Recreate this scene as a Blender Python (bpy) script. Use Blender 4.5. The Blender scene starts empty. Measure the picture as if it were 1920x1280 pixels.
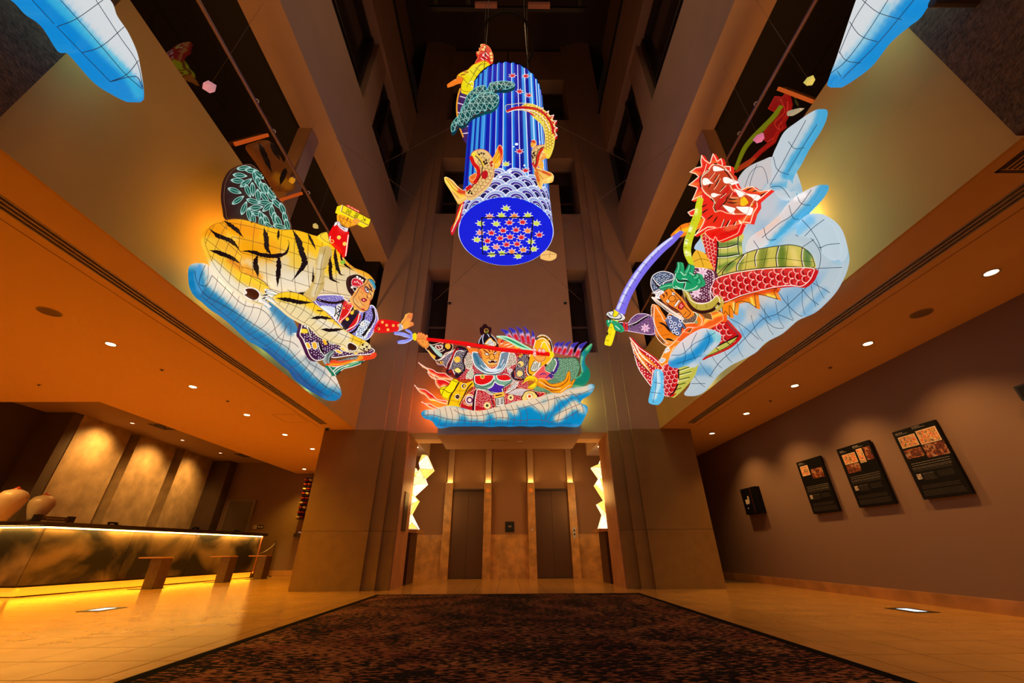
import bpy, bmesh, math, random
import numpy as np
from mathutils import Vector, Matrix
from mathutils.geometry import delaunay_2d_cdt
random.seed(7); np.random.seed(7)
S = bpy.context.scene; COL = S.collection
# ------------------------------------------------------------------ camera
CAM_H = .62; FPX = 725.36; PITCH, YAW, ROLL = .495485, .0112695, -.0059712
def cam_axes():
    cp, sp, cy, sy, cr, sr = math.cos(PITCH), math.sin(PITCH), math.cos(YAW), math.sin(YAW), math.cos(ROLL), math.sin(ROLL)
    f = np.array([sy*cp, cy*cp, sp]); r = np.array([cy, -sy, 0.]); u = np.cross(r, f)
    return r*cr+u*sr, -r*sr+u*cr, f
RT, UP, FW = cam_axes()
cd = bpy.data.cameras.new('camera'); cam = bpy.data.objects.new('camera', cd); COL.objects.link(cam)
cd.sensor_width = 36; cd.lens = FPX/1920*36; cd.clip_start = .02; cd.clip_end = 100
cam.matrix_world = Matrix(((RT[0], UP[0], -FW[0], 0), (RT[1], UP[1], -FW[1], 0), (RT[2], UP[2], -FW[2], CAM_H), (0, 0, 0, 1)))
S.camera = cam
# ------------------------------------------------------------------ world, exposure
w = bpy.data.worlds.new('world'); S.world = w; w.use_nodes = True
w.node_tree.nodes['Background'].inputs[0].default_value = (.9, .5, .3, 1)
w.node_tree.nodes['Background'].inputs[1].default_value = .004
S.view_settings.view_transform = 'Standard'; S.view_settings.look = 'None'
S.view_settings.exposure = 0; S.view_settings.gamma = 1; S.view_settings.use_curve_mapping = False
S.cycles.use_denoising = True
S.cycles.max_bounces = 8; S.cycles.diffuse_bounces = 4; S.cycles.glossy_bounces = 3; S.cycles.transmission_bounces = 4
S.cycles.sample_clamp_indirect = 4
# ------------------------------------------------------------------ lights (the room's downlights and strips, plus added fill lamps)
DOWN_COL = (1, .5, .13); LEFT_COL = (1, .5, .03)
LANT_E = 1.0
P_DOWN_R = 98; P_DOWN_L = 200; P_RECEP = 150; P_STRIP = 9; P_FILL = 40
def lamp(name, kind, loc, power, col, rot=(0, 0, 0), **kw):
    l = bpy.data.lights.new(name, kind); l.energy = power; l.color = col
    for k, v in kw.items(): setattr(l, k, v)
    o = bpy.data.objects.new(name, l); COL.objects.link(o); o.location = loc; o.rotation_euler = rot
    return o
DL = [2.86+1.42*k for k in range(-3, 5)]
for y in DL:
    lamp('downlight_lamp', 'SPOT', (4.55, y, 2.86), P_DOWN_R, DOWN_COL, spot_size=2.0, spot_blend=.8, shadow_soft_size=.05)
for y in DL+[9.9]:
    lamp('downlight_lamp', 'SPOT', (-4.93, y, 2.86), P_DOWN_L, LEFT_COL, spot_size=2.3, spot_blend=.8, shadow_soft_size=.05)
lamp('downlight_lamp', 'SPOT', (-6.38, 12.6, 2.86), P_DOWN_L*.7, LEFT_COL, spot_size=2.0, spot_blend=.8, shadow_soft_size=.05)
for y, x in ((8.81, -8.66), (10.37, -8.66), (11.91, -8.63)):
    lamp('wall_washer_lamp', 'SPOT', (x, y, 3.18), P_RECEP, (1, .48, .11), rot=(0, .5, 0), spot_size=2.0, spot_blend=1, shadow_soft_size=.08)
for s in (-1, 1):
    lamp('downlight_lamp', 'SPOT', (2.62*s, 9.75, 2.86), 48, DOWN_COL, spot_size=1.9, spot_blend=.9, shadow_soft_size=.05)
for x in (-8.3, -9.2): lamp('downlight_lamp', 'SPOT', (x, 5.9, 2.86), 160, (1, .5, .1), spot_size=2.4, spot_blend=.8, shadow_soft_size=.05)
# bulbs between the lantern sculptures and their walls
for x, y, z, p_, c_ in ((-2.95, 3.25, 3.72, 7, (1, .45, .03)), (-2.9, 3.8, 3.9, 7, (1, .6, .06)), (-3.19, 3.5, 3.18, 5, (.9, .8, .15)), (-3.19, 4.6, 3.12, 3, (.4, .9, .6)), (-3.19, 5.9, 3.02, 2, (.3, .8, .8)),
        (3.19, 3.05, 3.75, 9, (1, .75, .25)), (3.19, 3.5, 3.45, 8, (1, .8, .3)), (3.19, 4.6, 3.25, 5, (1, .85, .4)), (3.19, 5.8, 3.1, 3, (.8, .9, .6)),
        (-1.66, 8.1, 3.5, 9, (1, .16, .01)), (-1.5, 8.1, 3.25, 7, (1, .2, .01)), (1.55, 8.1, 3.55, 6, (.9, .8, .08)), (1.3, 8.1, 3.3, 4, (.7, .9, .2)), (0, 8.1, 3.6, 5, (1, .4, .1))):
    lamp('lantern_bulb', 'POINT', (x, y, z), p_, c_, shadow_soft_size=.06)
for x in (-1.1, 1.2): lamp('hall_fill', 'SPOT', (x, 10.3, 4.27), 120, (1, .5, .12), spot_size=1.8, spot_blend=1, shadow_soft_size=.06)  # unseen spots added to brighten the lift hall
# added fill: unseen uplights behind the parapets, wide warm spots at hoist-frame height
for s in (-1, 1):
    for y in (1.5, 4.3, 6.9): lamp('parapet_fill', 'AREA', (3.7*s, y, 4.86), 18, (1, .37, .05), rot=(math.pi, 0, 0), shape='RECTANGLE', size=.1, size_y=2.4)
for x, y in ((-1.1, 3.4), (1.1, 3.4), (0, 1.7)): lamp('high_fill', 'SPOT', (x, y, 13.8), 170, (1, .6, .3), spot_size=1.9, spot_blend=1, shadow_soft_size=.15)
for x in (-2, 0, 2): lamp('rear_fill', 'SPOT', (x, -2.6, 4.6), 60, (1, .5, .2), rot=(.9, 0, 0), spot_size=2.2, spot_blend=1, shadow_soft_size=.15)  # warm fill added from behind the camera
# ------------------------------------------------------------------ materials
MATS = {}
def mat(name, col, rough=.6, metal=0, noise=0, nscale=4, emit=None, es=0, spec=.5, bump=0, bscale=60, coat=0):
    if name in MATS: return MATS[name]
    m = bpy.data.materials.new(name); m.use_nodes = True; nt = m.node_tree; b = nt.nodes['Principled BSDF']
    b.inputs['Base Color'].default_value = (*col, 1); b.inputs['Roughness'].default_value = rough
    b.inputs['Metallic'].default_value = metal; b.inputs['Specular IOR Level'].default_value = spec; b.inputs['Coat Weight'].default_value = coat
    tc = nt.nodes.new('ShaderNodeTexCoord')
    if noise:
        n = nt.nodes.new('ShaderNodeTexNoise'); n.inputs['Scale'].default_value = nscale; n.inputs['Detail'].default_value = 6
        g = nt.nodes.new('ShaderNodeNewGeometry'); nt.links.new(g.outputs['Position'], n.inputs['Vector'])
        r = nt.nodes.new('ShaderNodeValToRGB'); nt.links.new(n.outputs['Fac'], r.inputs['Fac'])
        r.color_ramp.elements[0].position = .3; r.color_ramp.elements[1].position = .7
        r.color_ramp.elements[0].color = (*[c*(1-noise) for c in col], 1); r.color_ramp.elements[1].color = (*[min(1, c*(1+noise*.6)) for c in col], 1)
        nt.links.new(r.outputs['Color'], b.inputs['Base Color'])
    if bump:
        n = nt.nodes.new('ShaderNodeTexNoise'); n.inputs['Scale'].default_value = bscale
        nt.links.new(tc.outputs['Object'], n.inputs['Vector'])
        bp = nt.nodes.new('ShaderNodeBump'); bp.inputs['Strength'].default_value = bump; bp.inputs['Distance'].default_value = .02
        nt.links.new(n.outputs['Fac'], bp.inputs['Height']); nt.links.new(bp.outputs['Normal'], b.inputs['Normal'])
    if emit:
        b.inputs['Emission Color'].default_value = (*emit, 1); b.inputs['Emission Strength'].default_value = es
    MATS[name] = m; return m
plaster = mat('plaster', (.48, .32, .22), .85, noise=.06, nscale=1.5, bump=.05)
pale = mat('pale_panel', (.74, .45, .26), .7, noise=.04)
ochre = mat('ochre_plaster', (.74, .44, .10), .85, noise=.06, nscale=1.5)
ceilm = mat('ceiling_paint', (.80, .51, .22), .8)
greywall = mat('grey_wallpaper', (.23, .142, .108), .8, bump=.1, bscale=200)
travert = mat('travertine', (.50, .25, .09), .35, noise=.3, nscale=3.5, bump=.05)
marble = mat('honey_marble', (.66, .36, .12), .3, noise=.35, nscale=5)
tilem = mat('floor_tile', (.47, .24, .055), .22, noise=.16, nscale=2.2, spec=.5)
grout = mat('grout', (.10, .06, .035), .9)
dark = mat('dark_void', (.012, .009, .008), .9)
frame_m = mat('bronze_frame', (.05, .035, .03), .45, metal=.4)
blackm = mat('black_metal', (.012, .012, .014), .4)
whitem = mat('white_metal', (.6, .55, .5), .4)
steel = mat('elevator_steel', (.15, .085, .05), .42, metal=.55)
woodm = mat('walnut_wood', (.085, .035, .02), .4, noise=.3, nscale=14)
boardm = mat('black_board', (.004, .004, .005), .45, spec=.2)
rough_m = mat('rough_stucco', (.15, .08, .035), .95, noise=.5, nscale=28, bump=.8, bscale=45)
bulb = mat('lamp_glow', (1, .8, .5), .4, emit=(1, .72, .35), es=22)
stripm = mat('strip_glow', (1, .8, .4), .4, emit=(1, .62, .16), es=9)
plinthm = mat('plinth_glow', (1, .6, .2), .4, emit=(1, .34, .01), es=.9)
bulbdim = mat('dim_lamp', (.5, .4, .35), .4, emit=(1, .6, .4), es=.12)
floorlit = mat('floor_lamp_glass', (.7, .9, 1), .2, emit=(.62, .85, 1), es=1.6)
def glass_mat(name, tint=(1, 1, 1), refl=.2):
    m = bpy.data.materials.new(name); m.use_nodes = True; nt = m.node_tree; nt.nodes.clear()
    o = nt.nodes.new('ShaderNodeOutputMaterial'); mx = nt.nodes.new('ShaderNodeMixShader'); t = nt.nodes.new('ShaderNodeBsdfTransparent')
    g = nt.nodes.new('ShaderNodeBsdfGlossy'); g.inputs['Roughness'].default_value = .01; t.inputs[0].default_value = (*tint, 1)
    mx.inputs[0].default_value = refl; nt.links.new(t.outputs[0], mx.inputs[1]); nt.links.new(g.outputs[0], mx.inputs[2])
    nt.links.new(mx.outputs[0], o.inputs[0]); return m
glassm = glass_mat('balustrade_glass', (.85, .85, .85), .06)
# ------------------------------------------------------------------ mesh helpers
def tag(o, label=None, cat=None, group=None, kind=None):
    if label: o['label'] = label
    if cat: o['category'] = cat
    if group: o['group'] = group
    if kind: o['kind'] = kind
    return o
def link(name, me, m=None, parent=None, smooth=False):
    o = bpy.data.objects.new(name, me); COL.objects.link(o)
    if m is not None:
        for q in (m if isinstance(m, (list, tuple)) else [m]): me.materials.append(q)
    if smooth: me.polygons.foreach_set('use_smooth', [True]*len(me.polygons))
    if parent is not None:
        o.parent = parent
        o.matrix_parent_inverse = Matrix.Identity(4)
        o.location = -Vector(world_loc(parent))
    return o
def world_loc(o):
    v = Vector(o.location)
    while o.parent is not None: o = o.parent; v = v+Vector(o.location)
    return v
def empty(name, loc, label=None, cat=None, group=None, kind=None):
    o = bpy.data.objects.new(name, None); COL.objects.link(o); o.location = loc; o.empty_display_size = .1
    return tag(o, label, cat, group, kind)
class MB:
    def __init__(s): s.v = []; s.f = []; s.mi = []
    def add(s, v, f, mi=0):
        n = len(s.v); s.v += [tuple(p) for p in v]; s.f += [tuple(i+n for i in q) for q in f]; s.mi += [mi]*len(f); return s
    def box(s, x0, x1, y0, y1, z0, z1, mi=0):
        v = [(x, y, z) for z in (z0, z1) for y in (y0, y1) for x in (x0, x1)]
        return s.add(v, [(0, 2, 3, 1), (4, 5, 7, 6), (0, 1, 5, 4), (2, 6, 7, 3), (0, 4, 6, 2), (1, 3, 7, 5)], mi)
    def prism(s, pts, z0, z1, mi=0):     # plan polygon, counter-clockwise
        n = len(pts); v = [(x, y, z0) for x, y in pts]+[(x, y, z1) for x, y in pts]
        f = [tuple(reversed(range(n))), tuple(range(n, 2*n))]+[(i, (i+1) % n, n+(i+1) % n, n+i) for i in range(n)]
        return s.add(v, f, mi)
    def tube(s, pts, r, n=8, mi=0, cap=True):
        pts = [Vector(p) for p in pts]; rs = r if isinstance(r, (list, tuple)) else [r]*len(pts); v = []; up = Vector((.13, .21, 1))
        for i, p in enumerate(pts):
            d = (pts[min(i+1, len(pts)-1)]-pts[max(i-1, 0)]).normalized(); a = d.cross(up)
            if a.length < 1e-3: a = d.cross(Vector((1, 0, 0)))
            a.normalize(); b = d.cross(a)
            v += [p+(a*math.cos(t)+b*math.sin(t))*rs[i] for t in [2*math.pi*k/n for k in range(n)]]
        f = [(i*n+k, i*n+(k+1) % n, (i+1)*n+(k+1) % n, (i+1)*n+k) for i in range(len(pts)-1) for k in range(n)]
        if cap: f += [tuple(range(n)), tuple(range(len(v)-n, len(v)))]
        return s.add(v, f, mi)
    def lathe(s, prof, c, n=24, mi=0, cap=True):
        v = [(c[0]+r*math.cos(2*math.pi*k/n), c[1]+r*math.sin(2*math.pi*k/n), c[2]+z) for r, z in prof for k in range(n)]
        f = [(i*n+k, i*n+(k+1) % n, (i+1)*n+(k+1) % n, (i+1)*n+k) for i in range(len(prof)-1) for k in range(n)]
        if cap: f += [tuple(reversed(range(n))), tuple(range(len(v)-n, len(v)))]
        return s.add(v, f, mi)
    def build(s, name, m, parent=None, smooth=False, bevel=0):
        me = bpy.data.meshes.new(name); me.from_pydata(s.v, [], s.f)
        if bevel or True:
            bm = bmesh.new(); bm.from_mesh(me); bmesh.ops.recalc_face_normals(bm, faces=bm.faces[:]) if not getattr(s, 'keep', 0) else None
            if bevel: bmesh.ops.bevel(bm, geom=bm.edges[:], offset=bevel, segments=2, affect='EDGES')
            bm.to_mesh(me); bm.free()
        if not bevel: me.polygons.foreach_set('material_index', s.mi)
        return link(name, me, m, parent, smooth)
def B(name, m, *a, parent=None, bevel=0): return MB().box(*a).build(name, m, parent, bevel=bevel)
def struct(name, m, *a): return tag(B(name, m, *a), kind='structure')
def copytree(o, dz=(0, 0, 0), parent=None):
    c = o.copy(); COL.objects.link(c)
    if parent is None: c.location = Vector(o.location)+Vector(dz)
    else: c.parent = parent
    for ch in o.children: copytree(ch, parent=c)
    return c
# ================================================================== THE ROOM
ZC = 2.9; XA = 3.25; YB = 8.15; Y0 = -3.5; YE = 13.4
fl = struct('floor', grout, -10.2, 5.6, Y0, 15, -.2, -.004)
# floor tiles: each a slab with a recessed joint
TS = .42; tiles = []
for i in range(-24, 13):
    for j in range(-2, 30):
        x, y = .22-.21+TS*i, 2.81+.21+TS*j
        if abs(x) < 1.85 and -2 < y < 7.1: continue
        if x < -7.9+.15*(y-7.5) and y > 7.3: continue
        if x > 5.2 or x < -10 or y > 13.3: continue
        if 2.3 < abs(x) < 3.8 and 8.4 < y < 9.2: continue
        if y > 9.5 and x > 2.9: continue
        d = math.hypot(x, y); vis = y > 2 and abs(x)/max(y, .1) < 1.5
        tiles.append((0 if vis else 1, d, x, y))
tiles.sort(); tm = bpy.data.meshes.new('tile')
h = TS/2-.0034; bm = bmesh.new()
bmesh.ops.create_cube(bm, size=1, matrix=Matrix.Diagonal((2*h, 2*h, .012, 1)))
bm.to_mesh(tm); bm.free(); tm.materials.append(tilem)
rest = MB()
for k, (_, _, x, y) in enumerate(tiles):
    if k < 300:
        o = bpy.data.objects.new('tile', tm); COL.objects.link(o); o.parent = fl
        o.location = (x, y, -.006+random.uniform(-.0004, .0004))
    else: rest.box(x-h, x+h, y-h, y+h, -.012, 0)
tag(rest.build('tile_field', tilem, fl), kind='stuff')
# rug
rug = bpy.data.materials.new('rug_pile'); rug.use_nodes = True; nt = rug.node_tree; b = nt.nodes['Principled BSDF']
b.inputs['Roughness'].default_value = 1; b.inputs['Specular IOR Level'].default_value = .1
ge = nt.nodes.new('ShaderNodeNewGeometry'); mp = nt.nodes.new('ShaderNodeMapping'); mp.inputs['Scale'].default_value = (15, 38, 1)
nt.links.new(ge.outputs['Position'], mp.inputs[0])
wv = nt.nodes.new('ShaderNodeTexNoise'); wv.inputs['Scale'].default_value = .8; wv.inputs['Detail'].default_value = 4; wv.inputs['Distortion'].default_value = 2.5
nt.links.new(ge.outputs['Position'], wv.inputs['Vector'])
n1 = nt.nodes.new('ShaderNodeTexNoise'); n1.inputs['Scale'].default_value = 1.1; n1.inputs['Detail'].default_value = 3; nt.links.new(mp.outputs[0], n1.inputs['Vector'])
n2 = nt.nodes.new('ShaderNodeTexNoise'); n2.inputs['Scale'].default_value = 2.2; n2.inputs['Detail'].default_value = 5; nt.links.new(ge.outputs['Position'], n2.inputs['Vector'])
m1 = nt.nodes.new('ShaderNodeMath'); m1.operation = 'MULTIPLY'; m1.inputs[1].default_value = 1.2; nt.links.new(n1.outputs['Fac'], m1.inputs[0])
ad = nt.nodes.new('ShaderNodeMath'); ad.operation = 'MULTIPLY_ADD'; ad.inputs[1].default_value = .62
nt.links.new(wv.outputs['Fac'], ad.inputs[0]); nt.links.new(m1.outputs[0], ad.inputs[2])
rp = nt.nodes.new('ShaderNodeValToRGB'); nt.links.new(ad.outputs[0], rp.inputs[0]); e = rp.color_ramp.elements
e[0].position = .885; e[0].color = (.006, .006, .010, 1); e[1].position = .935; e[1].color = (.040, .012, .008, 1)
q = e.new(.965); q.color = (.24, .10, .045, 1); q = e.new(1.0); q.color = (.26, .12, .06, 1)
rp.color_ramp.interpolation = 'LINEAR'
rp2 = nt.nodes.new('ShaderNodeValToRGB'); nt.links.new(n2.outputs['Fac'], rp2.inputs[0])
rp2.color_ramp.elements[0].color = (.75, .45, .45, 1); rp2.color_ramp.elements[0].position = .35; rp2.color_ramp.elements[1].color = (1.1, 1, .7, 1); rp2.color_ramp.elements[1].position = .65
mm = nt.nodes.new('ShaderNodeMix'); mm.data_type = 'RGBA'; mm.blend_type = 'MULTIPLY'; mm.inputs[0].default_value = 1
nt.links.new(rp.outputs[0], mm.inputs[6]); nt.links.new(rp2.outputs[0], mm.inputs[7]); nt.links.new(mm.outputs[2], b.inputs['Base Color'])
rg = empty('rug', (0, 2.8, 0), 'large black and rust patterned rug on the lobby floor in front of the lifts', 'rug')
B('pile', rug, -2.02, 2.02, -1.9, 7.27, 0, .014, parent=rg)
rb = MB()
for a in ((-2.1, 2.1, 7.27, 7.35), (-2.1, -2.02, -1.9, 7.27), (2.02, 2.1, -1.9, 7.27), (-2.1, 2.1, -1.98, -1.9)): rb.box(*a, 0, .015)
rb.build('border', mat('rug_border', (.005, .004, .004), 1, spec=.05), rg)
# ceilings of the two low side aisles
def slab(name, m, rects, z0, z1):
    q = MB()
    for r in rects: q.box(*r, z0, z1)
    return tag(q.build(name, m), kind='structure')
slab('ceiling', ceilm, [(-3.66, -XA-.03, Y0, YB), (-7, -3.82, Y0, YE), (-3.82, -3.66, 7.75, YE), (-3.66, -XA, YB, YE), (-10.2, -7, Y0, 6.38)], ZC, ZC+.22)
slab('ceiling', ceilm, [(XA+.03, 3.66, Y0, YB), (3.82, 5.25, Y0, YE), (3.66, 3.82, 7.75, YE), (XA, 3.66, YB, YE)], ZC, ZC+.22)
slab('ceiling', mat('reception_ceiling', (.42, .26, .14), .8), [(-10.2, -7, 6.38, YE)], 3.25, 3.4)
struct('trim_1', ceilm, -7.0, -6.9, 6.38, YE, ZC+.22, 3.25)
# linear slot diffusers
for s, side in ((-1, 'left'), (1, 'right')):
    e_ = empty('slot_diffuser', (s*3.74, 2, ZC), 'long black linear air slot in the low ceiling of the %s aisle' % side, 'air diffuser')
    B('channel', mat('slot_black', (.004, .004, .004), .6), s*3.74-.08, s*3.74+.08, Y0, 7.75, ZC+.16, ZC+.18, parent=e_)
    for k in range(4):
        x = s*3.74-.073+k*.0487
        B('fin', mat('slot_fin', (.5, .42, .36), .4), x-.0065, x+.0065, Y0, 7.75, ZC-.004, ZC+.12, parent=e_)
    st = B('shadow_gap', grout, s*3.93-.003, s*3.93+.003, Y0, 7.9, ZC-.0015, ZC+.01); st['kind'] = 'structure'
# walls of the aisles
struct('wall_right', greywall, 5.25, 5.45, Y0, YE+.2, 0, ZC)
struct('baseboard_right', travert, 5.215, 5.25, Y0, YE, 0, .135)
struct('wall_left', greywall, -10.4, -10.2, Y0, YE+.2, 0, 3.3)
struct('wall_back', greywall, -10.2, -3.9, YE, YE+.2, 0, 3.3)
struct('baseboard_back', travert, -7.9, -3.9, YE-.03, YE, 0, .14)
struct('wall_front', greywall, -10.2, 5.4, Y0-.2, Y0, 0, 4.8)
struct('wall_right', greywall, 3.9, 5.25, YE, YE+.2, 0, ZC)
# lobby side walls, parapet, beams, windows
for s, side in ((-1, 'left'), (1, 'right')):
    def sx(a, b): return (min(s*a, s*b), max(s*a, s*b))
    q = MB()
    q.box(*sx(XA, 3.28), Y0, YB, ZC, 4.8); q.box(*sx(3.28, 3.45), Y0, YB, ZC+.23, 4.8)
    q.box(*sx(3.45, 3.85), Y0, YB, 4.6, 4.8)
    tag(q.build('wall_%s' % side, ochre), kind='structure')
    for z0, z1 in ((7.47, 9.47), (12.09, 14.12)):
        tag(MB().box(*sx(3.22, 3.82), Y0, YB+.3, z0, z1).build('wall_%s' % side, plaster), kind='structure')
    tag(MB().box(*sx(3.9, 4.0), Y0, YB+.3, 14.12, 19).build('wall_%s' % side, plaster), kind='structure')
    tag(MB().box(*sx(3.17, 3.23), Y0, YB, 14.12, 14.2).build('trim_2', blackm), kind='structure')
    # mezzanine behind the opening
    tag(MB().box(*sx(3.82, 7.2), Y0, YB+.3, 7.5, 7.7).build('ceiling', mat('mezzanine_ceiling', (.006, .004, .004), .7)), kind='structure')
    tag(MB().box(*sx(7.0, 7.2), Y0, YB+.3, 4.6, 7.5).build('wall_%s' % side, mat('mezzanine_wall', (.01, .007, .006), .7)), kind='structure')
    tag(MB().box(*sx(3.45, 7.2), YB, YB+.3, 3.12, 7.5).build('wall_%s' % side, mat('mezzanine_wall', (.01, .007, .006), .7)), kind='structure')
    tag(MB().box(*sx(3.6, 3.85), 4.42, 4.7, 4.8, 7.47).build('wall_%s' % side, plaster), kind='structure')
    # mezzanine ceiling fittings
    for k, (y, r) in enumerate([(1.6, .11), (2.0, .035), (3.95, .035), (4.25, .075), (4.5, .035), (5.9, .04)]):
        c = empty('ceiling_fitting', (s*4.35, y, 7.5), ('round speaker grille' if r > .1 else 'small dark recessed lamp' if r < .05 else 'round flush air vent')+' in the dark %s mezzanine ceiling, %s from the entrance' % (side, ['first', 'second', 'third', 'fourth', 'fifth', 'last'][k]), 'ceiling fitting', 'fittings in the mezzanine ceilings')
        MB().lathe([(r, -.012), (r, 0), (r*.75, 0), (r*.75, -.012), (r, -.012)], (s*4.35, y, 7.5), 20, cap=False).build('ring', frame_m if r > .05 else bulbdim, c)
        MB().lathe([(.001, -.004), (r*.75, -.004), (r*.7, 0)], (s*4.35, y, 7.5), 16).build('grille', frame_m, c)
    # glass balustrade
    g = empty('glass_balustrade', (s*3.33, 2, 4.8), 'frameless glass balustrade with bronze handrail on the %s parapet' % side, 'balustrade')
    for k in range(9):
        y = -2.4+k*1.25
        if y+1.2 > YB: break
        B('glass_panel', glassm, *sx(3.33, 3.342), y, y+1.235, 4.8, 5.82, parent=g)
    MB().tube([(s*3.336, -2.4, 5.85), (s*3.336, YB-.02, 5.85)], .022).build('handrail', mat('rail_bronze', (.25, .14, .12), .35, metal=.5), g)
    B('base_shoe', frame_m, *sx(3.31, 3.365), -2.4, YB, 4.8, 4.84, parent=g)
    # upper windows: a dark band of glass with frames
    wn = empty('window_%d' % (1 if s < 0 else 2), (s*3.8, 2, 9.47), kind='structure')
    B('pane', mat('night_glass', (.03, .02, .018), .12), *sx(3.55, 3.6), Y0, YB, 9.47, 12.09, parent=wn)
    for y in [-.2, 1.9, 3.4, 5.05, 6.6, 8.05]:
        B('mullion', frame_m, *sx(3.42, 3.56), y-.06, y+.06, 9.47, 12.09, parent=wn)
    for z in (9.5, 10.3, 12.05): B('rail', frame_m, *sx(3.45, 3.56), Y0, YB, z-.035, z+.035, parent=wn)
    for y in (1.9, 5.05): tag(MB().box(*sx(3.3, 3.5), y+.1, y+.75, 9.47, 12.09).build('wall_%s' % side, plaster), kind='structure')
    tag(MB().box(*sx(3.2, 3.26), Y0, 1.5, ZC+.001, 4.8).build('wall_%s' % side, rough_m), kind='structure')
struct('ceiling', mat('roof_dark', (.10, .07, .05), .9), -4.1, 4.1, Y0, 10, 19, 19.2)
struct('wall_front', plaster, -4, 4, Y0-.2, Y0, 4.8, 19)
# back wall: stepped pilasters over the full height
for s, side in ((-1, 'left'), (1, 'right')):
    def sx(a, b): return (min(s*a, s*b), max(s*a, s*b))
    for k, (xa, xb, y, m_) in enumerate([(2.64, 3.9, YB, 0), (2.4, 2.64, YB+.07, 0), (2.17, 2.4, YB+.14, 0)]):
        xo = xb if k or 1 else xb
        # lower pier (stone) and upper wall (plaster) are separate slabs
        tag(MB().box(*sx(xa, xo), y, 9.28, 0, .96).build('wall_back', mat('pier_stone', (.27, .15, .04), .45, noise=.14, nscale=6)), kind='structure')
        tag(MB().box(*sx(xa, xo), y, 9.28, .965, ZC).build('wall_back', mat('pier_finish', (.27, .15, .035), .6, noise=.12, nscale=2)), kind='structure')
        tag(MB().box(*sx(xa, min(xo, 3.3)), y, 9.28, ZC, 19).build('wall_back', plaster), kind='structure')
    # jamb lining
    tag(MB().box(*sx(2.15, 2.17), YB+.2, 9.28, 0, 2.88).build('trim_3', mat('jamb', (.58, .29, .12), .5, noise=.15, nscale=4)), kind='structure')
    # alcove beside the lifts
    tag(MB().box(*sx(2.15, 3.6), 9.28, 10.8, 2.9, 4.2).build('wall_back', plaster), kind='structure')
    tag(MB().box(*sx(3.5, 3.7), 9.28, 11.5, 0, 2.9).build('wall_back', plaster), kind='structure')
# spandrels and windows of the back wall, three storeys
win_n = 3
for s, side in ((-1, 'left'), (1, 'right')):
    def sx(a, b): return (min(s*a, s*b), max(s*a, s*b))
    for k in range(3):
        z0 = 4.83+4.63*k; x_in = 1.55 if k == 0 else .02
        tag(MB().box(*sx(x_in, 2.17), 8.35, 8.9, z0+2.55, z0+4.63).build('wall_back', plaster), kind='structure')
        wn = empty('window_%d' % win_n, (s*1.86, 8.9, z0), kind='structure'); win_n += 1
        B('pane', mat('night_glass', (0, 0, 0)), *sx(x_in, 2.17), 8.9, 8.92, z0, z0+2.55, parent=wn)
        for z in (z0+.02, z0+1.0, z0+2.53): B('rail', mat('window_rail', (.16, .10, .08), .5), *sx(x_in, 2.17), 8.87, 8.9, z-.03, z+.03, parent=wn)
        for x in (2.14, x_in+.03): B('mullion', mat('window_rail', (0, 0, 0)), *sx(x-.03, x+.03), 8.86, 8.9, z0, z0+2.55, parent=wn)
tag(MB().box(-2.17, 2.17, 8.35, 8.9, 2.88, 4.83).build('wall_back', plaster), kind='structure')
tag(MB().box(-2.17, 2.17, 8.9, 9.28, 2.88, 4.5).build('wall_back', ceilm), kind='structure')
tag(MB().box(-1.55, 1.58, 8.3, 9.0, 4.0, 10.67).build('wall_back', pale), kind='structure')
# canopy box over the lift lobby
cn = tag(MB().box(-1.47, 1.52, 7.98, 9.28, 2.74, 3.1).build('canopy', plaster), 'plain boxed canopy over the lift opening, below the central lantern', 'canopy')
B('vent', mat('vent_paint', (.45, .3, .16), .6), -.42, .02, 8.45, 8.62, 2.732, 2.742, parent=cn)
MB().lathe([(.001, 0), (.07, 0), (.07, .012)], (.25, 8.5, 2.73), 18).build('detector', whitem, cn)
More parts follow.
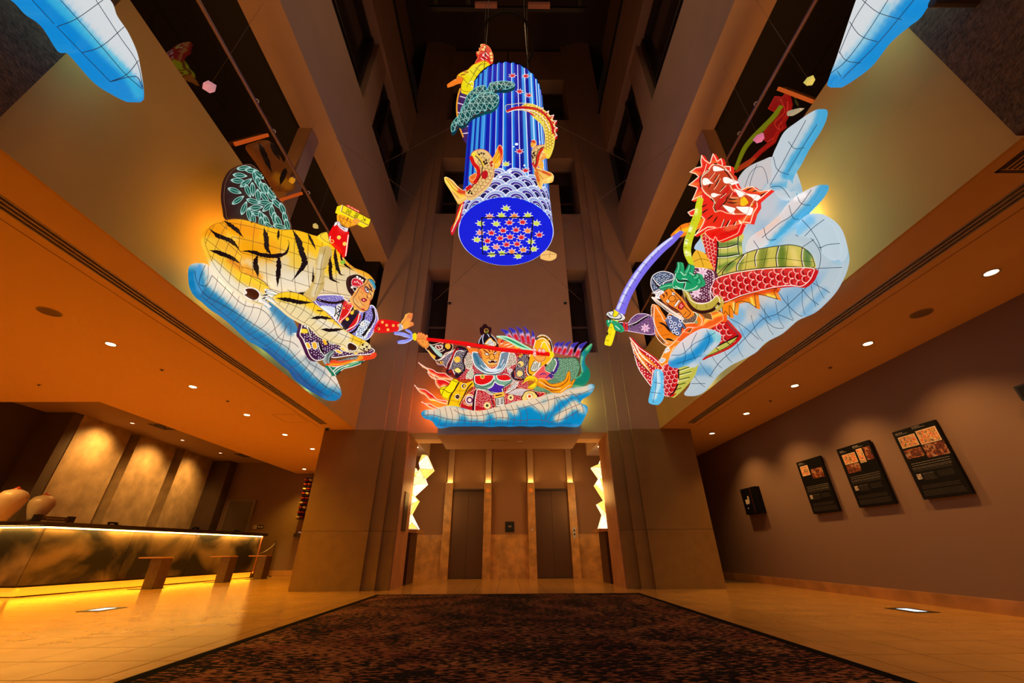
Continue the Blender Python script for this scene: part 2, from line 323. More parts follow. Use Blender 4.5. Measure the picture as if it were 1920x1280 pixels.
# lift lobby
YL = 11.5
struct('wall_back', mat('lift_wall', (.34, .18, .09), .7), -3.6, 3.6, YL, YL+.2, 0, 4.4)
struct('ceiling', ceilm, -3.6, 3.6, 9.28, YL, 4.3, 4.4)
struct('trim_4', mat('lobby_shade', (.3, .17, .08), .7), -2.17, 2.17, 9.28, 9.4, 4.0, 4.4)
wq = MB()
for a in ((-3.5, -1.72), (-.46, .53), (1.84, 3.5)): wq.box(a[0], a[1], YL-.03, YL, 0, 1.0)
tag(wq.build('wall_back', marble), kind='structure')
for k, x in enumerate((-1.63, -.56, .63, 1.74)):
    c = empty('lift_pilaster', (x, YL-.08, 0), ['honey marble pilaster left of the left lift doors', 'honey marble pilaster right of the left lift doors', 'honey marble pilaster left of the right lift doors', 'honey marble pilaster with call buttons right of the right lift doors'][k], 'pilaster', 'marble pilasters at the lifts')
    B('shaft', marble, x-.1, x+.1, YL-.16, YL, 0, 2.27, parent=c)
    B('cap', whitem, x-.1, x+.1, YL-.17, YL, 2.27, 2.285, parent=c)
    B('upper_shaft', plaster, x-.08, x+.08, YL-.06, YL, 2.285, 4.3, parent=c)
    B('lamp_strip', mat('pilaster_glow', (1, .9, .6), .5, emit=(1, .62, .12), es=3.5), x-.08, x+.08, YL-.13, YL-.09, 2.286, 2.294, parent=c)
    lamp('pilaster_lamp', 'AREA', (x, YL-.11, 2.3), 1.3, (1, .6, .14), rot=(math.pi, 0, 0), size=.12)
    if k in (1, 2): MB().tube([(x, YL-.17, 2.08), (x, YL-.16, 2.08)], .055, 20).build('pilaster_reflection', mat('pilaster_reflection', (.8, .25, .03), .3, emit=(1, .3, .02), es=.15), c)  # glowing disc standing in for a reddish reflection on the pilaster
    if k == 3:
        cp = B('call_panel', whitem, x-.045, x+.045, YL-.17, YL-.16, .9, 1.16, parent=c)
        for z in (.99, 1.08): MB().box(x-.02, x+.02, YL-.176, YL-.17, z-.02, z+.02).build('button', blackm, cp)
    if k == 2: B('call_light', bulbdim, x-.02, x+.02, YL-.165, YL-.16, 1.08, 1.12, parent=c)
for k, (xa, xb) in enumerate(((-1.53, -.66), (.73, 1.64))):
    c = empty('door_%d' % (k+1), ((xa+xb)/2, YL, 0), kind='structure')
    B('frame_head', frame_m, xa, xb, YL-.12, YL, 2.08, 2.13, parent=c)
    m_ = (xa+xb)/2
    B('door_leaf', steel, xa, m_-.003, YL-.05, YL-.01, 0, 2.08, parent=c); B('door_leaf', steel, m_+.003, xb, YL-.05, YL-.01, 0, 2.08, parent=c)
    B('sill', frame_m, xa, xb, YL-.1, YL-.01, 0, .012, parent=c)
sg = empty('floor_sign', (.04, YL-.02, 1.06), 'small square black sign with a pale mark between the lifts', 'sign')
B('plate', blackm, -.08, .16, YL-.02, YL, 1.06, 1.31, parent=sg)
q = MB().box(0, .085, YL-.023, YL-.02, 1.175, 1.19); q.prism([(.0, YL-.023), (.08, YL-.023), (.08, YL-.02), (0, YL-.02)], 1.2, 1.21)
q.build('mark', mat('sign_mark', (.5, .35, .28), .5), sg)
# shelves with folded paper lamps in the alcoves
papm = bpy.data.materials.new('lamp_paper'); papm.use_nodes = True; pb = papm.node_tree.nodes['Principled BSDF']
at = papm.node_tree.nodes.new('ShaderNodeVertexColor'); at.layer_name = 'Col'
papm.node_tree.links.new(at.outputs[0], pb.inputs['Base Color']); papm.node_tree.links.new(at.outputs[0], pb.inputs['Emission Color']); pb.inputs['Emission Strength'].default_value = 1.25
def unproj(px, py, ax, v):
    d = RT*(px-960)/FPX+UP*(640-py)/FPX+FW; o = np.array([0, 0, CAM_H]); t = (v-o[ax])/d[ax]; return o+d*t
for s, side in ((-1, 'left'), (1, 'right')):
    def sx(a, b): return (min(s*a, s*b), max(s*a, s*b))
    c = empty('shelf_console', (s*2.5, 9.8, 0), 'dark console with a marble top under the %s folded paper lamp' % side, 'console')
    B('top', marble, *sx(2.0, 3.4), 9.45, 10.3, .98, 1.04, parent=c); B('support', woodm, *sx(2.14, 2.2), 9.5, 10.2, 0, .98, parent=c); B('support', woodm, *sx(3.2, 3.28), 9.5, 10.2, 0, .98, parent=c)
    # lamp silhouette, measured on a plane through the alcove
    if s < 0: ol = [(130, 1220), (280, 1225), (190, 1045), (280, 885), (225, 825), (382, 680), (355, 612), (462, 512), (385, 335), (325, 333), (287, 430), (300, 500), (275, 545), (245, 487), (205, 560), (190, 700), (165, 940), (150, 1060)]; X0 = 740
    else: ol = [(582, 1215), (408, 1218), (455, 1050), (387, 925), (475, 875), (360, 695), (412, 610), (320, 480), (410, 445), (455, 335), (480, 360), (498, 500), (520, 690), (545, 860), (560, 1040)]; X0 = 1060
    pts = [unproj(X0+a*.15625, 800+b_*.15625, 1, 9.85) for a, b_ in ol]
    lp = empty('paper_lamp', (pts[0][0], 9.85, .99), 'tall folded white and yellow paper lamp glowing in the %s alcove' % side, 'lamp')
    P2 = [Vector((p[0], p[2])) for p in pts]; cx = s*.35
    n = len(P2); ip = [Vector((P2[0].x*.5+P2[1].x*.5, z)) for z in np.arange(1.2, 2.6, .2)]
    rr = delaunay_2d_cdt(P2+ip+[p+Vector((s*.12, .09)) for p in ip], [(i, (i+1) % n) for i in range(n)], [list(range(n))], 1, 1e-5)
    me = bpy.data.meshes.new('shade'); vv = [(v.x, 9.85-(.2*random.random() if i >= n else 0), v.y) for i, v in enumerate(rr[0])]
    vb = [(v.x, 10.05, v.y) for v in rr[0]]; N = len(vv)
    ff = [tuple(f) for f in rr[2]]; bd = [(i, (i+1) % n) for i in range(n)]
    me.from_pydata(vv+vb, [], ff+[tuple(reversed([i+N for i in f])) for f in ff]+[(a, b_, b_+N, a+N) for a, b_ in bd])
    ca = me.color_attributes.new('Col', 'FLOAT_COLOR', 'CORNER')
    for p in me.polygons:
        cc = random.choice([(1, .85, .5), (1, .95, .75), (.95, .62, .12), (1, .8, .38), (1, .9, .62)])
        for li in p.loop_indices: ca.data[li].color = (*cc, 1)
    link('shade', me, papm, lp)
    q = MB()
    for f in ff:
        for a, b_ in zip(f, f[1:]+f[:1]):
            if a < b_: q.tube([Vector(vv[a])+Vector((0, -.002, 0)), Vector(vv[b_])+Vector((0, -.002, 0))], .0035, 4)
    tag(q.build('wire_frame', mat('lamp_wire', (.35, .22, .05), .6), lp), kind='stuff')
    lamp('paper_lamp_bulb', 'POINT', (s*2.05, 9.7, 1.8), 20, (1, .5, .12), shadow_soft_size=.25)
# directory panel on the left jamb
dp = empty('directory_panel', (-2.14, 8.8, 1), 'narrow dark directory panel on the left jamb of the lift opening', 'sign')
B('panel', mat('directory_brown', (.06, .035, .02), .5), -2.15, -2.135, 8.62, 8.95, .98, 1.72, parent=dp)
tq = MB()
for k in range(12): tq.box(-2.135, -2.133, 8.66, 8.66+.12+.1*random.random(), 1.04+k*.053, 1.05+k*.053)
tag(tq.build('lettering', mat('directory_text', (.2, .13, .08), .5), dp), kind='stuff')
# ================================================================== FITTINGS
def downlight(x, y, z=ZC, r=.05, em=bulb, label=None, group='downlights'):
    c = empty('downlight', (x, y, z), label, 'downlight', group)
    MB().lathe([(r*1.35, -.004), (r*1.35, .001), (r, .001), (r, -.004), (r*1.35, -.004)], (x, y, z), 24, cap=False).build('trim_ring', whitem, c)
    MB().lathe([(.0005, -.003), (r*.95, -.003), (r*.9, .0)], (x, y, z), 20).build('lens', em, c)
for k, y in enumerate(DL[3:]): downlight(4.55, y, label='lit downlight in the right aisle ceiling, %s from the lift pier' % ['fifth', 'fourth', 'third', 'second', 'first'][k])
for k, y in enumerate([DL[4], DL[5], DL[6], DL[7], 9.9]): downlight(-4.93, y, label='lit downlight in the orange left ceiling, %s from the counter end' % ['fifth', 'fourth', 'third', 'second', 'first'][k])
downlight(-6.38, 12.6, label='lit downlight nearest the back wall of the left aisle')
for k, y in enumerate((8.81, 10.37, 11.91)): downlight(-8.66, y, 3.25, .04, mat('washer_lens', (1, .8, .5), emit=(1, .6, .4), es=3), label='small wall washer above the %s reception panel' % ['near', 'middle', 'far'][k], group='reception wall washers')
for s in (-1, 1): downlight(2.28*s, 9.75, 2.9, .04, label='lit downlight over the %s paper lamp' % ('left' if s < 0 else 'right'))
for s, x, y in ((-1, -4.92, 3.54), (1, 4.56, 3.57)):
    c = empty('ceiling_speaker', (x, y, ZC), 'round flush speaker in the %s aisle ceiling' % ('left' if s < 0 else 'right'), 'speaker')
    MB().lathe([(.1, -.006), (.1, .001), (.085, .001), (.085, -.006), (.1, -.006)], (x, y, ZC), 28, cap=False).build('rim', mat('speaker_rim', (.3, .2, .12), .6), c)
    MB().lathe([(.001, -.003), (.085, -.003), (.08, 0)], (x, y, ZC), 24).build('grille', mat('speaker_grille', (.2, .13, .08), .7), c)
for k, (x, y) in enumerate(((-4.9, 5.05), (-4.8, 6.35), (-7.2, 5.6), (4.6, 5.0), (4.58, 6.4))):
    c = empty('sprinkler', (x, y, ZC), ['tiny sprinkler head between the near downlights of the orange ceiling', 'tiny sprinkler head between the far downlights of the orange ceiling', 'tiny sprinkler head above the near gold panel', 'tiny sprinkler head nearer the speaker in the right ceiling', 'tiny sprinkler head nearer the pier in the right ceiling'][k], 'sprinkler', 'ceiling sprinklers')
    MB().lathe([(.028, -.006), (.028, .001)], (x, y, ZC), 16).build('plate', mat('sprinkler_plate', (.35, .2, .1), .5), c)
    MB().lathe([(.008, -.02), (.012, -.006)], (x, y, ZC), 10).build('head', blackm, c)
c = empty('access_hatch', (-4.2, 7.35, ZC), 'flush square access hatch in the left ceiling near the pier', 'hatch')
q = MB()
for a in ((-4.45, -3.98, 7.1, 7.106), (-4.45, -3.98, 7.6, 7.606), (-4.45, -4.444, 7.1, 7.606), (-3.986, -3.98, 7.1, 7.606)): q.box(*a, ZC-.0015, ZC+.002)
q.build('frame', grout, c); B('panel', ceilm, -4.444, -3.986, 7.106, 7.6, ZC-.001, ZC+.01, parent=c)
for k, (x, y) in enumerate(((-8.1, 9.1), (-8.05, 12.2))):
    c = empty('air_vent', (x, y, 3.25), 'square four-way air vent in the %s part of the reception ceiling' % ('near', 'far')[k], 'air vent')
    for j, r in enumerate((.24, .16, .09)):
        q = MB()
        for a in ((-r, r, -r, -r+.025), (-r, r, r-.025, r), (-r, -r+.025, -r, r), (r-.025, r, -r, r)): q.box(x+a[0], x+a[1], y+a[2], y+a[3], 3.235-.003*j, 3.25)
        q.build('louvre', mat('vent_grey', (.12, .09, .07), .6), c)
# security cameras
for x, y, z, lb in ((-3.78, 8.0, ZC, 'black dome camera under the left ceiling at the pier'), (-1.5, 8.28, 6.25, 'small round camera high on the left edge of the central shaft'), (1.47, 8.28, 6.25, 'small round camera high on the right edge of the central shaft')):
    c = empty('dome_camera', (x, y, z), lb, 'camera')
    MB().lathe([(.05, -.02), (.055, 0)], (x, y, z), 18).build('base', whitem, c)
    MB().lathe([(.004, -.07), (.025, -.06), (.04, -.04), (.042, -.02)], (x, y, z), 18).build('dome', blackm, c, smooth=True)
# recessed floor lights
for s, (x, y), side in ((-1, (-5.08, 5.9), 'left'), (1, (4.58, 5.28), 'right')):
    c = empty('floor_light', (x, y, 0), 'white recessed floor light in a black frame on the %s floor' % side, 'floor light')
    for a in ((-.2, .2, -.2, -.13), (-.2, .2, .13, .2), (-.2, -.1, -.13, .13), (.1, .2, -.13, .13)): 
        B('frame_bar', blackm, x+a[0]*.7, x+a[1]*.7, y+a[2], y+a[3], -.004, .004, parent=c)
    B('lens', floorlit, x-.07, x+.07, y-.13, y+.13, -.004, .003, parent=c)
# ================================================================== RECEPTION
pnm = mat('gold_plaster', (.46, .34, .2), .6, noise=.3, nscale=3.5, bump=.15, bscale=12)
panels = [((-9.17, 8.21), (-9.33, 9.6), 'near'), ((-9.3, 9.83), (-9.42, 11.2), 'middle'), ((-9.4, 11.5), (-9.66, 13.2), 'far')]
for (a, b_, nm) in panels:
    o = tag(MB().prism([a, b_, (b_[0]-.35, b_[1]), (a[0]-.35, a[1])][::-1], 0, 3.249).build('wall_panel', pnm), 'tall washed gold plaster panel behind the reception counter, the %s one of three' % nm, 'wall panel', 'gold plaster panels')
struct('wall_left', mat('reception_dark', (.07, .045, .03), .8), -10.2, -9.78, 6.4, YE, 0, 3.25)
tag(MB().prism([(-9.18, 8.2), (-9.8, 8.2), (-9.8, 8.0), (-9.18, 8.0)][::-1], 0, 3.249).build('wall_left', mat('reception_dark2', (.10, .07, .045), .8)), kind='structure')
struct('wall_back', mat('column_dark', (.09, .055, .035), .8, noise=.2), -9.7, -9.05, 13.05, YE, 0, 3.25)
c = empty('door_3', (-8.5, YE, 0), kind='structure')
B('leaf', mat('service_door', (.13, .10, .08), .5), -8.86, -8.12, YE-.03, YE, 0, 2.05, parent=c)
q = MB()
for a in ((-8.92, -8.86, 0, 2.1), (-8.12, -8.06, 0, 2.1), (-8.86, -8.12, 2.05, 2.1)): q.box(a[0], a[1], YE-.05, YE, a[2], a[3])
q.build('door_frame', mat('door_frame', (.22, .17, .13), .5), c)
c = empty('wall_switch', (-7.85, YE, 1.3), 'pale switch plate beside the service door', 'switch'); B('plate', whitem, -7.93, -7.83, YE-.012, YE, 1.26, 1.36, parent=c); B('rocker', mat('rocker', (.4, .3, .22), .4), -7.9, -7.86, YE-.018, YE-.012, 1.29, 1.33, parent=c)
c = empty('socket_plate', (-7.7, YE, 1.3), 'dark double socket plate right of the pale switch', 'socket'); B('plate', blackm, -7.79, -7.62, YE-.012, YE, 1.26, 1.36, parent=c)
for x in (-7.745, -7.665): MB().tube([(x, YE-.012, 1.31), (x, YE-.018, 1.31)], .027, 16).build('ring', whitem, c)
# counter
cA = Vector((-7.93, 7.42, 0)); cB = Vector((-7.15, 12.65, 0)); cd_ = (cB-cA).normalized(); cn_ = Vector((cd_.y, -cd_.x, 0)); LC = (cB-cA).length
def cpt(u, v): p = cA+cd_*u+cn_*v; return (p.x, p.y)     # u along, v outwards
ct = empty('reception_counter', tuple(cA), 'long reception counter with mottled front panels and glowing strips at top and foot', 'counter')
def cprism(name, m, u0, u1, v0, v1, z0, z1, par=ct): return MB().prism([cpt(u0, v1), cpt(u1, v1), cpt(u1, v0), cpt(u0, v0)], z0, z1).build(name, m, par)
cprism('worktop', mat('counter_top', (.03, .018, .012), .25), -.1, LC+.06, -.9, .12, 1.04, 1.1)
frontm = bpy.data.materials.new('smoky_panel'); frontm.use_nodes = True; nt = frontm.node_tree; b = nt.nodes['Principled BSDF']; b.inputs['Roughness'].default_value = .55
ge = nt.nodes.new('ShaderNodeNewGeometry'); n_ = nt.nodes.new('ShaderNodeTexNoise'); n_.inputs['Scale'].default_value = 1.15; n_.inputs['Detail'].default_value = 5; n_.inputs['Roughness'].default_value = .45; n_.inputs['Distortion'].default_value = .6
nt.links.new(ge.outputs['Position'], n_.inputs['Vector']); r_ = nt.nodes.new('ShaderNodeValToRGB'); nt.links.new(n_.outputs['Fac'], r_.inputs[0])
r_.color_ramp.elements[0].position = .40; r_.color_ramp.elements[0].color = (.012, .009, .006, 1); r_.color_ramp.elements[1].position = .68; r_.color_ramp.elements[1].color = (.36, .24, .12, 1)
nt.links.new(r_.outputs[0], b.inputs['Base Color'])
us = [0, 1.55, 3.05, 4.2, LC-.02]
for k in range(4): cprism('front_panel', frontm, us[k]+.004, us[k+1]-.004, -.06, 0, .16, 1.0)
cprism('end_panel', mat('end_copper', (.3, .1, .04), .5), LC-.02, LC+.02, -.8, .03, .1, 1.04)
MB().prism([cpt(-.004, -.06), cpt(-.004, 0), (cpt(0, 0)[0]-1.3, cpt(0, 0)[1]-.02), (cpt(0, 0)[0]-1.3, cpt(0, 0)[1]+.04)][::-1], .16, 1.0).build('front_panel', frontm, ct)
cprism('carcass', mat('carcass', (.03, .02, .015), .8), .05, LC-.05, -.85, -.07, 0, 1.03)
cprism('strip_light', stripm, .0, LC-.02, -.01, .02, 1.005, 1.025)
cprism('strip_cover', mat('counter_top', (0, 0, 0)), -.05, LC+.02, -.06, .1, 1.026, 1.04)
cprism('foot_light', plinthm, .02, LC-.04, -.06, -.03, .012, .13)
cx_, cy_ = cpt(0, 0)
MB().box(cx_-1.3, cx_-.02, cy_-.02, cy_+.03, 1.005, 1.025).build('strip_light', stripm, ct); MB().box(cx_-1.3, cx_, cy_+.04, cy_+.08, .012, .13).build('foot_light', plinthm, ct)
MB().box(cx_-1.3, cx_+.1, cy_-.12, cy_+.3, 1.04, 1.1).build('worktop', mat('counter_top', (0, 0, 0)), ct)
lamp('counter_top_strip', 'AREA', (cx_-.8, cy_-.04, 1.02), P_STRIP*1.5, (1, .5, .08), shape='RECTANGLE', size=1.5, size_y=.03)
lamp('counter_foot_strip', 'AREA', (cx_-.8, cy_-.02, .13), P_STRIP*.3, (1, .33, .01), rot=(-.8, 0, 0), shape='RECTANGLE', size=1.5, size_y=.03)
for k in range(6):
    u = LC*(k+.5)/6; x, y = cpt(u, .05); rz = math.atan2(cd_.y, cd_.x)
    lamp('counter_top_strip', 'AREA', (*cpt(u, .03), 1.02), P_STRIP, (1, .5, .08), rot=(0, 0, rz), shape='RECTANGLE', size=LC/6, size_y=.03)
    lamp('counter_foot_strip', 'AREA', (*cpt(u, .0), .13), P_STRIP*.3, (1, .33, .01), rot=(-1.0, 0, rz), shape='RECTANGLE', size=LC/6, size_y=.03)
# T-shaped rest tables in front of the counter
for k, (u, lb) in enumerate(((1.75, 'nearest the pillar-side viewer'), (3.5, 'middle'), (4.75, 'at the counter end'))):
    x, y = cpt(u, .68); c = empty('side_table', (x, y, 0), 'slim walnut bag stand before the reception counter, '+['nearest of three', 'middle of three', 'farthest of three'][k], 'stand', 'walnut bag stands')
    B('top', mat('stand_top', (.4, .16, .05), .4), x-.37, x+.1, y-.16, y+.16, .52, .545, parent=c, bevel=.003)
    MB().add([(x-.1, y-.14, 0), (x+.1, y-.14, 0), (x+.1, y+.14, 0), (x-.1, y+.14, 0), (x-.12, y-.14, .52), (x+.1, y-.14, .52), (x+.1, y+.14, .52), (x-.12, y+.14, .52)],
             [(0, 3, 2, 1), (4, 5, 6, 7), (0, 1, 5, 4), (1, 2, 6, 5), (2, 3, 7, 6), (3, 0, 4, 7)]).build('pedestal', woodm, c)
    B('foot_plate', blackm, x-.34, x+.12, y-.17, y+.17, 0, .008, parent=c)
# vases, sign and phones on the counter
vz = mat('cream_glaze', (.55, .42, .3), .35, noise=.08)
for k, (x, y, s_) in enumerate(((-8.42, 7.12, 1.05), (-8.56, 7.74, 1.0))):
    c = empty('vase', (x, y, 1.1), ['large cream lidded jar at the near end of the counter', 'cream lidded jar beside the nameplate on the counter'][k], 'vase')
    MB().lathe([(.07*s_, 0), (.1*s_, .08*s_), (.145*s_, .19*s_), (.178*s_, .3*s_), (.175*s_, .37*s_), (.135*s_, .43*s_), (.07*s_, .46*s_), (.05*s_, .465*s_)], (x, y, 1.1), 32).build('body', vz, c, smooth=True)
    MB().lathe([(.05*s_, .455*s_), (.055*s_, .47*s_), (.03*s_, .49*s_), (.02*s_, .5*s_), (.012, .51*s_)], (x, y, 1.1), 16).build('lid', mat('red_lacquer', (.4, .05, .02), .3), c, smooth=True)
x, y = -8.02, 7.55
c = empty('nameplate', (x, y, 1.1), 'low black nameplate stand on the reception counter', 'sign')
np_ = [(-8.0, 7.28), (-7.92, 7.8)]
for (u0, u1) in ((-.06, .03), (.45, .54)): MB().prism([cpt(u0, -.22), cpt(u1, -.22), cpt(u1, -.3), cpt(u0, -.3)], 1.1, 1.22).build('bookend', blackm, c)
MB().prism([cpt(.03, -.24), cpt(.45, -.24), cpt(.45, -.28), cpt(.03, -.28)], 1.13, 1.2).build('plate', mat('plate_wood', (.12, .06, .03), .5), c)
MB().prism([cpt(.1, -.235), cpt(.38, -.235), cpt(.38, -.24), cpt(.1, -.24)], 1.155, 1.175).build('lettering', mat('plate_text', (.3, .24, .15), .5), c)
for k, u in enumerate((1.35, 3.35, 4.7)):
    x, y = cpt(u, -.35); c = empty('telephone', (x, y, 1.1), 'black telephone on the reception counter, '+['nearest of three', 'middle of three', 'farthest of three'][k], 'telephone', 'telephones on the counter')
    B('base', blackm, x-.09, x+.09, y-.1, y+.1, 1.1, 1.13, parent=c, bevel=.01)
    MB().tube([(x-.02, y-.09, 1.15), (x-.02, y-.05, 1.165), (x-.02, y+.05, 1.165), (x-.02, y+.09, 1.15)], [.03, .018, .018, .03], 10).build('handset', blackm, c, smooth=True)
# wine cabinet on the back wall
c = empty('bottle_rack', (-6.2, YE, 1.5), 'tall wall rack of bottles at the back, half hidden by the left pier', 'rack')
B('back_board', mat('rack_black', (.02, .01, .01), .5), -6.5, -5.6, YE-.3, YE-.02, 1.5, 2.72, parent=c)
for j in range(9):
    B('shelf', frame_m, -6.5, -5.6, YE-.38, YE-.3, 1.5+j*.135, 1.508+j*.135, parent=c)
    for i in range(4):
        bx = -6.43+i*.13
        b_ = tag(MB().tube([(bx, YE-.31, 1.555+j*.135), (bx, YE-.42, 1.555+j*.135), (bx, YE-.45, 1.555+j*.135), (bx, YE-.5, 1.555+j*.135)], [.036, .036, .015, .015], 10).build('bottle', mat('bottle_red', (.25, .02, .02), .15) if (i+j) % 3 else mat('bottle_white', (.6, .45, .4), .15), smooth=True), 'bottle lying in the wall rack by the left pier, %s row, %s in it' % (['lowest', 'second', 'third', 'fourth', 'middle', 'sixth', 'seventh', 'eighth', 'top'][j], ['first', 'second', 'third', 'last'][i]), 'bottle', 'bottles in the wall rack')
c = empty('wall_phone_box', (-6.5, YE, 1.05), 'small dark box with a lamp below the bottle rack', 'box'); B('box', frame_m, -6.58, -6.34, YE-.1, YE, 1.02, 1.12, parent=c); B('lamp', bulbdim, -6.44, -6.35, YE-.14, YE-.02, 1.13, 1.17, parent=c)
# rope post at the far end of the counter
c = empty('rope_post', (-6.95, 12.9, 0), 'thin dark rope post behind the far end of the counter', 'post')
MB().tube([(-6.85, 12.9, .01), (-6.85, 12.9, .92)], .012).build('pole', blackm, c); MB().lathe([(.12, 0), (.1, .02)], (-6.85, 12.9, 0), 20).build('base', blackm, c)
MB().tube([(-6.85-.35*t, 12.9-.1*t, .86-.5*t*(1-.45*t)) for t in [k/10 for k in range(11)]], .008).build('rope', whitem, c)
# ================================================================== INFORMATION BOARDS, right wall
def imgmat(name, seed, cols, sc=14):
    m = bpy.data.materials.new(name); m.use_nodes = True; nt = m.node_tree; b = nt.nodes['Principled BSDF']; b.inputs['Roughness'].default_value = .5
    tc = nt.nodes.new('ShaderNodeTexCoord'); n = nt.nodes.new('ShaderNodeTexNoise'); n.noise_dimensions = '4D'; n.inputs['W'].default_value = seed; n.inputs['Scale'].default_value = sc; n.inputs['Detail'].default_value = 4; n.inputs['Distortion'].default_value = 1.5
    nt.links.new(tc.outputs['Object'], n.inputs['Vector']); r = nt.nodes.new('ShaderNodeValToRGB'); nt.links.new(n.outputs['Fac'], r.inputs[0]); r.color_ramp.interpolation = 'CONSTANT'
    e = r.color_ramp.elements; e[0].position = 0; e[0].color = (*cols[0], 1); e[1].position = .4; e[1].color = (*cols[1], 1)
    for k, c_ in enumerate(cols[2:]): q = e.new(.47+.06*k); q.color = (*c_, 1)
    nt.links.new(r.outputs[0], b.inputs['Base Color']); return m
warm = [(.75, .5, .25), (.7, .12, .04), (.8, .55, .3), (.12, .1, .1), (.7, .35, .1)]
darkp = [(.02, .01, .01), (.22, .03, .01), (.02, .01, .01), (.4, .12, .03), (.35, .25, .18)]
txtm = mat('board_text', (.33, .30, .28), .6); dimtx = mat('board_text_dim', (.10, .085, .08), .6)
def board(nm, ya, yb, z0, z1, pics, lb, heads, portrait):
    W = ya-yb; H = z1-z0; c = empty('information_board', (5.24, ya, z0), lb, 'sign', 'black information boards')
    B('board', boardm, 5.2, 5.235, yb, ya, z0, z1, parent=c, bevel=.002)
    def R_(name, m, u0, u1, v0, v1, th=.002): return B(name, m, 5.2-th, 5.2, ya-u1*W, ya-u0*W, z1-v1*H, z1-v0*H, parent=c)
    for k, (u0, u1, v0, v1, fr) in enumerate(pics):
        if fr: R_('picture_mount', mat('mount', (.75, .6, .42), .6), u0, u1, v0, v1, .0015); R_('picture', imgmat('pic', random.random()*50, warm), u0+.02, u1-.02, v0+.012, v1-.012, .003)
        else: R_('picture', imgmat('pic', random.random()*50, darkp), u0, u1, v0, v1)
    q = MB(); qd = MB()
    def ln(Q, u0, u1, v, t=.0035): Q.box(5.1985, 5.2, ya-u1*W, ya-u0*W, z1-v*H-t, z1-v*H+t*.4)
    def line(Q, u0, u1, v, t=.0035):
        u = u0
        while u < u1-.02: e_ = min(u1, u+random.uniform(.03, .11)); ln(Q, u, e_, v, t); u = e_+.012
    for (u0, u1, v) in heads: line(q, u0, u1, v, .007); line(q, u0, u1+.1, v+.022, .004)
    for v in (.505, .535): line(q, .1, .93, v, .003)
    for k in range(4): line(q if k < 2 else qd, .08, .92, .565+k*.017, .002)
    R_('portrait', imgmat('pic', 3.3+z0+ya, [(.6, .55, .5), (.08, .07, .07), (.5, .4, .35)], 30), .1, .2, .655, .73)
    for k in range(6): line(q if k == 0 else qd, .24, .5, .66+k*.017, .002); 
    for k in range(4): line(qd, .56, .88, .665+k*.02, .002)
    for k in range(3): line(qd, .1, .9, .82+k*.018, .002)
    for k in range(5): line(qd, .08, .94, .89+k*.016, .002)
    tag(q.build('lettering', txtm, c), kind='stuff'); tag(qd.build('fine_print', dimtx, c), kind='stuff')
board(0, 7.15, 6.55, 1.14, 1.99, [(.1, .42, .1, .29, 1), (.48, .92, .2, .38, 0)], 'black board with two small pictures, nearest the lifts of the three', [(.08, .25, .04)], 1)
board(1, 6.17, 5.55, 1.15, 2.0, [(.1, .5, .12, .29, 1), (.56, .73, .09, .32, 1), (.77, .96, .09, .3, 0), (.1, .5, .3, .44, 0)], 'black information board with four pictures, middle one of the three', [(.08, .2, .055), (.5, .68, .035)], 1)
board(2, 5.16, 4.57, 1.155, 2.0, [(.08, .48, .1, .27, 1), (.52, .96, .08, .28, 1), (.08, .48, .3, .43, 0), (.52, .98, .29, .47, 0)], 'black information board with the largest pictures, farthest from the lifts', [(.06, .24, .04), (.48, .66, .015)], 1)
c = empty('brochure_box', (5.2, 8.8, 1.25), 'small black wall box with pale prints between the pier and the boards', 'sign')
B('box', boardm, 5.13, 5.25, 8.62, 9.06, 1.27, 1.78, parent=c, bevel=.003); B('seam', mat('seam', (.2, .04, .03), .5), 5.127, 5.13, 8.69, 8.695, 1.27, 1.78, parent=c)
tag(MB().box(5.127, 5.13, 8.83, 8.95, 1.47, 1.56).box(5.127, 5.13, 8.8, 8.85, 1.5, 1.62).box(5.127, 5.13, 8.9, 8.93, 1.38, 1.4).build('print', mat('pale_print', (.6, .55, .5), .6), c), kind='stuff')
B('side_leaf', boardm, 5.14, 5.25, 8.52, 8.62, 1.27, 1.78, parent=c)
# ================================================================== HIGH RIG above the cylinder lantern
rig = empty('lighting_rig', (0, 4, 12), 'dark steel hoist frame high in the shaft', 'rig')
for x in (-2.0, -1.1, 1.1, 2.0): MB().box(x-.06, x+.06, 1.5, 5.2, 14.0, 14.15).build('beam', blackm, rig)
for y in (2.0, 3.6, 5.1): MB().box(-2.2, 2.2, y-.05, y+.05, 13.9, 14.0).build('cross_beam', blackm, rig)
for x in (-.6, .85): MB().box(x-.3, x+.3, 4.9, 5.0, 13.7, 13.85).build('lamp_bar', mat('bar_copper', (.4, .12, .05), .5, emit=(1, .25, .1), es=.06), rig)

c = empty('wall_speaker', (5.2, 3.45, 2.0), 'black box mounted on the right wall at the right edge of the view', 'speaker')
B('housing', blackm, 5.1, 5.25, 3.3, 3.62, 1.9, 2.05, parent=c, bevel=.006); B('front_grille', boardm, 5.09, 5.1, 3.33, 3.59, 1.92, 2.03, parent=c)
c = empty('ceiling_vent', (3.5, 1.8, ZC), 'flush dark framed vent in the right ceiling inside the slot line', 'air vent')
q = MB()
for a_ in ((3.36, 3.58, 1.4, 1.42), (3.36, 3.58, 1.75, 1.77), (3.36, 3.38, 1.4, 1.77), (3.56, 3.58, 1.4, 1.77)): q.box(*a_, ZC-.004, ZC+.002)
q.build('frame', frame_m, c)
for k in range(5): B('louvre', frame_m, 3.385+k*.036, 3.403+k*.036, 1.43, 1.74, ZC-.003, ZC+.001, parent=c)
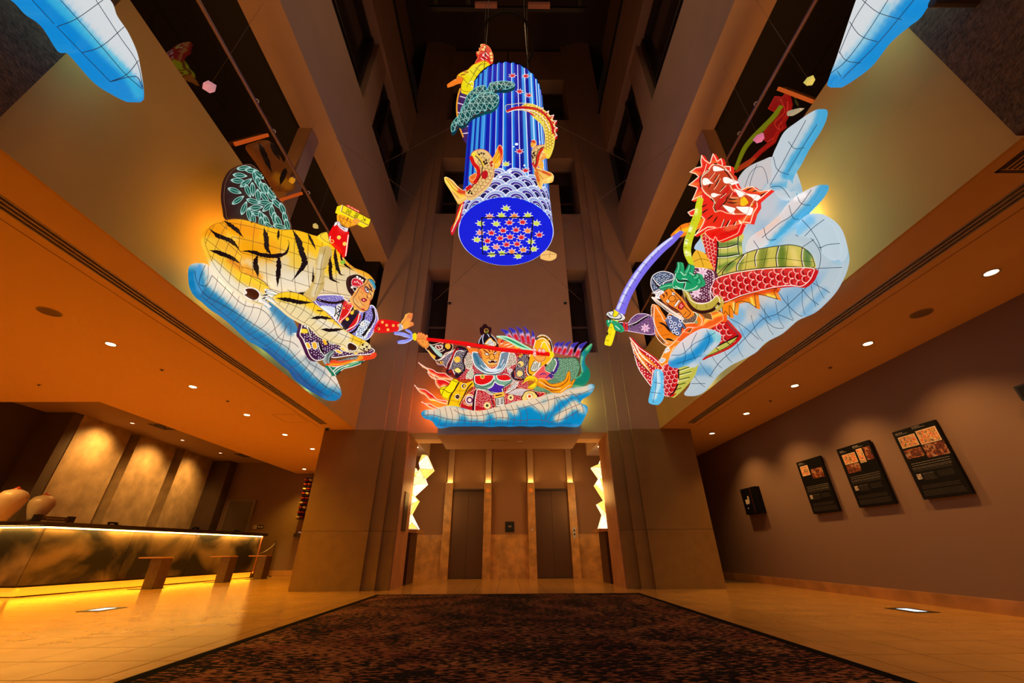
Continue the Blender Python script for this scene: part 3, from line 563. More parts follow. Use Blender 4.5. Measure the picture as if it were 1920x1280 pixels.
# ================================================================== PAPER LANTERN SCULPTURES
paper = bpy.data.materials.new('painted_paper'); paper.use_nodes = True; nt = paper.node_tree; b = nt.nodes['Principled BSDF']
at = nt.nodes.new('ShaderNodeVertexColor'); at.layer_name = 'Col'
dk = nt.nodes.new('ShaderNodeMix'); dk.data_type = 'RGBA'; dk.blend_type = 'MULTIPLY'; dk.inputs[0].default_value = 1; dk.inputs[7].default_value = (.3, .3, .3, 1)
nt.links.new(at.outputs[0], dk.inputs[6]); nt.links.new(dk.outputs[2], b.inputs['Base Color']); nt.links.new(at.outputs[0], b.inputs['Emission Color'])
b.inputs['Emission Strength'].default_value = LANT_E; b.inputs['Roughness'].default_value = .6; b.inputs['Specular IOR Level'].default_value = .2
def lin(c): return tuple(((v/255)/12.92 if v/255 <= .04045 else ((v/255+.055)/1.055)**2.4) for v in c)
K = (24, 10, 12); W = (250, 240, 228)
CR = dict(A=(350, 280, .25), B=(350, 460, .25), C=(770, 580, .1875), D=(800, 60, .15625), E=(800, 240, .2188), F=(1110, 180, .2656), G=(1110, 440, .2656),
          H=(540, 460, .125), I=(550, 580, .1094), J=(1120, 480, .1406), O=(780, 680, .09375), Q=(940, 680, .09375), S=(1280, 280, .09375),
          U=(1260, 400, .09375), V=(610, 370, .0625), L=(780, 620, .0625), M=(880, 600, .0625), N=(980, 600, .0729), X=(0, 0, 1/3), Z=(1280, 0, 1/3), P=(0, 0, 1))
def pt(s):
    if isinstance(s, str): return np.array([[float(v) for v in q.split(',')] for q in s.split()])
    return np.array(s, float)
def tr(T, p): x0, y0, s = CR[T]; return pt(p)*s+[x0, y0]
def smooth_closed(p, step):
    n = len(p); out = []
    for i in range(n):
        p0, p1, p2, p3 = p[i-1], p[i], p[(i+1) % n], p[(i+2) % n]; m = max(1, int(np.hypot(*(p2-p1))/step))
        for k in range(m):
            t = k/m; out.append(.5*((2*p1)+(-p0+p2)*t+(2*p0-5*p1+4*p2-p3)*t*t+(-p0+3*p1-3*p2+p3)*t**3))
    return np.array(out)
def straight_closed(p, step):
    out = []
    for a, b_ in zip(p, np.roll(p, -1, 0)):
        m = max(1, int(np.hypot(*(b_-a))/step)); out += [a+(b_-a)*k/m for k in range(m)]
    return np.array(out)
def smooth_open(p, step, sm=True):
    if len(p) == 2 or not sm:
        out = []
        for a, b_ in zip(p[:-1], p[1:]):
            m = max(1, int(np.hypot(*(b_-a))/step)); out += [a+(b_-a)*k/m for k in range(m)]
        return np.array(out+[p[-1]])
    q = np.vstack([2*p[0]-p[1], p, 2*p[-1]-p[-2]]); out = []
    for i in range(1, len(q)-2):
        p0, p1, p2, p3 = q[i-1:i+3]; m = max(1, int(np.hypot(*(p2-p1))/step))
        for k in range(m):
            t = k/m; out.append(.5*((2*p1)+(-p0+p2)*t+(2*p0-5*p1+4*p2-p3)*t*t+(-p0+3*p1-3*p2+p3)*t**3))
    return np.array(out+[p[-1]])
def segdist(P, a, b_):
    P = P[:, None, :]; d = b_-a; L = (d**2).sum(1)+1e-12
    t = np.clip(((P-a)*d).sum(2)/L, 0, 1); return np.sqrt((((a+t[..., None]*d)-P)**2).sum(2)).min(1)
def inside(P, poly):
    x, y = P[:, 0][:, None], P[:, 1][:, None]; a = poly; b_ = np.roll(poly, -1, 0)
    c = ((a[:, 1] > y) != (b_[:, 1] > y)) & (x < (b_[:, 0]-a[:, 0])*(y-a[:, 1])/(b_[:, 1]-a[:, 1]+1e-12)+a[:, 0])
    return c.sum(1) % 2 == 1
def dirs(P): return RT*((P[:, :1]-960)/FPX)+UP*((640-P[:, 1:])/FPX)+FW
CAMP = np.array([0, 0, CAM_H])
class Plane:          # a real mounting plane in the room
    def __init__(s, A, n): s.A = np.array(A, float); s.n = np.array(n, float)/np.linalg.norm(n)
    def pos(s, P, h):
        d = dirs(P); t = ((s.A-CAMP)@s.n+h)/(d@s.n); return CAMP+d*t[:, None]
    def back(s, X, T): return X-s.n*T
def vplane(a, b_):
    a = np.array([*a, 3.]); d = np.array([b_[0]-a[0], b_[1]-a[1], 0]); n = np.array([d[1], -d[0], 0.])
    if n@(CAMP-a) < 0: n = -n
    return Plane(a, n)
class Drum:
    def __init__(s, c, r): s.c = np.array(c); s.r = r
    def pos(s, P, h):
        d = dirs(P); o = CAMP[:2]-s.c; r = s.r+h; a = (d[:, :2]**2).sum(1); b_ = 2*(d[:, :2]@o); c = (o@o)-r*r
        D = np.maximum(b_*b_-4*a*c, 0); t = (-b_-np.sqrt(D))/(2*a); return CAMP+d*t[:, None]
    def back(s, X, T):
        v = X[:, :2]-s.c; v = v/np.linalg.norm(v, axis=1)[:, None]; Y = X.copy(); Y[:, :2] -= v*T; return Y
def noise2(P, f): return np.sin(P[:, 0]*f+1.3)*np.sin(P[:, 1]*f*1.17+.4)*.5+np.sin(P[:, 0]*f*2.3+P[:, 1]*f*1.9)*.3
def strip(p, w):
    p = smooth_open(pt(p), 20); n = len(p); w = np.interp(np.linspace(0, 1, n), np.linspace(0, 1, len(w)), w)
    t = np.gradient(p, axis=0); t /= np.linalg.norm(t, axis=1)[:, None]+1e-9; nn = np.stack([-t[:, 1], t[:, 0]], 1)
    return np.vstack([p+nn*w[:, None]/2, (p-nn*w[:, None]/2)[::-1]])
ALLN = [0]
def piece(surf, parent, name, T, outline, off=0, H=.06, R=None, col=(230, 220, 200), soft=(), marks=(), back=.05, sm=True, g=None, lw=None, label=None, edge=None, ew=1.6, mott=None):
    sc = CR[T][2]; o0 = tr(T, outline)
    g = g or float(np.clip(np.sqrt(abs((o0[:, 0]*np.roll(o0[:, 1], 1)-o0[:, 1]*np.roll(o0[:, 0], 1)).sum()))/26, 1.6, 5))
    ol = (smooth_closed if sm else straight_closed)(o0, g*.8)
    A_, B_ = ol, np.roll(ol, -1, 0)
    if R is None: R = 1e9
    else: R = R*sc
    ext = ol.max(0)-ol.min(0)
    gx = np.arange(ol[:, 0].min(), ol[:, 0].max(), g); gy = np.arange(ol[:, 1].min(), ol[:, 1].max(), g*.87)
    G = np.array([(x+(g/2 if j % 2 else 0), y) for j, y in enumerate(gy) for x in gx]) if len(gx) and len(gy) else np.zeros((0, 2))
    if len(G): G = G[inside(G, ol)]
    if len(G): G = G[segdist(G, A_, B_) > g*.5]
    dG = segdist(G, A_, B_) if len(G) else np.zeros(0)
    Rm = min(R, (dG.max() if len(dG) else 1)*1.0+1e-6)
    def hh(P, d=None):
        if len(P) == 0: return np.zeros(0)
        d = segdist(P, A_, B_) if d is None else d
        t = np.clip(d/Rm, 0, 1); return H*(1-(1-t)**2)**.6
    n = len(ol); allp = np.vstack([ol, G]) if len(G) else ol
    try: r = delaunay_2d_cdt([Vector(p) for p in allp], [(i, (i+1) % n) for i in range(n)], [list(range(n))], 1, 1e-4)
    except Exception: return None
    P = np.array([[v.x, v.y] for v in r[0]]); F = [tuple(f) for f in r[2]]
    if not F: return None
    hp = hh(P); X = surf.pos(P, off+hp); C = np.tile(np.array(col, float), (len(P), 1))
    for sf in soft:
        sp, rad, c = sf[:3]; op = sf[3] if len(sf) > 3 else 1
        q = tr(T, sp); q = smooth_open(q, 6) if len(q) > 1 else np.vstack([q, q+.01]); d = segdist(P, q[:-1], q[1:])
        wgt = op/(1+np.exp((d*(1+.2*noise2(P, .25))-rad*sc*1.12)/(rad*sc*.17+.3))); C = C*(1-wgt[:, None])+np.array(c, float)*wgt[:, None]
    if mott:
        nz = noise2(P, mott[1])+.6*noise2(P[:, ::-1]+31, mott[1]*.45); wg = (mott[2]*np.clip(nz-.15, 0, 1))[:, None]; C = C*(1-wg)+np.array(mott[0], float)*wg
    C = C/255; C = np.where(C <= .04045, C/12.92, ((C+.055)/1.055)**2.4)
    V = [X]; Cs = [C]; FF = list(F); base = len(P)
    # rim and back
    i0 = np.arange(n)
    key = {}
    for f in F:
        for a, b_ in zip(f, f[1:]+f[:1]):
            k = (min(a, b_), max(a, b_)); key[k] = None if k in key else (a, b_)
    bd = [e for e in key.values() if e]
    Xb = surf.back(X, back+hp*.9 if np.isscalar(back) else back) if False else surf.back(surf.pos(P, np.full(len(P), off)), back)
    V.append(Xb); Cs.append(C); FF += [tuple(reversed([i+base for i in f])) for f in F]
    FF += [(b_, a, a+base, b_+base) for a, b_ in bd]; nv = 2*base
    lay = [0]
    def addgeo(Pm, fm, c):
        nonlocal nv
        lay[0] += 1; X_ = surf.pos(Pm, off+hh(Pm)+.004+.0009*lay[0]); V.append(X_); Cs.append(np.tile(lin(c), (len(Pm), 1)))
        FF.extend([tuple(i+nv for i in f) for f in fm]); nv += len(Pm)
    def ribbon(q, w, c, taper=0, jag=0, sm_=True, clip=True):
        q = smooth_open(q, 2.2, sm_)
        if len(q) < 2: return
        m = len(q); t = np.gradient(q, axis=0); t /= np.linalg.norm(t, axis=1)[:, None]+1e-9; nn = np.stack([-t[:, 1], t[:, 0]], 1)
        ww = np.full(m, w/2.)
        if taper: u = np.linspace(0, 1, m); ww *= np.clip(np.minimum(u*4, (1-u)*3), .12, 1)
        wa = ww*(1+jag*np.random.uniform(-1, 1, m)); wb = ww*(1+jag*np.random.uniform(-1, 1, m))
        a = q+nn*wa[:, None]; b_ = q-nn*wb[:, None]
        ok = inside(q, ol) if clip else np.ones(m, bool)
        Pm = np.vstack([a, b_]); fm = [(i, i+1, i+1+m, i+m) for i in range(m-1) if ok[i] and ok[i+1]]
        if fm:
            used = sorted({i for f in fm for i in f}); mp_ = {u: k for k, u in enumerate(used)}
            addgeo(Pm[used], [tuple(mp_[i] for i in f) for f in fm], c)
    def poly(q, c, sm_=True, clip=True):
        q = (smooth_closed if sm_ else straight_closed)(q, 3); k = len(q)
        ex = q.max(0)-q.min(0); gg = 3.2
        if min(ex) > 6: Gp = np.array([(x, y) for x in np.arange(q[:, 0].min(), q[:, 0].max(), gg) for y in np.arange(q[:, 1].min(), q[:, 1].max(), gg)]); Gp = Gp[inside(Gp, q)]
        else: Gp = np.zeros((0, 2))
        al = np.vstack([q, Gp]) if len(Gp) else q
        try: rr = delaunay_2d_cdt([Vector(p) for p in al], [(i, (i+1) % k) for i in range(k)], [list(range(k))], 1, 1e-4)
        except Exception: return
        Pm = np.array([[v.x, v.y] for v in rr[0]]); fm = [tuple(f) for f in rr[2]]
        if clip and fm:
            cen = np.array([Pm[list(f)].mean(0) for f in fm]); ok = inside(cen, ol); fm = [f for f, o_ in zip(fm, ok) if o_]
        if fm: addgeo(Pm, fm, c)
    def dots(cs, rad, c, k=6):
        if len(cs) == 0: return
        cs = cs[inside(cs, ol)]; Pm = []; fm = []
        for p in cs:
            b0 = len(Pm); Pm += [p+rad*np.array([math.cos(2*math.pi*i/k), math.sin(2*math.pi*i/k)]) for i in range(k)]; fm.append(tuple(range(b0, b0+k)))
        if fm: addgeo(np.array(Pm), fm, c)
    def lattice(reg, sp, jit=.2, ang=.5):
        lo, hi = reg.min(0), reg.max(0); c0 = (lo+hi)/2; Rr = np.hypot(*(hi-lo))/2+sp; k = int(Rr/sp)+1
        L_ = np.array([((i+(j % 2)*.5)*sp, j*sp*.87) for i in range(-k, k+1) for j in range(-k, k+1)]); L_ += np.random.uniform(-jit, jit, L_.shape)*sp
        R2 = np.array([[math.cos(ang), -math.sin(ang)], [math.sin(ang), math.cos(ang)]]); L_ = L_@R2.T+c0; return L_[inside(L_, reg)]
    for mk in marks:
        k = mk[0]
        if k == 'l': [ribbon(tr(T, q), mk[2], mk[3] if len(mk) > 3 else K, sm_=not (len(mk) > 4)) for q in (mk[1] if isinstance(mk[1], list) and isinstance(mk[1][0], str) else [mk[1]])]
        elif k == 's': [ribbon(tr(T, q), mk[2]*sc, mk[3] if len(mk) > 3 else K, taper=1, jag=.25 if len(mk) < 5 else mk[4]) for q in (mk[1] if isinstance(mk[1], list) and isinstance(mk[1][0], str) else [mk[1]])]
        elif k == 'p': poly(tr(T, mk[1]), mk[2], len(mk) < 4)
        elif k == 'po': q = tr(T, mk[1]); poly(q, mk[2]); ribbon(np.vstack([q, q[:1]]) if 1 else q, mk[4] if len(mk) > 4 else 1.3, mk[3])
        elif k == 'c':      # circles: (c, centres, r, col)
            dots(tr(T, mk[1]), mk[2]*sc, mk[3], 14)
        elif k == 'dot': dots(lattice(tr(T, mk[1]), mk[2]*sc), mk[3]*sc, mk[4])
        elif k == 'scale':  # rows of arcs (region, spacing, angle, line colour, dark)
            cs = lattice(tr(T, mk[1]), mk[2]*sc, 0.05, mk[3]); r_ = mk[2]*sc*.52
            for p in cs:
                th = np.linspace(-.2, math.pi+.2, 7)+mk[3]; ribbon(p+r_*np.stack([np.cos(th), np.sin(th)], 1), max(.9, r_*.16), mk[4])
                if len(mk) > 5: ribbon(p+r_*.45*np.stack([np.cos(th[1:6]), np.sin(th[1:6])], 1), max(.8, r_*.2), mk[5])
        elif k == 'cross':  # ribs across a spine: (spine, half width, spacing, colour)
            q = smooth_open(tr(T, mk[1]), 2); L_ = np.concatenate([[0], np.cumsum(np.hypot(*np.diff(q, axis=0).T))]); t = np.gradient(q, axis=0); t /= np.linalg.norm(t, axis=1)[:, None]
            for s_ in np.arange(mk[3]*sc*.5, L_[-1], mk[3]*sc):
                i = np.searchsorted(L_, s_); i = min(i, len(q)-1); nn = np.array([-t[i, 1], t[i, 0]]); hw = mk[2]*sc; bow = t[i]*hw*.18
                ribbon(np.array([q[i]+nn*hw-bow, q[i]+nn*hw*.5, q[i]+bow*.5, q[i]-nn*hw*.5, q[i]-nn*hw-bow]), mk[5] if len(mk) > 5 else .8, mk[4] if len(mk) > 4 else (60, 40, 40))
        elif k == 'net':    # net of wires: (spacing, angle, colour)
            lo, hi = ol.min(0), ol.max(0); c0 = (lo+hi)/2; Rr = np.hypot(*(hi-lo))/2; a = mk[2]
            for aa in (a, a+1.45):
                u = np.array([math.cos(aa), math.sin(aa)]); v = np.array([-u[1], u[0]])
                for s_ in np.arange(-Rr, Rr, mk[1]*sc):
                    ts = np.linspace(-Rr, Rr, 12); ribbon(c0+v*s_+u*ts[:, None]+v*(np.sin(ts/Rr*2+aa)*mk[1]*sc*.6)[:, None], .8, mk[3])
        elif k == 'flower':
            for p in tr(T, mk[1]):
                for i in range(7):
                    a = i*.9+p[0]; u = np.array([math.cos(a), math.sin(a)]); v = np.array([-u[1], u[0]]); r_ = mk[2]*sc
                    q = np.array([p, p+u*r_*.5+v*r_*.2, p+u*r_, p+u*r_*.5-v*r_*.2]); poly(q, mk[3], False); 
                dots(np.array([p]), mk[2]*sc*.22, mk[4])
        elif k == 'leaf':   # lens shapes: list of (x, y, angle, length, width), fill, line
            for (x, y, a, Ln, wd) in mk[1]:
                p = tr(T, [(x, y)])[0]; u = np.array([math.cos(a), math.sin(a)]); v = np.array([-u[1], u[0]]); L2 = Ln*sc; w2 = wd*sc
                e_ = [(0, 0), (.2, .38), (.5, .5), (.8, .3), (1, 0), (.8, -.3), (.5, -.5), (.2, -.38)]; q = np.array([p+u*L2*(s_-.5)+v*w2*t_ for s_, t_ in e_])
                poly(q, mk[3], True, False) if 0 else None
                qq = np.array([p+(z-p)*1.0 for z in q]); poly(p+(qq-p)*np.array([1.0, 1.0]), mk[3]); poly(p+(q-p)*.82, mk[2]); ribbon(np.array([p-u*L2*.4, p+u*L2*.45]), .8, mk[3])
        elif k == 'text':
            for ch, (x, y), size, up in mk[1]:
                fc = bpy.data.curves.new('glyph', 'FONT'); fc.body = ch; fc.align_x = 'CENTER'; fc.align_y = 'CENTER'; fc.resolution_u = 2
                fo = bpy.data.objects.new('glyph', fc); COL.objects.link(fo); bpy.context.view_layer.update(); gm = fo.to_mesh()
                gp = np.array([(v.co.x, v.co.y) for v in gm.vertices]); gf = [tuple(p.vertices) for p in gm.polygons]; fo.to_mesh_clear(); bpy.data.objects.remove(fo)
                if len(gp) == 0: continue
                gp -= (gp.max(0)+gp.min(0))/2; gp /= np.abs(gp).max()*2; u = np.array(up)/np.hypot(*up); rr_ = np.array([-u[1], u[0]])
                c_ = tr(T, [(x, y)])[0]; addgeo(c_+(gp[:, :1]*rr_+gp[:, 1:]*u)*size*sc, gf, mk[2])
    if edge:
        t_ = np.roll(ol, -1, 0)-np.roll(ol, 1, 0); t_ /= np.linalg.norm(t_, axis=1)[:, None]+1e-9
        sg = 1 if (ol[:, 0]*np.roll(ol[:, 1], -1)-ol[:, 1]*np.roll(ol[:, 0], -1)).sum() > 0 else -1
        q = ol+sg*np.stack([-t_[:, 1], t_[:, 0]], 1)*ew*.5; ribbon(np.vstack([q, q[:1]]), ew, edge, sm_=False, clip=False)
    V = np.vstack(V); Cs = np.vstack(Cs)
    me = bpy.data.meshes.new(name); me.from_pydata(V.tolist(), [], FF); ca = me.color_attributes.new('Col', 'FLOAT_COLOR', 'POINT')
    ca.data.foreach_set('color', np.hstack([Cs, np.ones((len(Cs), 1))]).ravel())
    me.update(); ALLN[0] += len(me.polygons)
    o = link(name, me, paper, parent, smooth=False)
    if label: o['label'] = label
    return o
# ---------------------------------------------------------------- LEFT: tiger and warrior on a cloud
CRM = (226, 214, 196); BLU = (0, 116, 172); ORG = (240, 160, 20); YEL = (245, 205, 50)
wallL = Plane((-3.08, 0, 0), (1, 0, 0)); tigP = vplane((-3.0, 2.8), (-2.15, 5.0))
tg = empty('tiger_lantern', (-2.8, 4.2, 3.2), 'huge glowing paper lantern of a tiger and warrior on a blue cloud, left wall', 'lantern')
piece(wallL, tg, 'cloud_base', 'B', '50,200 60,155 100,133 150,140 185,165 230,215 290,290 360,330 460,350 560,380 640,430 720,470 800,560 850,660 885,700 910,780 960,850 1010,900 1070,930 1110,970 1130,1010 1150,1060 1162,1110 1150,1145 1110,1165 1060,1155 1000,1120 940,1085 880,1040 830,1000 790,940 740,900 690,855 640,810 570,760 500,720 440,670 400,630 340,575 270,520 210,480 150,425 110,395 75,350 55,290',
  off=.05, H=.3, R=150, col=CRM, g=4.5, back=.05,
  soft=[('60,230 90,340 200,430 330,545 450,655 570,735 700,840 800,930 900,1030 1010,1110 1120,1150', 62, BLU), ('100,160 80,230 100,330', 22, (60, 150, 205)), ('640,440 720,530 800,620 880,700', 46, (50, 125, 170)), ('600,800 800,960 1000,1120', 26, (0, 84, 145)), ('260,240 320,310', 30, (245, 240, 215)), ('900,850 960,900 1020,960', 28, (150, 170, 180), .7)],
  marks=[('l', '140,145 105,230 95,290 150,300 190,225', 1.1), ('l', '60,190 80,280 140,370 260,440 360,500 470,570 580,640 680,720 760,770 830,850 930,950 1030,1050 1150,1120', 1.0),
   ('l', '190,225 290,320 420,440 560,480 640,560 690,690 800,730 870,800 920,880 1000,930 1080,1000 1155,1085', 1.0, (70, 50, 50)), ('l', '120,390 260,500 400,610 520,700 650,790 780,900 900,1030 1060,1130', .8, (0, 50, 90)),
   ('cross', '90,300 200,350 330,450 450,520 560,590 660,740 780,800 850,900 950,980 1060,1060 1150,1130', 190, 66, (70, 50, 55))], edge=None)
piece(wallL, tg, 'cloud_curl', 'B', '560,440 600,455 660,500 700,560 725,610 780,650 850,665 870,735 900,810 930,850 880,830 820,770 760,760 690,700 630,620 580,540 520,470',
  off=.22, H=.1, col=CRM, soft=[('640,480 700,570 790,655', 20, (90, 150, 180), .8)], marks=[('l', '600,455 670,510 705,580 760,645 850,665', 1.4, W)])
# bamboo screen: unlit dark paper with green leaves
random.seed(3); lv = []
for (x, y, a) in [(430, 140, -.1), (490, 160, .15), (400, 195, .1), (385, 235, .1), (445, 250, -.6), (515, 205, 1.4), (360, 310, .35), (385, 380, -.6), (430, 440, -1.2), (460, 310, 1.2), (495, 300, 1.5), (540, 250, 1.3), (570, 290, 1.2), (535, 350, 1.5), (500, 390, .3), (520, 435, -.1), (585, 360, .9), (590, 400, .1), (610, 430, -.7), (530, 480, .2), (470, 490, 1.4), (500, 530, 1.5), (560, 510, 1.3), (600, 300, 1.1), (640, 360, .9), (680, 410, .8), (640, 470, 1.5), (660, 520, 1.5), (600, 540, 1.2), (690, 540, 1.1), (720, 450, 1.2), (740, 520, 1.3), (560, 555, 1.5), (620, 580, .8), (640, 320, 1.0), (700, 580, .2), (755, 570, 1.3), (580, 200, .8), (545, 190, .7)]:
    lv.append((x, y, a, 112, 40))
piece(Plane((-3.05, 0, 0), (1, 0, 0)), tg, 'bamboo_screen', 'A', '290,450 278,360 290,250 335,165 400,125 480,112 545,165 610,270 670,345 735,425 770,520 785,610 700,600 600,580 500,545 400,525 310,525',
  off=.1, H=.03, col=(46, 22, 18), g=4, back=.03, marks=[('leaf', lv, (6, 84, 68), (165, 205, 195))], edge=(120, 80, 60), ew=.8)
# tiger
NETC = (90, 60, 30)
piece(tigP, tg, 'tiger_body', 'A', '215,620 245,560 300,528 360,518 430,525 500,545 560,565 640,585 720,600 800,600 870,615 930,635 1000,655 1075,690 1110,720 1160,780 1200,835 1260,885 1320,908 1370,935 1405,975 1415,1010 1350,1010 1260,950 1225,985 1240,1060 1270,1110 1230,1125 1180,1110 1150,1090 1060,1080 980,1085 965,1135 900,1125 800,1110 700,1115 640,1070 600,1010 540,970 430,925 400,860 340,760 250,690',
  off=.0, H=.34, R=230, g=4.5, back=.1, col=(226, 204, 160), soft=[('240,560 420,560 640,630 860,660 1010,700 1080,760', 105, (246, 184, 18)), ('330,560 420,600 500,620', 52, (244, 150, 8)), ('440,740 620,760', 75, (240, 160, 14)), ('1200,850 1300,905 1390,960', 24, (240, 165, 30)), ('810,740 830,840', 55, (240, 190, 40), .8), ('420,900 520,960', 40, (225, 150, 30)), ('1040,770 1080,880', 60, (246, 195, 30), .9), ('700,1000 860,1000', 70, (232, 218, 190))],
  marks=[('net', 104, .12, NETC), ('s', ['275,530 330,570 380,610 425,660', '400,765 470,765 560,790 640,800 720,790 755,760 768,700 758,680'], 30), ('s', ['580,585 595,660 605,740 640,800', '535,790 515,850 530,920 535,960', '690,790 690,880 685,960 680,1030'], 36),
   ('s', '790,595 840,690 862,770 885,850 850,910 790,985', 42), ('s', ['690,600 685,680', '470,530 492,552', '905,625 940,690 970,755'], 18), ('s', ['1078,800 1080,950 1100,980 1150,1002', '1112,735 1120,840 1150,930 1188,945'], 26), ('s', ['1150,760 1170,840 1220,890 1258,910'], 15),
   ('s', '755,1052 810,1078 870,1082 925,1070 955,1020 948,950 950,880', 24), ('p', '1225,985 1240,945 1280,938 1330,960 1380,1000 1400,1010 1300,1010', K)], edge=(80, 40, 20), ew=.8)
piece(tigP, tg, 'hind_leg', 'A', '135,690 148,620 185,575 235,550 290,560 350,620 400,700 415,780 405,850 400,905 430,928 480,945 545,972 600,1010 640,1065 648,1110 600,1158 530,1150 450,1112 390,1065 320,1010 250,930 195,850 165,780',
  off=.12, H=.2, R=110, g=4, col=(244, 190, 50), soft=[('170,600 250,600', 50, (240, 150, 12)), ('200,880 330,1000 460,1080 560,1120', 44, (232, 220, 190)), ('400,960 520,980 600,1030', 26, (242, 200, 40)), ('330,830 400,880', 25, (230, 140, 30)), ('250,700 380,760', 35, (240, 170, 40), .8)],
  marks=[('net', 80, .5, NETC), ('s', ['172,598 240,650 320,680 370,720 405,770', '168,755 260,780 350,820 412,862'], 32), ('po', '425,1090 450,1075 435,1050 470,1038 520,1050 548,1085 535,1120 500,1132 460,1115', (70, 28, 12), W, 2), ('p', '585,1060 605,1048 622,1058 610,1078 590,1078', K), ('s', ['560,1120 620,1105 640,1100', '550,1140 620,1125', '570,1095 640,1080'], 10)], edge=(90, 50, 20), ew=.8)
for k, q in enumerate(['600,1050 640,1060 690,1080', '600,1075 650,1090 700,1110', '590,1100 640,1120 690,1150', '570,1125 610,1150 640,1180']):
    piece(tigP, tg, 'claw', 'A', strip(q, [16, 10, 1]), off=.3, H=.02, col=(240, 235, 225), edge=K, ew=.7)
piece(tigP, tg, 'cheek_ruff', 'A', '1000,745 1040,723 1078,735 1092,780 1078,840 1060,880 1035,960 1030,1030 990,1085 960,1138 925,1110 900,1080 935,1030 945,960 950,890 945,850 970,800', off=.27, H=.09, col=(198, 168, 96),
  soft=[('1010,800 990,900 980,1000 950,1090', 16, (225, 205, 160))], marks=[('s', ['985,760 955,840', '945,870 950,960 930,1040', '1085,790 1060,880 1030,970'], 13, (60, 30, 15), .6), ('l', ['1040,740 1010,860 1000,960 960,1090', '950,890 1010,900 1060,880', '940,1000 1000,1010 1030,1000'], .8, NETC)])
piece(tigP, tg, 'ear', 'A', '1002,655 1012,635 1045,617 1060,632 1072,690 1078,708 1040,690', off=.2, H=.05, col=YEL, edge=NETC, ew=.8)
piece(tigP, tg, 'fore_leg', 'B', '640,395 720,350 800,350 880,375 955,430 1010,470 1060,510 1120,570 1200,640 1290,690 1350,720 1385,755 1370,790 1320,800 1260,800 1215,790 1180,750 1100,730 1000,680 930,610 860,570 790,530 720,470',
  off=.26, H=.16, R=60, g=3.5, col=(234, 214, 160), soft=[('700,370 850,390 960,440 1080,540 1200,640 1300,700', 40, (250, 196, 10)), ('1000,560 1100,620 1200,680', 30, (236, 222, 190))],
  marks=[('cross', '660,400 800,450 950,530 1080,620 1200,700 1360,770', 140, 62, NETC), ('l', '680,410 850,470 1000,570 1150,660 1340,740', .8, NETC), ('s', ['668,395 760,408 850,425 955,428'], 30), ('s', ['925,547 1010,540 1100,552', '1000,627 1080,635 1190,625'], 22), ('s', '970,487 1030,492', 10),
   ('po', '1205,740 1230,728 1275,755 1272,785 1235,790 1205,775', (60, 25, 12), W, 1.6), ('c', '1320,745 1350,760 1330,775 1365,782', 8, K), ('s', ['1290,770 1330,790 1370,800'], 8)], edge=(90, 60, 20), ew=.8)
# tiger mouth
piece(tigP, tg, 'jaw', 'H', '915,560 930,475 980,440 1045,462 1110,510 1175,555 1200,620 1150,700 1070,790 1030,770 980,720 940,660', off=.3, H=.02, col=(50, 16, 14),
  marks=[('po', '955,545 970,505 1020,490 1100,530 1125,580 1060,612 965,600', (205, 30, 45), (245, 180, 180), 1.2), ('l', ['990,560 1000,535 1020,560 1040,530 1060,575', '1075,560 1090,590'], 1, W), ('po', '960,620 1000,690 1035,640 990,625', (30, 8, 10), W, 1.1), ('p', '1000,700 1050,690 1080,720 1050,740', (215, 60, 70))])
for q in ('1040,455 1060,470 1050,490', '1080,480 1100,495 1088,512', '1120,505 1138,522 1122,535', '960,610 985,615 968,640'):
    piece(tigP, tg, 'tooth', 'H', q, off=.33, H=.015, col=W, sm=False)
piece(tigP, tg, 'tiger_eye', 'H', '825,235 845,215 858,245 845,275', off=.3, H=.02, col=(150, 190, 60), marks=[('c', '843,245', 7, K)])
# warrior: face, robe, arms
piece(tigP, tg, 'head', 'H', '1210,500 1265,510 1305,565 1322,640 1302,690 1288,750 1272,800 1245,830 1238,870 1212,950 1180,985 1130,975 1060,935 985,855 975,790 1010,740 1040,690 1080,620 1150,585 1190,545', off=.36, H=.1, col=(238, 160, 78),
  soft=[('1245,520 1300,590 1312,630', 26, (40, 150, 190)), ('1000,830 1080,880', 28, (240, 185, 110)), ('1230,700 1270,740', 20, (245, 190, 110)), ('1110,630 1180,690', 22, (225, 90, 60), .7)],
  marks=[('po', '1150,618 1175,640 1195,665 1222,695 1185,705 1160,670', (245, 240, 235), (60, 20, 50), 1.4), ('c', '1190,665', 14, (25, 40, 60)), ('s', ['1135,590 1185,625 1230,665 1285,680', '1200,560 1235,620 1260,690'], 16, (50, 10, 40), .05), ('l', ['1185,740 1190,790 1215,800', '1230,700 1250,740 1240,790', '1260,630 1240,660 1270,700'], 1.2), ('po', '1095,810 1135,790 1185,818 1130,845', (210, 40, 60), K, 1.1), ('c', '1135,818', 10, (250, 220, 215)),
   ('p', '985,905 1060,950 1130,945 1150,960 1100,985 1020,945', (215, 20, 25)), ('l', ['1010,800 1060,870', '1060,760 1100,870 1150,900', '1080,690 1130,720'], .8, (150, 80, 30)), ('s', '1215,800 1235,850 1200,900', 10, (200, 30, 40), .05)], edge=K, ew=1.1)
piece(tigP, tg, 'nose', 'H', '1180,735 1215,720 1250,735 1262,770 1240,800 1205,795', off=.46, H=.05, col=(244, 175, 90), edge=(120, 30, 20), ew=1)
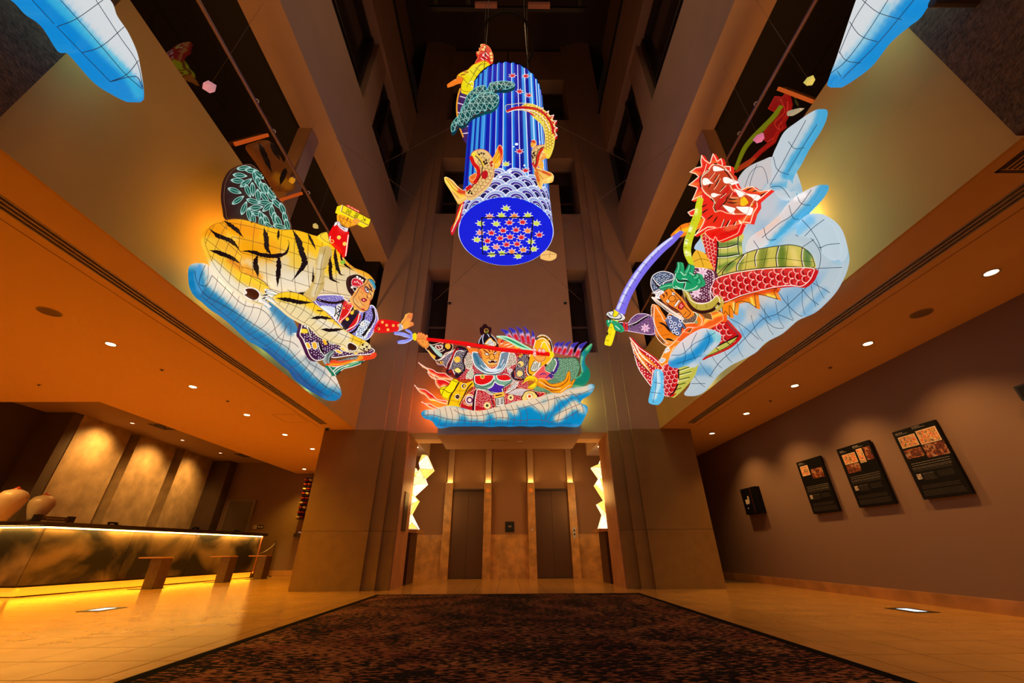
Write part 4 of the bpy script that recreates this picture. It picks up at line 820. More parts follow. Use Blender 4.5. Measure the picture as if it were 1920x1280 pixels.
piece(tigP, tg, 'robe', 'B', '955,405 1000,372 1160,372 1190,405 1250,440 1300,490 1335,490 1385,445 1422,480 1438,560 1412,630 1385,680 1340,712 1260,695 1190,645 1150,595 1080,520 1000,465', off=.2, H=.12, R=60, g=3, col=(110, 95, 175),
  marks=[('dot', '960,400 1170,370 1260,460 1400,450 1440,560 1380,700 1250,690 1150,590', 15, 3.4, (225, 220, 240)), ('p', '1175,412 1240,440 1290,480 1250,560 1200,620 1160,590 1120,545 1140,480', (215, 25, 25)), ('p', '1000,460 1110,465 1115,520 1095,560', (215, 220, 235)), ('p', '1118,460 1170,440 1150,530 1130,580 1100,545', (230, 225, 220)),
   ('l', ['1128,470 1150,490 1125,510 1150,530', '1135,455 1160,475 1135,500'], 1.6), ('l', '975,405 1050,425 1120,430 1190,410', 4.5, (34, 10, 14)), ('p', '1250,450 1290,490 1285,530 1200,640 1165,600 1160,575 1220,520', (38, 22, 40)), ('p', '1265,545 1290,510 1305,545 1250,620 1200,640', (215, 25, 25)),
   ('l', '1250,445 1205,520 1150,570', 1.4, W), ('l', '1300,500 1270,590 1190,640', 1.6, W), ('l', '1115,455 1120,500 1095,560', 2, K), ('l', '1175,412 1150,500 1120,575', 2, K), ('l', '1335,500 1320,560 1260,640 1220,660', 4, K), ('c', '1240,505 1205,552 1265,470', 13, YEL), ('c', '1215,435 1180,470 1250,490 1155,575', 7, (245, 190, 90)),
   ('p', '1290,610 1330,560 1380,590 1340,700 1270,680', (215, 225, 235)), ('dot', '1290,610 1330,560 1380,590 1340,700 1270,680', 16, 5, (60, 55, 110)), ('flower', '1320,590 1360,630', 26, W, (120, 150, 130)), ('l', '1395,470 1405,540 1370,610 1320,680', 4.5, K), ('l', '1412,480 1418,550 1385,620 1330,695', 1.2, W)], edge=W, ew=1.3)
piece(tigP, tg, 'sleeve', 'B', '1400,645 1418,590 1450,556 1530,560 1600,580 1598,635 1500,652 1430,645', off=.25, H=.08, col=(222, 14, 18), marks=[('c', '1500,598 1550,600 1510,632 1440,625 1468,575 1590,600', 11, (245, 170, 80)), ('l', '1440,590 1438,620 1420,650', 2, (150, 10, 20))])
piece(tigP, tg, 'cuff', 'B', '1590,588 1610,588 1630,612 1615,636 1590,634', off=.28, H=.05, col=(230, 225, 230), marks=[('l', ['1595,595 1600,630', '1605,595 1612,630'], 1, K)], edge=K, ew=.8)
piece(tigP, tg, 'palm', 'B', '1612,608 1622,580 1640,560 1668,562 1680,590 1672,612 1645,628 1620,628', off=.28, H=.06, col=(242, 165, 60), edge=(150, 40, 20), ew=.8)
for q, wd in (('1640,570 1655,545 1664,512', [22, 16, 8]), ('1655,568 1672,540 1678,505', [22, 15, 8]), ('1665,572 1685,545 1694,508', [20, 14, 7]), ('1670,585 1688,578 1702,584', [18, 14, 8]), ('1660,605 1685,600 1705,592', [20, 15, 8])):
    piece(tigP, tg, 'finger', 'B', strip(q, wd), off=.29, H=.04, col=(243, 170, 80), marks=[('l', [q], .6, (180, 60, 40))], edge=(190, 50, 40), ew=.7)
piece(tigP, tg, 'raised_sleeve', 'A', '1070,690 1080,640 1108,585 1130,560 1170,590 1215,618 1212,700 1192,805 1135,745', off=.1, H=.12, col=(225, 10, 14), marks=[('c', '1142,660 1185,708 1090,690', 15, (245, 205, 90)), ('l', ['1080,640 1070,690', '1213,640 1192,800'], 1.6, W)])
piece(tigP, tg, 'raised_cuff', 'V', '350,820 400,710 500,820 600,880 690,920 680,1010 620,1050 500,990 420,920', off=.13, H=.07, col=(235, 225, 230), marks=[('s', ['400,760 500,850 660,950', '390,820 520,930 640,1000'], 18, K, .5)], edge=K, ew=.9)
piece(tigP, tg, 'fist', 'V', '430,590 445,480 600,510 880,650 1020,740 1000,800 880,850 760,880 690,925 600,875 500,800 445,700', off=.16, H=.1, col=(242, 165, 30), marks=[('s', ['740,560 660,650 640,740'], 34, (110, 20, 10), .1), ('l', ['580,560 540,650 480,740', '620,740 560,830', '450,590 640,680 800,760', '760,640 740,860'], .8, (150, 70, 20))], edge=(130, 30, 20), ew=.9)
for x, y in ((690, 270), (790, 320), (880, 370), (960, 410)):
    piece(tigP, tg, 'finger', 'V', [(x-50, y-20), (x-20, y-50), (x+40, y-40), (x+75, y+10), (x+60, y+50), (x-30, y+20)], off=.2, H=.06, col=(235, 90, 50), marks=[('l', [(x-20, y-30), (x+40, y+20)], .9, (250, 200, 190))], edge=(150, 20, 20), ew=.7)
piece(tigP, tg, 'plaque', 'V', '490,225 540,225 1368,660 1310,845 1270,865 480,440 435,412', off=.26, H=.004, col=(245, 222, 20), sm=False, back=.08, marks=[('p', '490,225 535,225 488,420 438,410', (250, 225, 130), 1), ('p', '440,415 488,420 1310,842 1270,862', (245, 200, 90), 1), ('l', ['535,228 488,420', '488,420 1310,842', '540,226 1366,660 1310,842'], 1.1, (90, 40, 10), 1), ('text', [('大', (1165, 665), 155, (.88, .47)), ('神', (930, 535), 165, (.88, .47)), ('宮', (705, 430), 165, (.88, .47))], (20, 12, 8))])
piece(tigP, tg, 'thumb', 'V', '860,660 940,630 1040,690 1000,760 930,790 870,750', off=.29, H=.06, col=(243, 165, 40), edge=(200, 110, 100), ew=1)
# trousers, shoe and sash
PUR = (66, 20, 62)
piece(tigP, tg, 'trousers', 'I', '108,430 135,300 160,208 205,205 240,240 290,280 360,300 430,360 530,440 650,470 790,560 850,640 930,690 1040,700 1100,690 1200,660 1330,650 1400,705 1385,735 1290,775 1000,790 700,830 600,790 560,785 540,840 440,880 350,862 280,790 230,670 160,510', off=.17, H=.08, col=PUR, g=2.5,
  marks=[('dot', '150,400 420,320 800,560 1390,680 1300,770 600,800 440,880 230,670', 44, 9.5, (238, 225, 240)), ('p', '150,330 250,350 245,405 125,395', YEL), ('p', '270,270 350,300 300,335', YEL), ('po', '205,580 260,570 300,660 250,670', (240, 180, 40), W, 1.2), ('po', '315,570 385,560 410,660 345,670', (240, 180, 40), W, 1.2), ('p', '495,520 540,510 585,600 545,610', (240, 180, 40)), ('po', '700,700 760,690 840,740 800,760', (240, 180, 40), W, 1.1), ('po', '790,650 850,645 910,705 860,710', (240, 180, 40), W, 1.1), ('p', '1040,720 1110,712 1100,765 1045,760', (245, 200, 60)),
   ('s', ['240,240 270,380 310,490', '430,520 480,680 540,800', '420,350 560,480 620,580 760,590'], 40, K, .1), ('l', ['215,230 260,350 300,480', '420,560 460,700 530,790', '600,520 640,590 800,580', '170,260 250,330'], 1.3, W), ('po', '170,300 205,255 225,310', (235, 230, 225), K, 1)], edge=W, ew=1.5)
piece(tigP, tg, 'shoe_cuff', 'I', '560,860 580,790 640,710 700,700 690,760 640,830 640,900 690,880 900,840 1100,800 1110,850 900,870 700,880 620,935 575,905', off=.24, H=.05, col=(150, 165, 160), marks=[('dot', '640,800 1100,780 1100,850 700,870', 36, 9, (20, 25, 25)), ('l', ['590,880 600,790 680,710', '620,910 630,820 690,760'], 1.2, K)], edge=K, ew=.9)
piece(tigP, tg, 'shoe', 'I', '610,935 680,868 800,880 1000,860 1100,845 1115,800 1200,790 1340,790 1405,735 1428,770 1415,810 1370,845 1230,868 1060,885 900,945 760,965 660,955', off=.27, H=.07, col=(228, 60, 20), soft=[('640,940 800,940 950,910 1100,860 1180,830', 18, (240, 160, 30))], marks=[('l', '1000,790 1130,775 1280,780 1390,730', 1.6, W), ('p', '1090,800 1190,790 1200,830 1120,850', (238, 150, 30))])
piece(tigP, tg, 'sash', 'I', '600,955 690,975 790,970 910,930 1050,885 1230,868 1140,940 1000,990 870,1020 790,1080 730,1135 690,1080 640,1020', off=.2, H=.05, col=(15, 120, 90), soft=[('900,980 1100,900', 14, (150, 200, 140))], marks=[('l', '680,1060 760,990 900,930 1060,890', 1.7, W), ('l', '735,1130 850,1035 1010,1000 1130,950 1230,870', 2.2, K), ('l', '700,1090 800,1010 950,950', 1.3, W)], edge=W, ew=1.1)
for y in (3.3, 4.6, 5.9): MB().tube([(-3.25, y, 3.1), (-3.05, y, 3.15)], .02).build('mount', steel, tg)
MB().tube([(-3.25, 4.2, 3.6), (-2.75, 4.2, 3.6)], .025).build('mount', steel, tg)

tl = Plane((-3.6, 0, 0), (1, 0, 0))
piece(tl, tg, 'tiger_reflection', 'X', '1400,830 1450,800 1510,790 1560,850 1620,960 1660,1040 1640,1075 1560,1070 1510,1000 1460,920', off=0, H=.08, col=(96, 42, 8), soft=[('1560,1000 1620,1040', 26, (150, 84, 10))], marks=[('s', ['1455,800 1530,970', '1520,790 1575,900', '1610,940 1575,1040'], 30, (16, 7, 4), .15)])  # glowing striped piece in place of the tiger's reflection in the glass
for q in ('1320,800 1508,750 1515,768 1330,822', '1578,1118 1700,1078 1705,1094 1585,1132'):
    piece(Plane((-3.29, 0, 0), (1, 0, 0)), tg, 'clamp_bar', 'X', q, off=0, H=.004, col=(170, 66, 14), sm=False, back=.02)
# ---------------------------------------------------------------- RIGHT: red dragon, swordsman and pale cloud
wallR = Plane((3.08, 0, 0), (-1, 0, 0)); drgP = vplane((2.82, 2.8), (2.0, 5.0))
dr = empty('dragon_lantern', (2.8, 4.2, 3.2), 'huge glowing paper lantern of a red dragon and swordsman on a pale cloud, right wall', 'lantern')
GB = (178, 194, 202); LB = (64, 160, 205); NB = (40, 60, 80)
piece(wallR, dr, 'cloud_base', 'G', '1030,-40 1100,-250 1150,-330 1330,-560 1450,-330 1420,-250 1480,-140 1560,-125 1640,-100 1705,-50 1750,40 1778,150 1770,230 1740,310 1690,400 1620,480 1540,550 1430,600 1380,640 1310,700 1200,760 1130,830 1040,880 960,920 880,980 830,1040 770,1110 700,1138 650,1125 690,1060 715,960 745,890 850,845 900,800 1000,770 1045,710 1000,640 930,570 880,440 900,200 980,60',
  off=.05, H=.3, R=190, g=4.5, col=GB, mott=((96, 160, 205), .06, .55), soft=[('1200,180 1340,-20 1480,-90 1560,-60', 34, (110, 180, 215), .8), ('1540,330 1400,470 1330,560 1150,520', 48, (110, 165, 200), .75), ('1050,560 1000,620', 36, (100, 165, 205), .7), ('960,760 1150,640 1290,560', 26, (90, 160, 205), .7), ('740,960 820,960', 30, (80, 150, 195), .7), ('1660,40 1740,180', 30, (150, 190, 210), .8), ('1200,420 1130,560', 40, (205, 190, 175), .6), ('1640,400 1500,560', 22, (90, 160, 205), .6)],
  marks=[('l', ['1480,-40 1560,40 1612,130 1600,240 1540,340 1430,450 1310,555 1200,600 1090,720 1000,810 900,900 830,1000', '1700,-30 1590,20 1480,90', '1560,240 1640,235 1775,230', '1690,70 1600,90', '1560,340 1640,385 1680,410', '1480,380 1540,450 1600,495', '1300,380 1370,480 1450,560 1500,580'], 1.1, NB),
   ('cross', '1700,420 1600,500 1450,560 1300,640 1180,710 1080,800 960,860 860,960 760,1080', 150, 90, NB), ('l', ['1180,560 1280,650 1360,660', '1310,560 1420,605', '700,1050 800,1050', '930,570 1060,640 1180,740', '1180,380 1180,480 1260,600'], 1, NB)], edge=None)
piece(wallR, dr, 'cloud_back', 'F', '1020,620 1060,540 1120,490 1210,450 1270,430 1330,470 1390,560 1420,700 1400,900 1260,1080 1080,1110 1030,1080 1000,900 1015,760', off=.1, H=.15, R=120, g=4.5, col=(188, 190, 192), mott=((215, 190, 180), .07, .5), soft=[('1250,650 1330,640 1400,700', 26, (90, 170, 210)), ('1100,1000 1250,900 1380,860', 40, (205, 180, 170), .7), ('1150,1060 1260,980', 24, LB, .6)],
  marks=[('l', ['1060,700 1120,540 1200,500 1240,600 1235,700', '1165,480 1120,600 1110,700', '1320,640 1360,700 1400,760', '1150,660 1260,680 1340,760'], .9, NB)])
piece(wallR, dr, 'cloud_peak', 'F', '1250,660 1265,560 1270,440 1310,340 1360,250 1450,180 1545,115 1605,92 1626,115 1612,180 1572,260 1500,375 1440,490 1392,570 1385,640 1410,720 1330,740', off=.22, H=.18, R=90, col=(184, 198, 206), soft=[('1615,110 1590,200 1500,350 1430,450 1370,560', 30, LB), ('1260,640 1400,620', 20, LB, .7)],
  marks=[('l', ['1510,170 1450,280 1400,370 1330,500 1250,640', '1590,200 1500,340 1380,540', '1385,320 1430,370 1500,365', '1280,430 1310,520 1400,560', '1220,650 1330,640 1400,720'], 1.1, NB)])
piece(wallR, dr, 'cloud_finger', 'F', '1080,1100 1110,1000 1210,920 1320,830 1390,750 1450,700 1520,660 1585,632 1626,628 1632,655 1600,715 1540,785 1470,860 1420,930 1330,1000 1240,1060 1160,1100', off=.28, H=.18, R=80, col=(210, 205, 205), soft=[('1625,640 1580,720 1480,830 1400,900 1280,1030', 26, LB), ('1180,960 1300,870', 26, (222, 190, 170), .7), ('1440,720 1500,700', 18, (240, 235, 235))],
  marks=[('l', ['1550,660 1480,760 1400,850 1320,900 1200,1000', '1450,710 1480,760 1560,775', '1390,770 1420,860 1470,870', '1210,920 1240,1010 1320,1010', '1140,1020 1180,1080'], 1.1, NB)])
piece(wallR, dr, 'cloud_hump', 'F', '1180,1105 1300,1040 1400,940 1480,850 1560,828 1640,858 1710,920 1750,1010 1765,1120 1700,1180 1580,1160 1560,1100 1480,1050 1380,1050', off=.2, H=.15, R=90, col=(186, 204, 214), soft=[('1300,1060 1420,970 1540,880', 32, (110, 180, 220), .8)], marks=[('l', ['1480,870 1550,950 1610,1060 1620,1150', '1400,960 1500,1020 1560,1100', '1640,870 1560,930 1500,990', '1750,1040 1660,1050 1600,1080'], 1.1, NB)])
piece(drgP, dr, 'cloud_behind_neck', 'F', '725,1080 760,1010 790,975 860,1060 850,1110', off=-.05, H=.05, col=(170, 195, 215), marks=[('l', '800,1000 800,1100', .8, NB)])
# coils
BEL = (150, 150, 50); RED = (196, 18, 22)
piece(drgP, dr, 'neck', 'G', '780,-20 1030,-20 1035,60 1040,150 1010,190 900,285 865,300 855,260 800,110', off=.02, H=.16, col=(196, 190, 90), g=3.5,
  soft=[('900,70 1030,60', 14, (70, 110, 50), .8), ('900,150 1030,140', 14, (70, 110, 50), .8), ('900,230 980,200', 14, (90, 120, 40), .8)], marks=[('p', '780,0 850,15 885,50 882,120 875,270 850,270 800,110', RED), ('scale', '785,5 850,15 880,50 875,270 850,262 800,110', 26, 1.4, (250, 190, 170)), ('l', '885,-10 888,120 870,295', 3), ('l', ['888,90 960,85 1030,65', '885,155 960,150 1038,135'], 1.8), ('l', ['888,96 960,92 1030,72', '885,162 960,157 1038,142'], 1.1, W), ('l', ['960,0 955,250', '905,90 900,250'], .7, (60, 70, 30)), ('l', '1035,-10 1030,70 1040,150', 2)])
piece(drgP, dr, 'belly_coil', 'G', '860,305 930,230 1000,180 1080,130 1170,100 1250,85 1330,74 1400,68 1480,85 1540,130 1566,180 1560,235 1400,228 1200,238 1020,262 890,295', off=.14, H=.14, R=80, col=(200, 185, 80), g=3.5,
  soft=[('1340,100 1340,220', 26, (80, 110, 30), .85), ('1210,120 1200,220', 26, (110, 125, 40), .85), ('1520,120 1520,210', 24, (70, 110, 50), .85), ('1060,160 1040,240', 14, (110, 125, 40), .8), ('1000,200 950,250', 14, (80, 120, 50), .8), ('1420,120 1440,200', 20, (225, 200, 110))],
  marks=[('l', ['1170,100 1150,160 1155,225', '1320,76 1300,150 1305,225', '1485,88 1478,160 1490,228', '1080,130 1025,210 1020,255', '1000,180 930,250 920,280'], 1.8), ('l', ['1176,102 1156,160 1160,225', '1326,78 1306,150 1311,225', '1491,90 1484,160 1496,228', '1086,132 1031,210 1026,255'], 1.2, W), ('l', ['1030,205 1160,180 1310,165 1480,185 1560,190', '1240,90 1210,220', '1385,70 1365,220', '1100,120 1080,250'], .8, (40, 50, 20))], edge=K, ew=1.5)
piece(drgP, dr, 'scaled_coil', 'G', '828,340 890,300 1000,268 1100,252 1200,240 1400,230 1560,236 1560,280 1535,325 1480,365 1400,360 1300,370 1200,392 1050,432 930,478 870,450 835,395', off=.18, H=.15, R=70, g=3.5, col=RED,
  marks=[('scale', '830,340 1000,268 1200,240 1560,236 1545,320 1480,365 1300,370 1050,432 930,478 850,430', 52, 1.35, (250, 205, 190), K)], edge=(255, 225, 215), ew=1.4)
piece(drgP, dr, 'flame_fin', 'G', '915,490 960,470 1050,432 1130,408 1210,385 1310,375 1285,400 1312,458 1255,442 1200,425 1150,418 1162,520 1110,482 1060,470 1015,480 1005,562 985,520 970,500 975,585 940,540 922,590', off=.22, H=.05, col=(236, 130, 15), g=2.5, sm=False, soft=[('1000,470 1150,415 1300,390', 10, (210, 60, 15)), ('1140,500 1125,450', 8, (250, 220, 80)), ('1290,440 1240,425', 8, (250, 220, 80)), ('1000,540 1000,480', 6, (250, 230, 120))], edge=(60, 15, 8), ew=1.2)
piece(drgP, dr, 'chest_flames', 'G', '600,715 640,680 690,690 720,640 760,610 780,640 800,590 850,600 840,560 800,545 850,530 890,540 925,560 930,600 870,640 810,665 760,690 700,705 640,760 580,750', off=.25, H=.05, col=(232, 90, 20), g=2.5, sm=False, soft=[('780,620 850,580 910,560', 10, (250, 190, 60))], edge=(250, 190, 130), ew=1)
piece(drgP, dr, 'lower_coil', 'G', '820,650 880,600 930,590 975,640 1030,700 1020,735 960,790 880,830 800,862 760,880 760,850 850,790 870,740 860,700', off=.15, H=.1, g=3, col=RED, marks=[('p', '760,870 870,800 1030,715 1020,745 960,792 880,832 790,866', (190, 185, 80)), ('scale', '820,650 930,590 1030,700 870,790 855,700', 46, 1.0, (250, 210, 195), K), ('l', '765,865 870,795 1030,712', 2.5), ('l', ['880,800 900,825', '950,755 980,780'], 1.5)], edge=K, ew=1.3)
piece(drgP, dr, 'tail_belly', 'G', '600,935 720,895 715,960 690,1010 640,1070 590,1120 555,1145 590,1080', off=.1, H=.06, col=(190, 185, 75), marks=[('l', ['610,960 710,925', '610,990 700,965', '608,1025 690,1005', '600,1060 660,1045', '590,1095 630,1080'], 1.8, (60, 80, 25)), ('l', ['610,968 710,933', '610,998 700,973', '608,1033 690,1013'], 1.1, (240, 235, 180))])
piece(drgP, dr, 'tail_scales', 'G', '500,930 540,905 590,925 612,945 608,1040 585,1100 545,1140 505,1130 490,1090 490,1000', off=.14, H=.1, col=RED, marks=[('scale', '495,930 612,940 606,1040 545,1140 490,1090', 34, .9, (250, 200, 195), K), ('l', '612,940 608,1040 580,1105 540,1142', 2.4)], edge=(255, 215, 205), ew=1.2)
piece(drgP, dr, 'tail_fin', 'G', '263,722 300,760 340,800 400,840 450,880 500,935 490,955 440,960 425,1010 420,1070 370,1010 330,950 305,880 285,800', off=.1, H=.06, col=(190, 22, 30), g=2.4, marks=[('dot', '290,800 420,860 490,950 420,1060 320,930', 22, 5, (250, 205, 200)), ('s', ['268,726 310,820 360,900 430,990', '268,726 330,830 400,890 480,950'], 30, (238, 130, 30), .05), ('s', ['275,740 330,860 420,980', '290,750 350,850 440,930'], 9, (255, 240, 210), .05), ('l', ['265,725 300,850 400,970 430,1000'], 1.3)], edge=(255, 235, 225), ew=1.3)
piece(drgP, dr, 'tail_spines', 'G', '455,905 480,880 520,800 555,775 520,830 575,740 600,760 560,830 545,900 520,935 490,945', off=.09, H=.04, col=(238, 140, 35), sm=False, marks=[('po', '470,880 500,870 520,880 490,905', (200, 200, 200), W, 1), ('po', '500,815 535,800 550,815 510,835', (200, 200, 205), W, 1)], edge=(255, 235, 200), ew=1)
piece(drgP, dr, 'cloud_wisp', 'G', '537,905 565,830 615,765 690,705 775,662 840,668 885,700 875,760 825,810 780,850 740,890 700,932 640,922 570,938', off=.3, H=.16, R=60, col=(196, 205, 212), soft=[('560,920 640,890 720,850 790,780 840,720', 30, (30, 140, 200)), ('640,780 740,700', 28, (215, 205, 205)), ('850,690 880,740', 16, (130, 200, 205))],
  marks=[('l', ['640,760 660,850 640,925', '740,690 700,790 730,880', '810,670 830,740 790,830', '560,850 640,840 720,770 800,730 870,690', '600,910 690,880 780,850'], 1, (20, 70, 110))])
piece(drgP, dr, 'cloud_feather', 'G', '440,958 462,950 488,985 492,1070 482,1150 445,1196 400,1182 408,1120 425,1040', off=.24, H=.08, col=(90, 185, 225), soft=[('460,970 470,1060 440,1150', 12, (200, 225, 235))], marks=[('l', ['455,960 450,1080 430,1185', '425,1040 488,1050', '412,1110 488,1120'], .9, (20, 70, 110))])
# dragon head
piece(drgP, dr, 'mane', 'S', '375,105 440,200 540,275 575,160 605,75 650,140 690,230 735,200 770,172 800,260 805,335 880,330 960,335 965,420 960,485 1010,515 1030,600 1045,650 1080,710 1110,770 1180,805 1280,745 1410,740 1480,800 1540,830 1770,805 1620,930 1495,1040 1500,1150 1420,1280 1360,1480 1230,1460 1180,1480 1120,1420 1190,1500 1100,1620 900,1680 760,1720 560,1640 640,1560 500,1560 230,1730 330,1600 390,1500 430,1400 380,1350 300,1330 150,1330 95,1255 220,1190 350,1175 340,1050 375,930 270,980 178,1025 240,890 290,765 200,735 108,712 200,640 312,545 250,490 130,455 260,360 372,340 355,220', off=.3, H=.05, R=60, col=(226, 36, 22), sm=False, g=3,
  soft=[('180,450 330,480', 26, (240, 130, 40), .8), ('150,700 300,690', 26, (240, 130, 40), .8), ('230,980 360,860', 26, (240, 130, 40), .8), ('500,230 560,260 700,240', 22, (240, 120, 40), .7), ('1100,1500 1300,1350 1400,1200', 40, (235, 120, 40), .8), ('1250,780 1600,860', 30, (235, 120, 40), .9), ('300,1350 450,1500', 40, (225, 30, 20))],
  marks=[('s', ['850,1380 760,1600', '940,1400 830,1600', '1060,1430 960,1620', '620,1300 470,1420', '700,1330 600,1480', '1250,830 1400,760', '1380,850 1500,820 1560,850', '1440,980 1700,850', '330,1180 500,1090', '350,1300 520,1180'], 24, K, .1), ('l', ['830,1400 745,1610', '960,1410 850,1610', '1080,1440 980,1630', '480,290 440,420 400,500', '1300,1300 1200,1450'], 1.2, (255, 220, 180))], edge=(255, 225, 190), ew=1.6)
piece(drgP, dr, 'jaw', 'S', '500,400 570,310 660,280 740,300 830,345 900,420 965,500 1040,630 965,700 1000,800 1080,850 1150,880 1250,868 1390,890 1490,900 1440,1010 1380,1100 1340,1190 1280,1285 1100,1300 900,1285 780,1240 700,1240 650,1260 600,1150 625,1080 540,960 440,880 370,760 345,600 390,500', off=.38, H=.06, R=60, col=(190, 62, 28), g=3, soft=[('900,780 700,1150', 44, (205, 25, 20)), ('1050,1000 1100,1050', 60, (215, 110, 40)), ('560,500 560,700', 50, (200, 70, 40)), ('1000,870 1060,900', 34, (200, 15, 25)), ('740,1200 860,1230', 30, (200, 15, 25))],
  marks=[('s', ['640,470 530,600', '720,500 620,650', '740,580 640,760', '640,790 600,770', '580,660 500,780', '850,720 720,860', '860,870 740,980', '980,870 880,980 870,1040 700,1180', '880,980 1000,1000 1120,985', '870,1050 1000,1070 1120,1060'], 22, K, .1), ('l', ['650,460 540,600', '735,500 640,650', '760,580 660,760 620,800', '870,720 740,850', '875,880 750,980', '1000,860 960,960 1120,970'], 1.2, (255, 190, 150)), ('l', '690,290 600,290 540,340 500,420 470,480 390,520 350,600 370,760 440,880 560,980 640,1080 620,1150 670,1250', 2.6, K), ('l', '700,300 620,300 555,350 510,440 400,530 370,600 385,760 455,870 580,970 660,1080', 1.4, (255, 220, 190)),
   ('l', '800,380 900,490 980,620', 2, K), ('l', ['950,690 1000,790 1040,830'], 1.8, K)], edge=(255, 200, 160), ew=1.4)
for q in ('600,350 630,325 700,335 770,365 860,410 780,430 680,445 620,440 600,400', '400,590 440,565 510,580 560,635 635,685 560,690 480,715 410,720 385,650', '810,560 870,545 940,570 1050,635 960,670 880,690 820,665 800,610', '570,880 630,865 700,885 800,905 720,925 640,965 580,955 560,915',
          '1010,780 1150,820 1240,890 1200,940 1140,965 1100,920 1060,850', '1230,885 1360,885 1480,905 1420,1000 1370,960', '790,1110 950,1140 1060,1180 1020,1250 960,1280 900,1240', '1060,1150 1200,1140 1330,1150 1290,1280 1200,1270'):
    piece(drgP, dr, 'fang', 'S', q, off=.44, H=.07, col=(252, 246, 238), edge=(190, 90, 60), ew=.8)
piece(drgP, dr, 'tongue', 'S', '1150,965 1235,930 1330,1065 1240,1140 1145,1130 1140,1050', off=.42, H=.04, col=(240, 190, 20), marks=[('s', ['1230,940 1160,1000', '1300,1080 1250,1140'], 14, (200, 110, 20), .1)])
piece(drgP, dr, 'throat_scarf', 'U', '655,380 700,330 860,290 1060,250 1380,200 1370,280 1320,395 1220,450 1060,520 930,560 880,500 860,470 840,530 780,520 700,450', off=.33, H=.07, col=(226, 14, 10), soft=[('1080,300 1250,260', 50, (225, 110, 60), .8)], marks=[('l', ['1040,290 1100,400 1200,440', '900,460 1060,400 1300,330'], .7, (150, 20, 10))], edge=(250, 200, 170), ew=1.1)
piece(drgP, dr, 'horn', 'F', '555,985 590,945 640,905 720,885 800,850 850,840 790,890 730,930 690,955 620,985 580,992', off=.2, H=.07, col=(236, 120, 15), soft=[('600,970 700,930', 12, (246, 200, 20))], marks=[('l', ['620,910 640,980', '680,895 700,945', '740,880 755,915'], .8, K)])
piece(drgP, dr, 'whisker', 'F', strip('755,715 742,770 735,830 712,890 688,960 668,1020 660,1080 668,1130 690,1180', [16, 24, 30, 30, 30, 32, 32, 28, 14]), off=.48, H=.05, col=(196, 205, 30), soft=[('700,925 690,950', 9, (245, 250, 190)), ('668,1020 665,1040', 9, (245, 250, 190)), ('665,1100 670,1120', 9, (245, 250, 190)), ('738,800 732,830', 8, (240, 248, 150))], marks=[('l', ['728,830 752,836', '715,875 742,882', '698,920 725,930', '680,965 706,975', '655,1020 690,1030', '646,1070 680,1070', '650,1120 685,1115'], 1, (90, 110, 10))])
# swordsman
piece(drgP, dr, 'sword_blade', 'G', strip('185,548 235,420 300,305 380,200 470,105 560,30 625,-28', [52, 50, 48, 45, 42, 34, 4]), off=.42, H=.06, col=(120, 105, 225), soft=[('185,520 240,400 300,300 380,190 470,95 560,20', 9, (225, 230, 250))], marks=[('l', '195,530 245,415 315,300 395,195 485,105 570,30', .8, (60, 40, 160))]+[('l', q, .8, (50, 40, 130)) for q in ('190,470 232,490', '215,415 258,435', '245,360 285,382', '280,305 318,328', '320,250 356,275', '365,198 398,225', '412,150 442,178', '460,108 488,138')])
piece(drgP, dr, 'sword_hilt', 'J', '218,718 286,748 250,830 215,950 190,1060 150,1180 115,1188 95,1165 120,1060 160,930 190,820', off=.42, H=.06, col=(240, 220, 20), marks=[('l', ['130,1040 200,1050', '150,950 215,960', '105,1120 175,1130'], .8, (120, 100, 10)), ('s', ['145,960 125,1080'], 18, (40, 30, 20), .6)])
piece(drgP, dr, 'sword_guard', 'J', '115,790 130,745 190,728 225,735 212,780 220,805 260,795 285,760 320,790 330,820 300,845 240,850 170,840', off=.46, H=.04, col=(225, 220, 215), marks=[('l', ['130,790 180,830 280,840 320,820', '150,760 170,790 200,800'], 1.5)], edge=K, ew=1.3)
piece(drgP, dr, 'gripping_hand', 'J', '115,860 150,845 225,860 240,880 300,930 320,990 270,1005 230,980 200,900 150,900 130,935', off=.47, H=.05, col=(30, 165, 110), marks=[('l', ['150,850 150,900', '190,855 190,895', '240,930 300,980'], 1.3, (230, 245, 235))], edge=(10, 60, 40), ew=1)
piece(drgP, dr, 'arm', 'J', '225,900 300,880 350,885 410,885 450,830 520,775 600,762 690,780 745,830 770,1000 750,1042 650,1045 520,1020 400,1000 340,990 300,960 240,930', off=.3, H=.09, col=(90, 40, 95), g=2.5, marks=[('dot', '410,880 600,762 740,820 760,1040 400,1000', 18, 4, (215, 180, 215)), ('l', '345,890 410,940 520,900 620,830 700,790', 3.2, K), ('l', '410,920 520,880 620,815 700,780', 1, W), ('flower', '640,960', 70, (240, 190, 215), (220, 150, 190)), ('p', '345,880 372,880 372,1000 345,1000', (215, 30, 35), 1), ('p', '382,880 405,880 405,1000 382,1000', (215, 30, 35), 1), ('p', '230,890 300,880 340,900 300,920 240,915', (40, 40, 60))], edge=(240, 220, 235), ew=1)
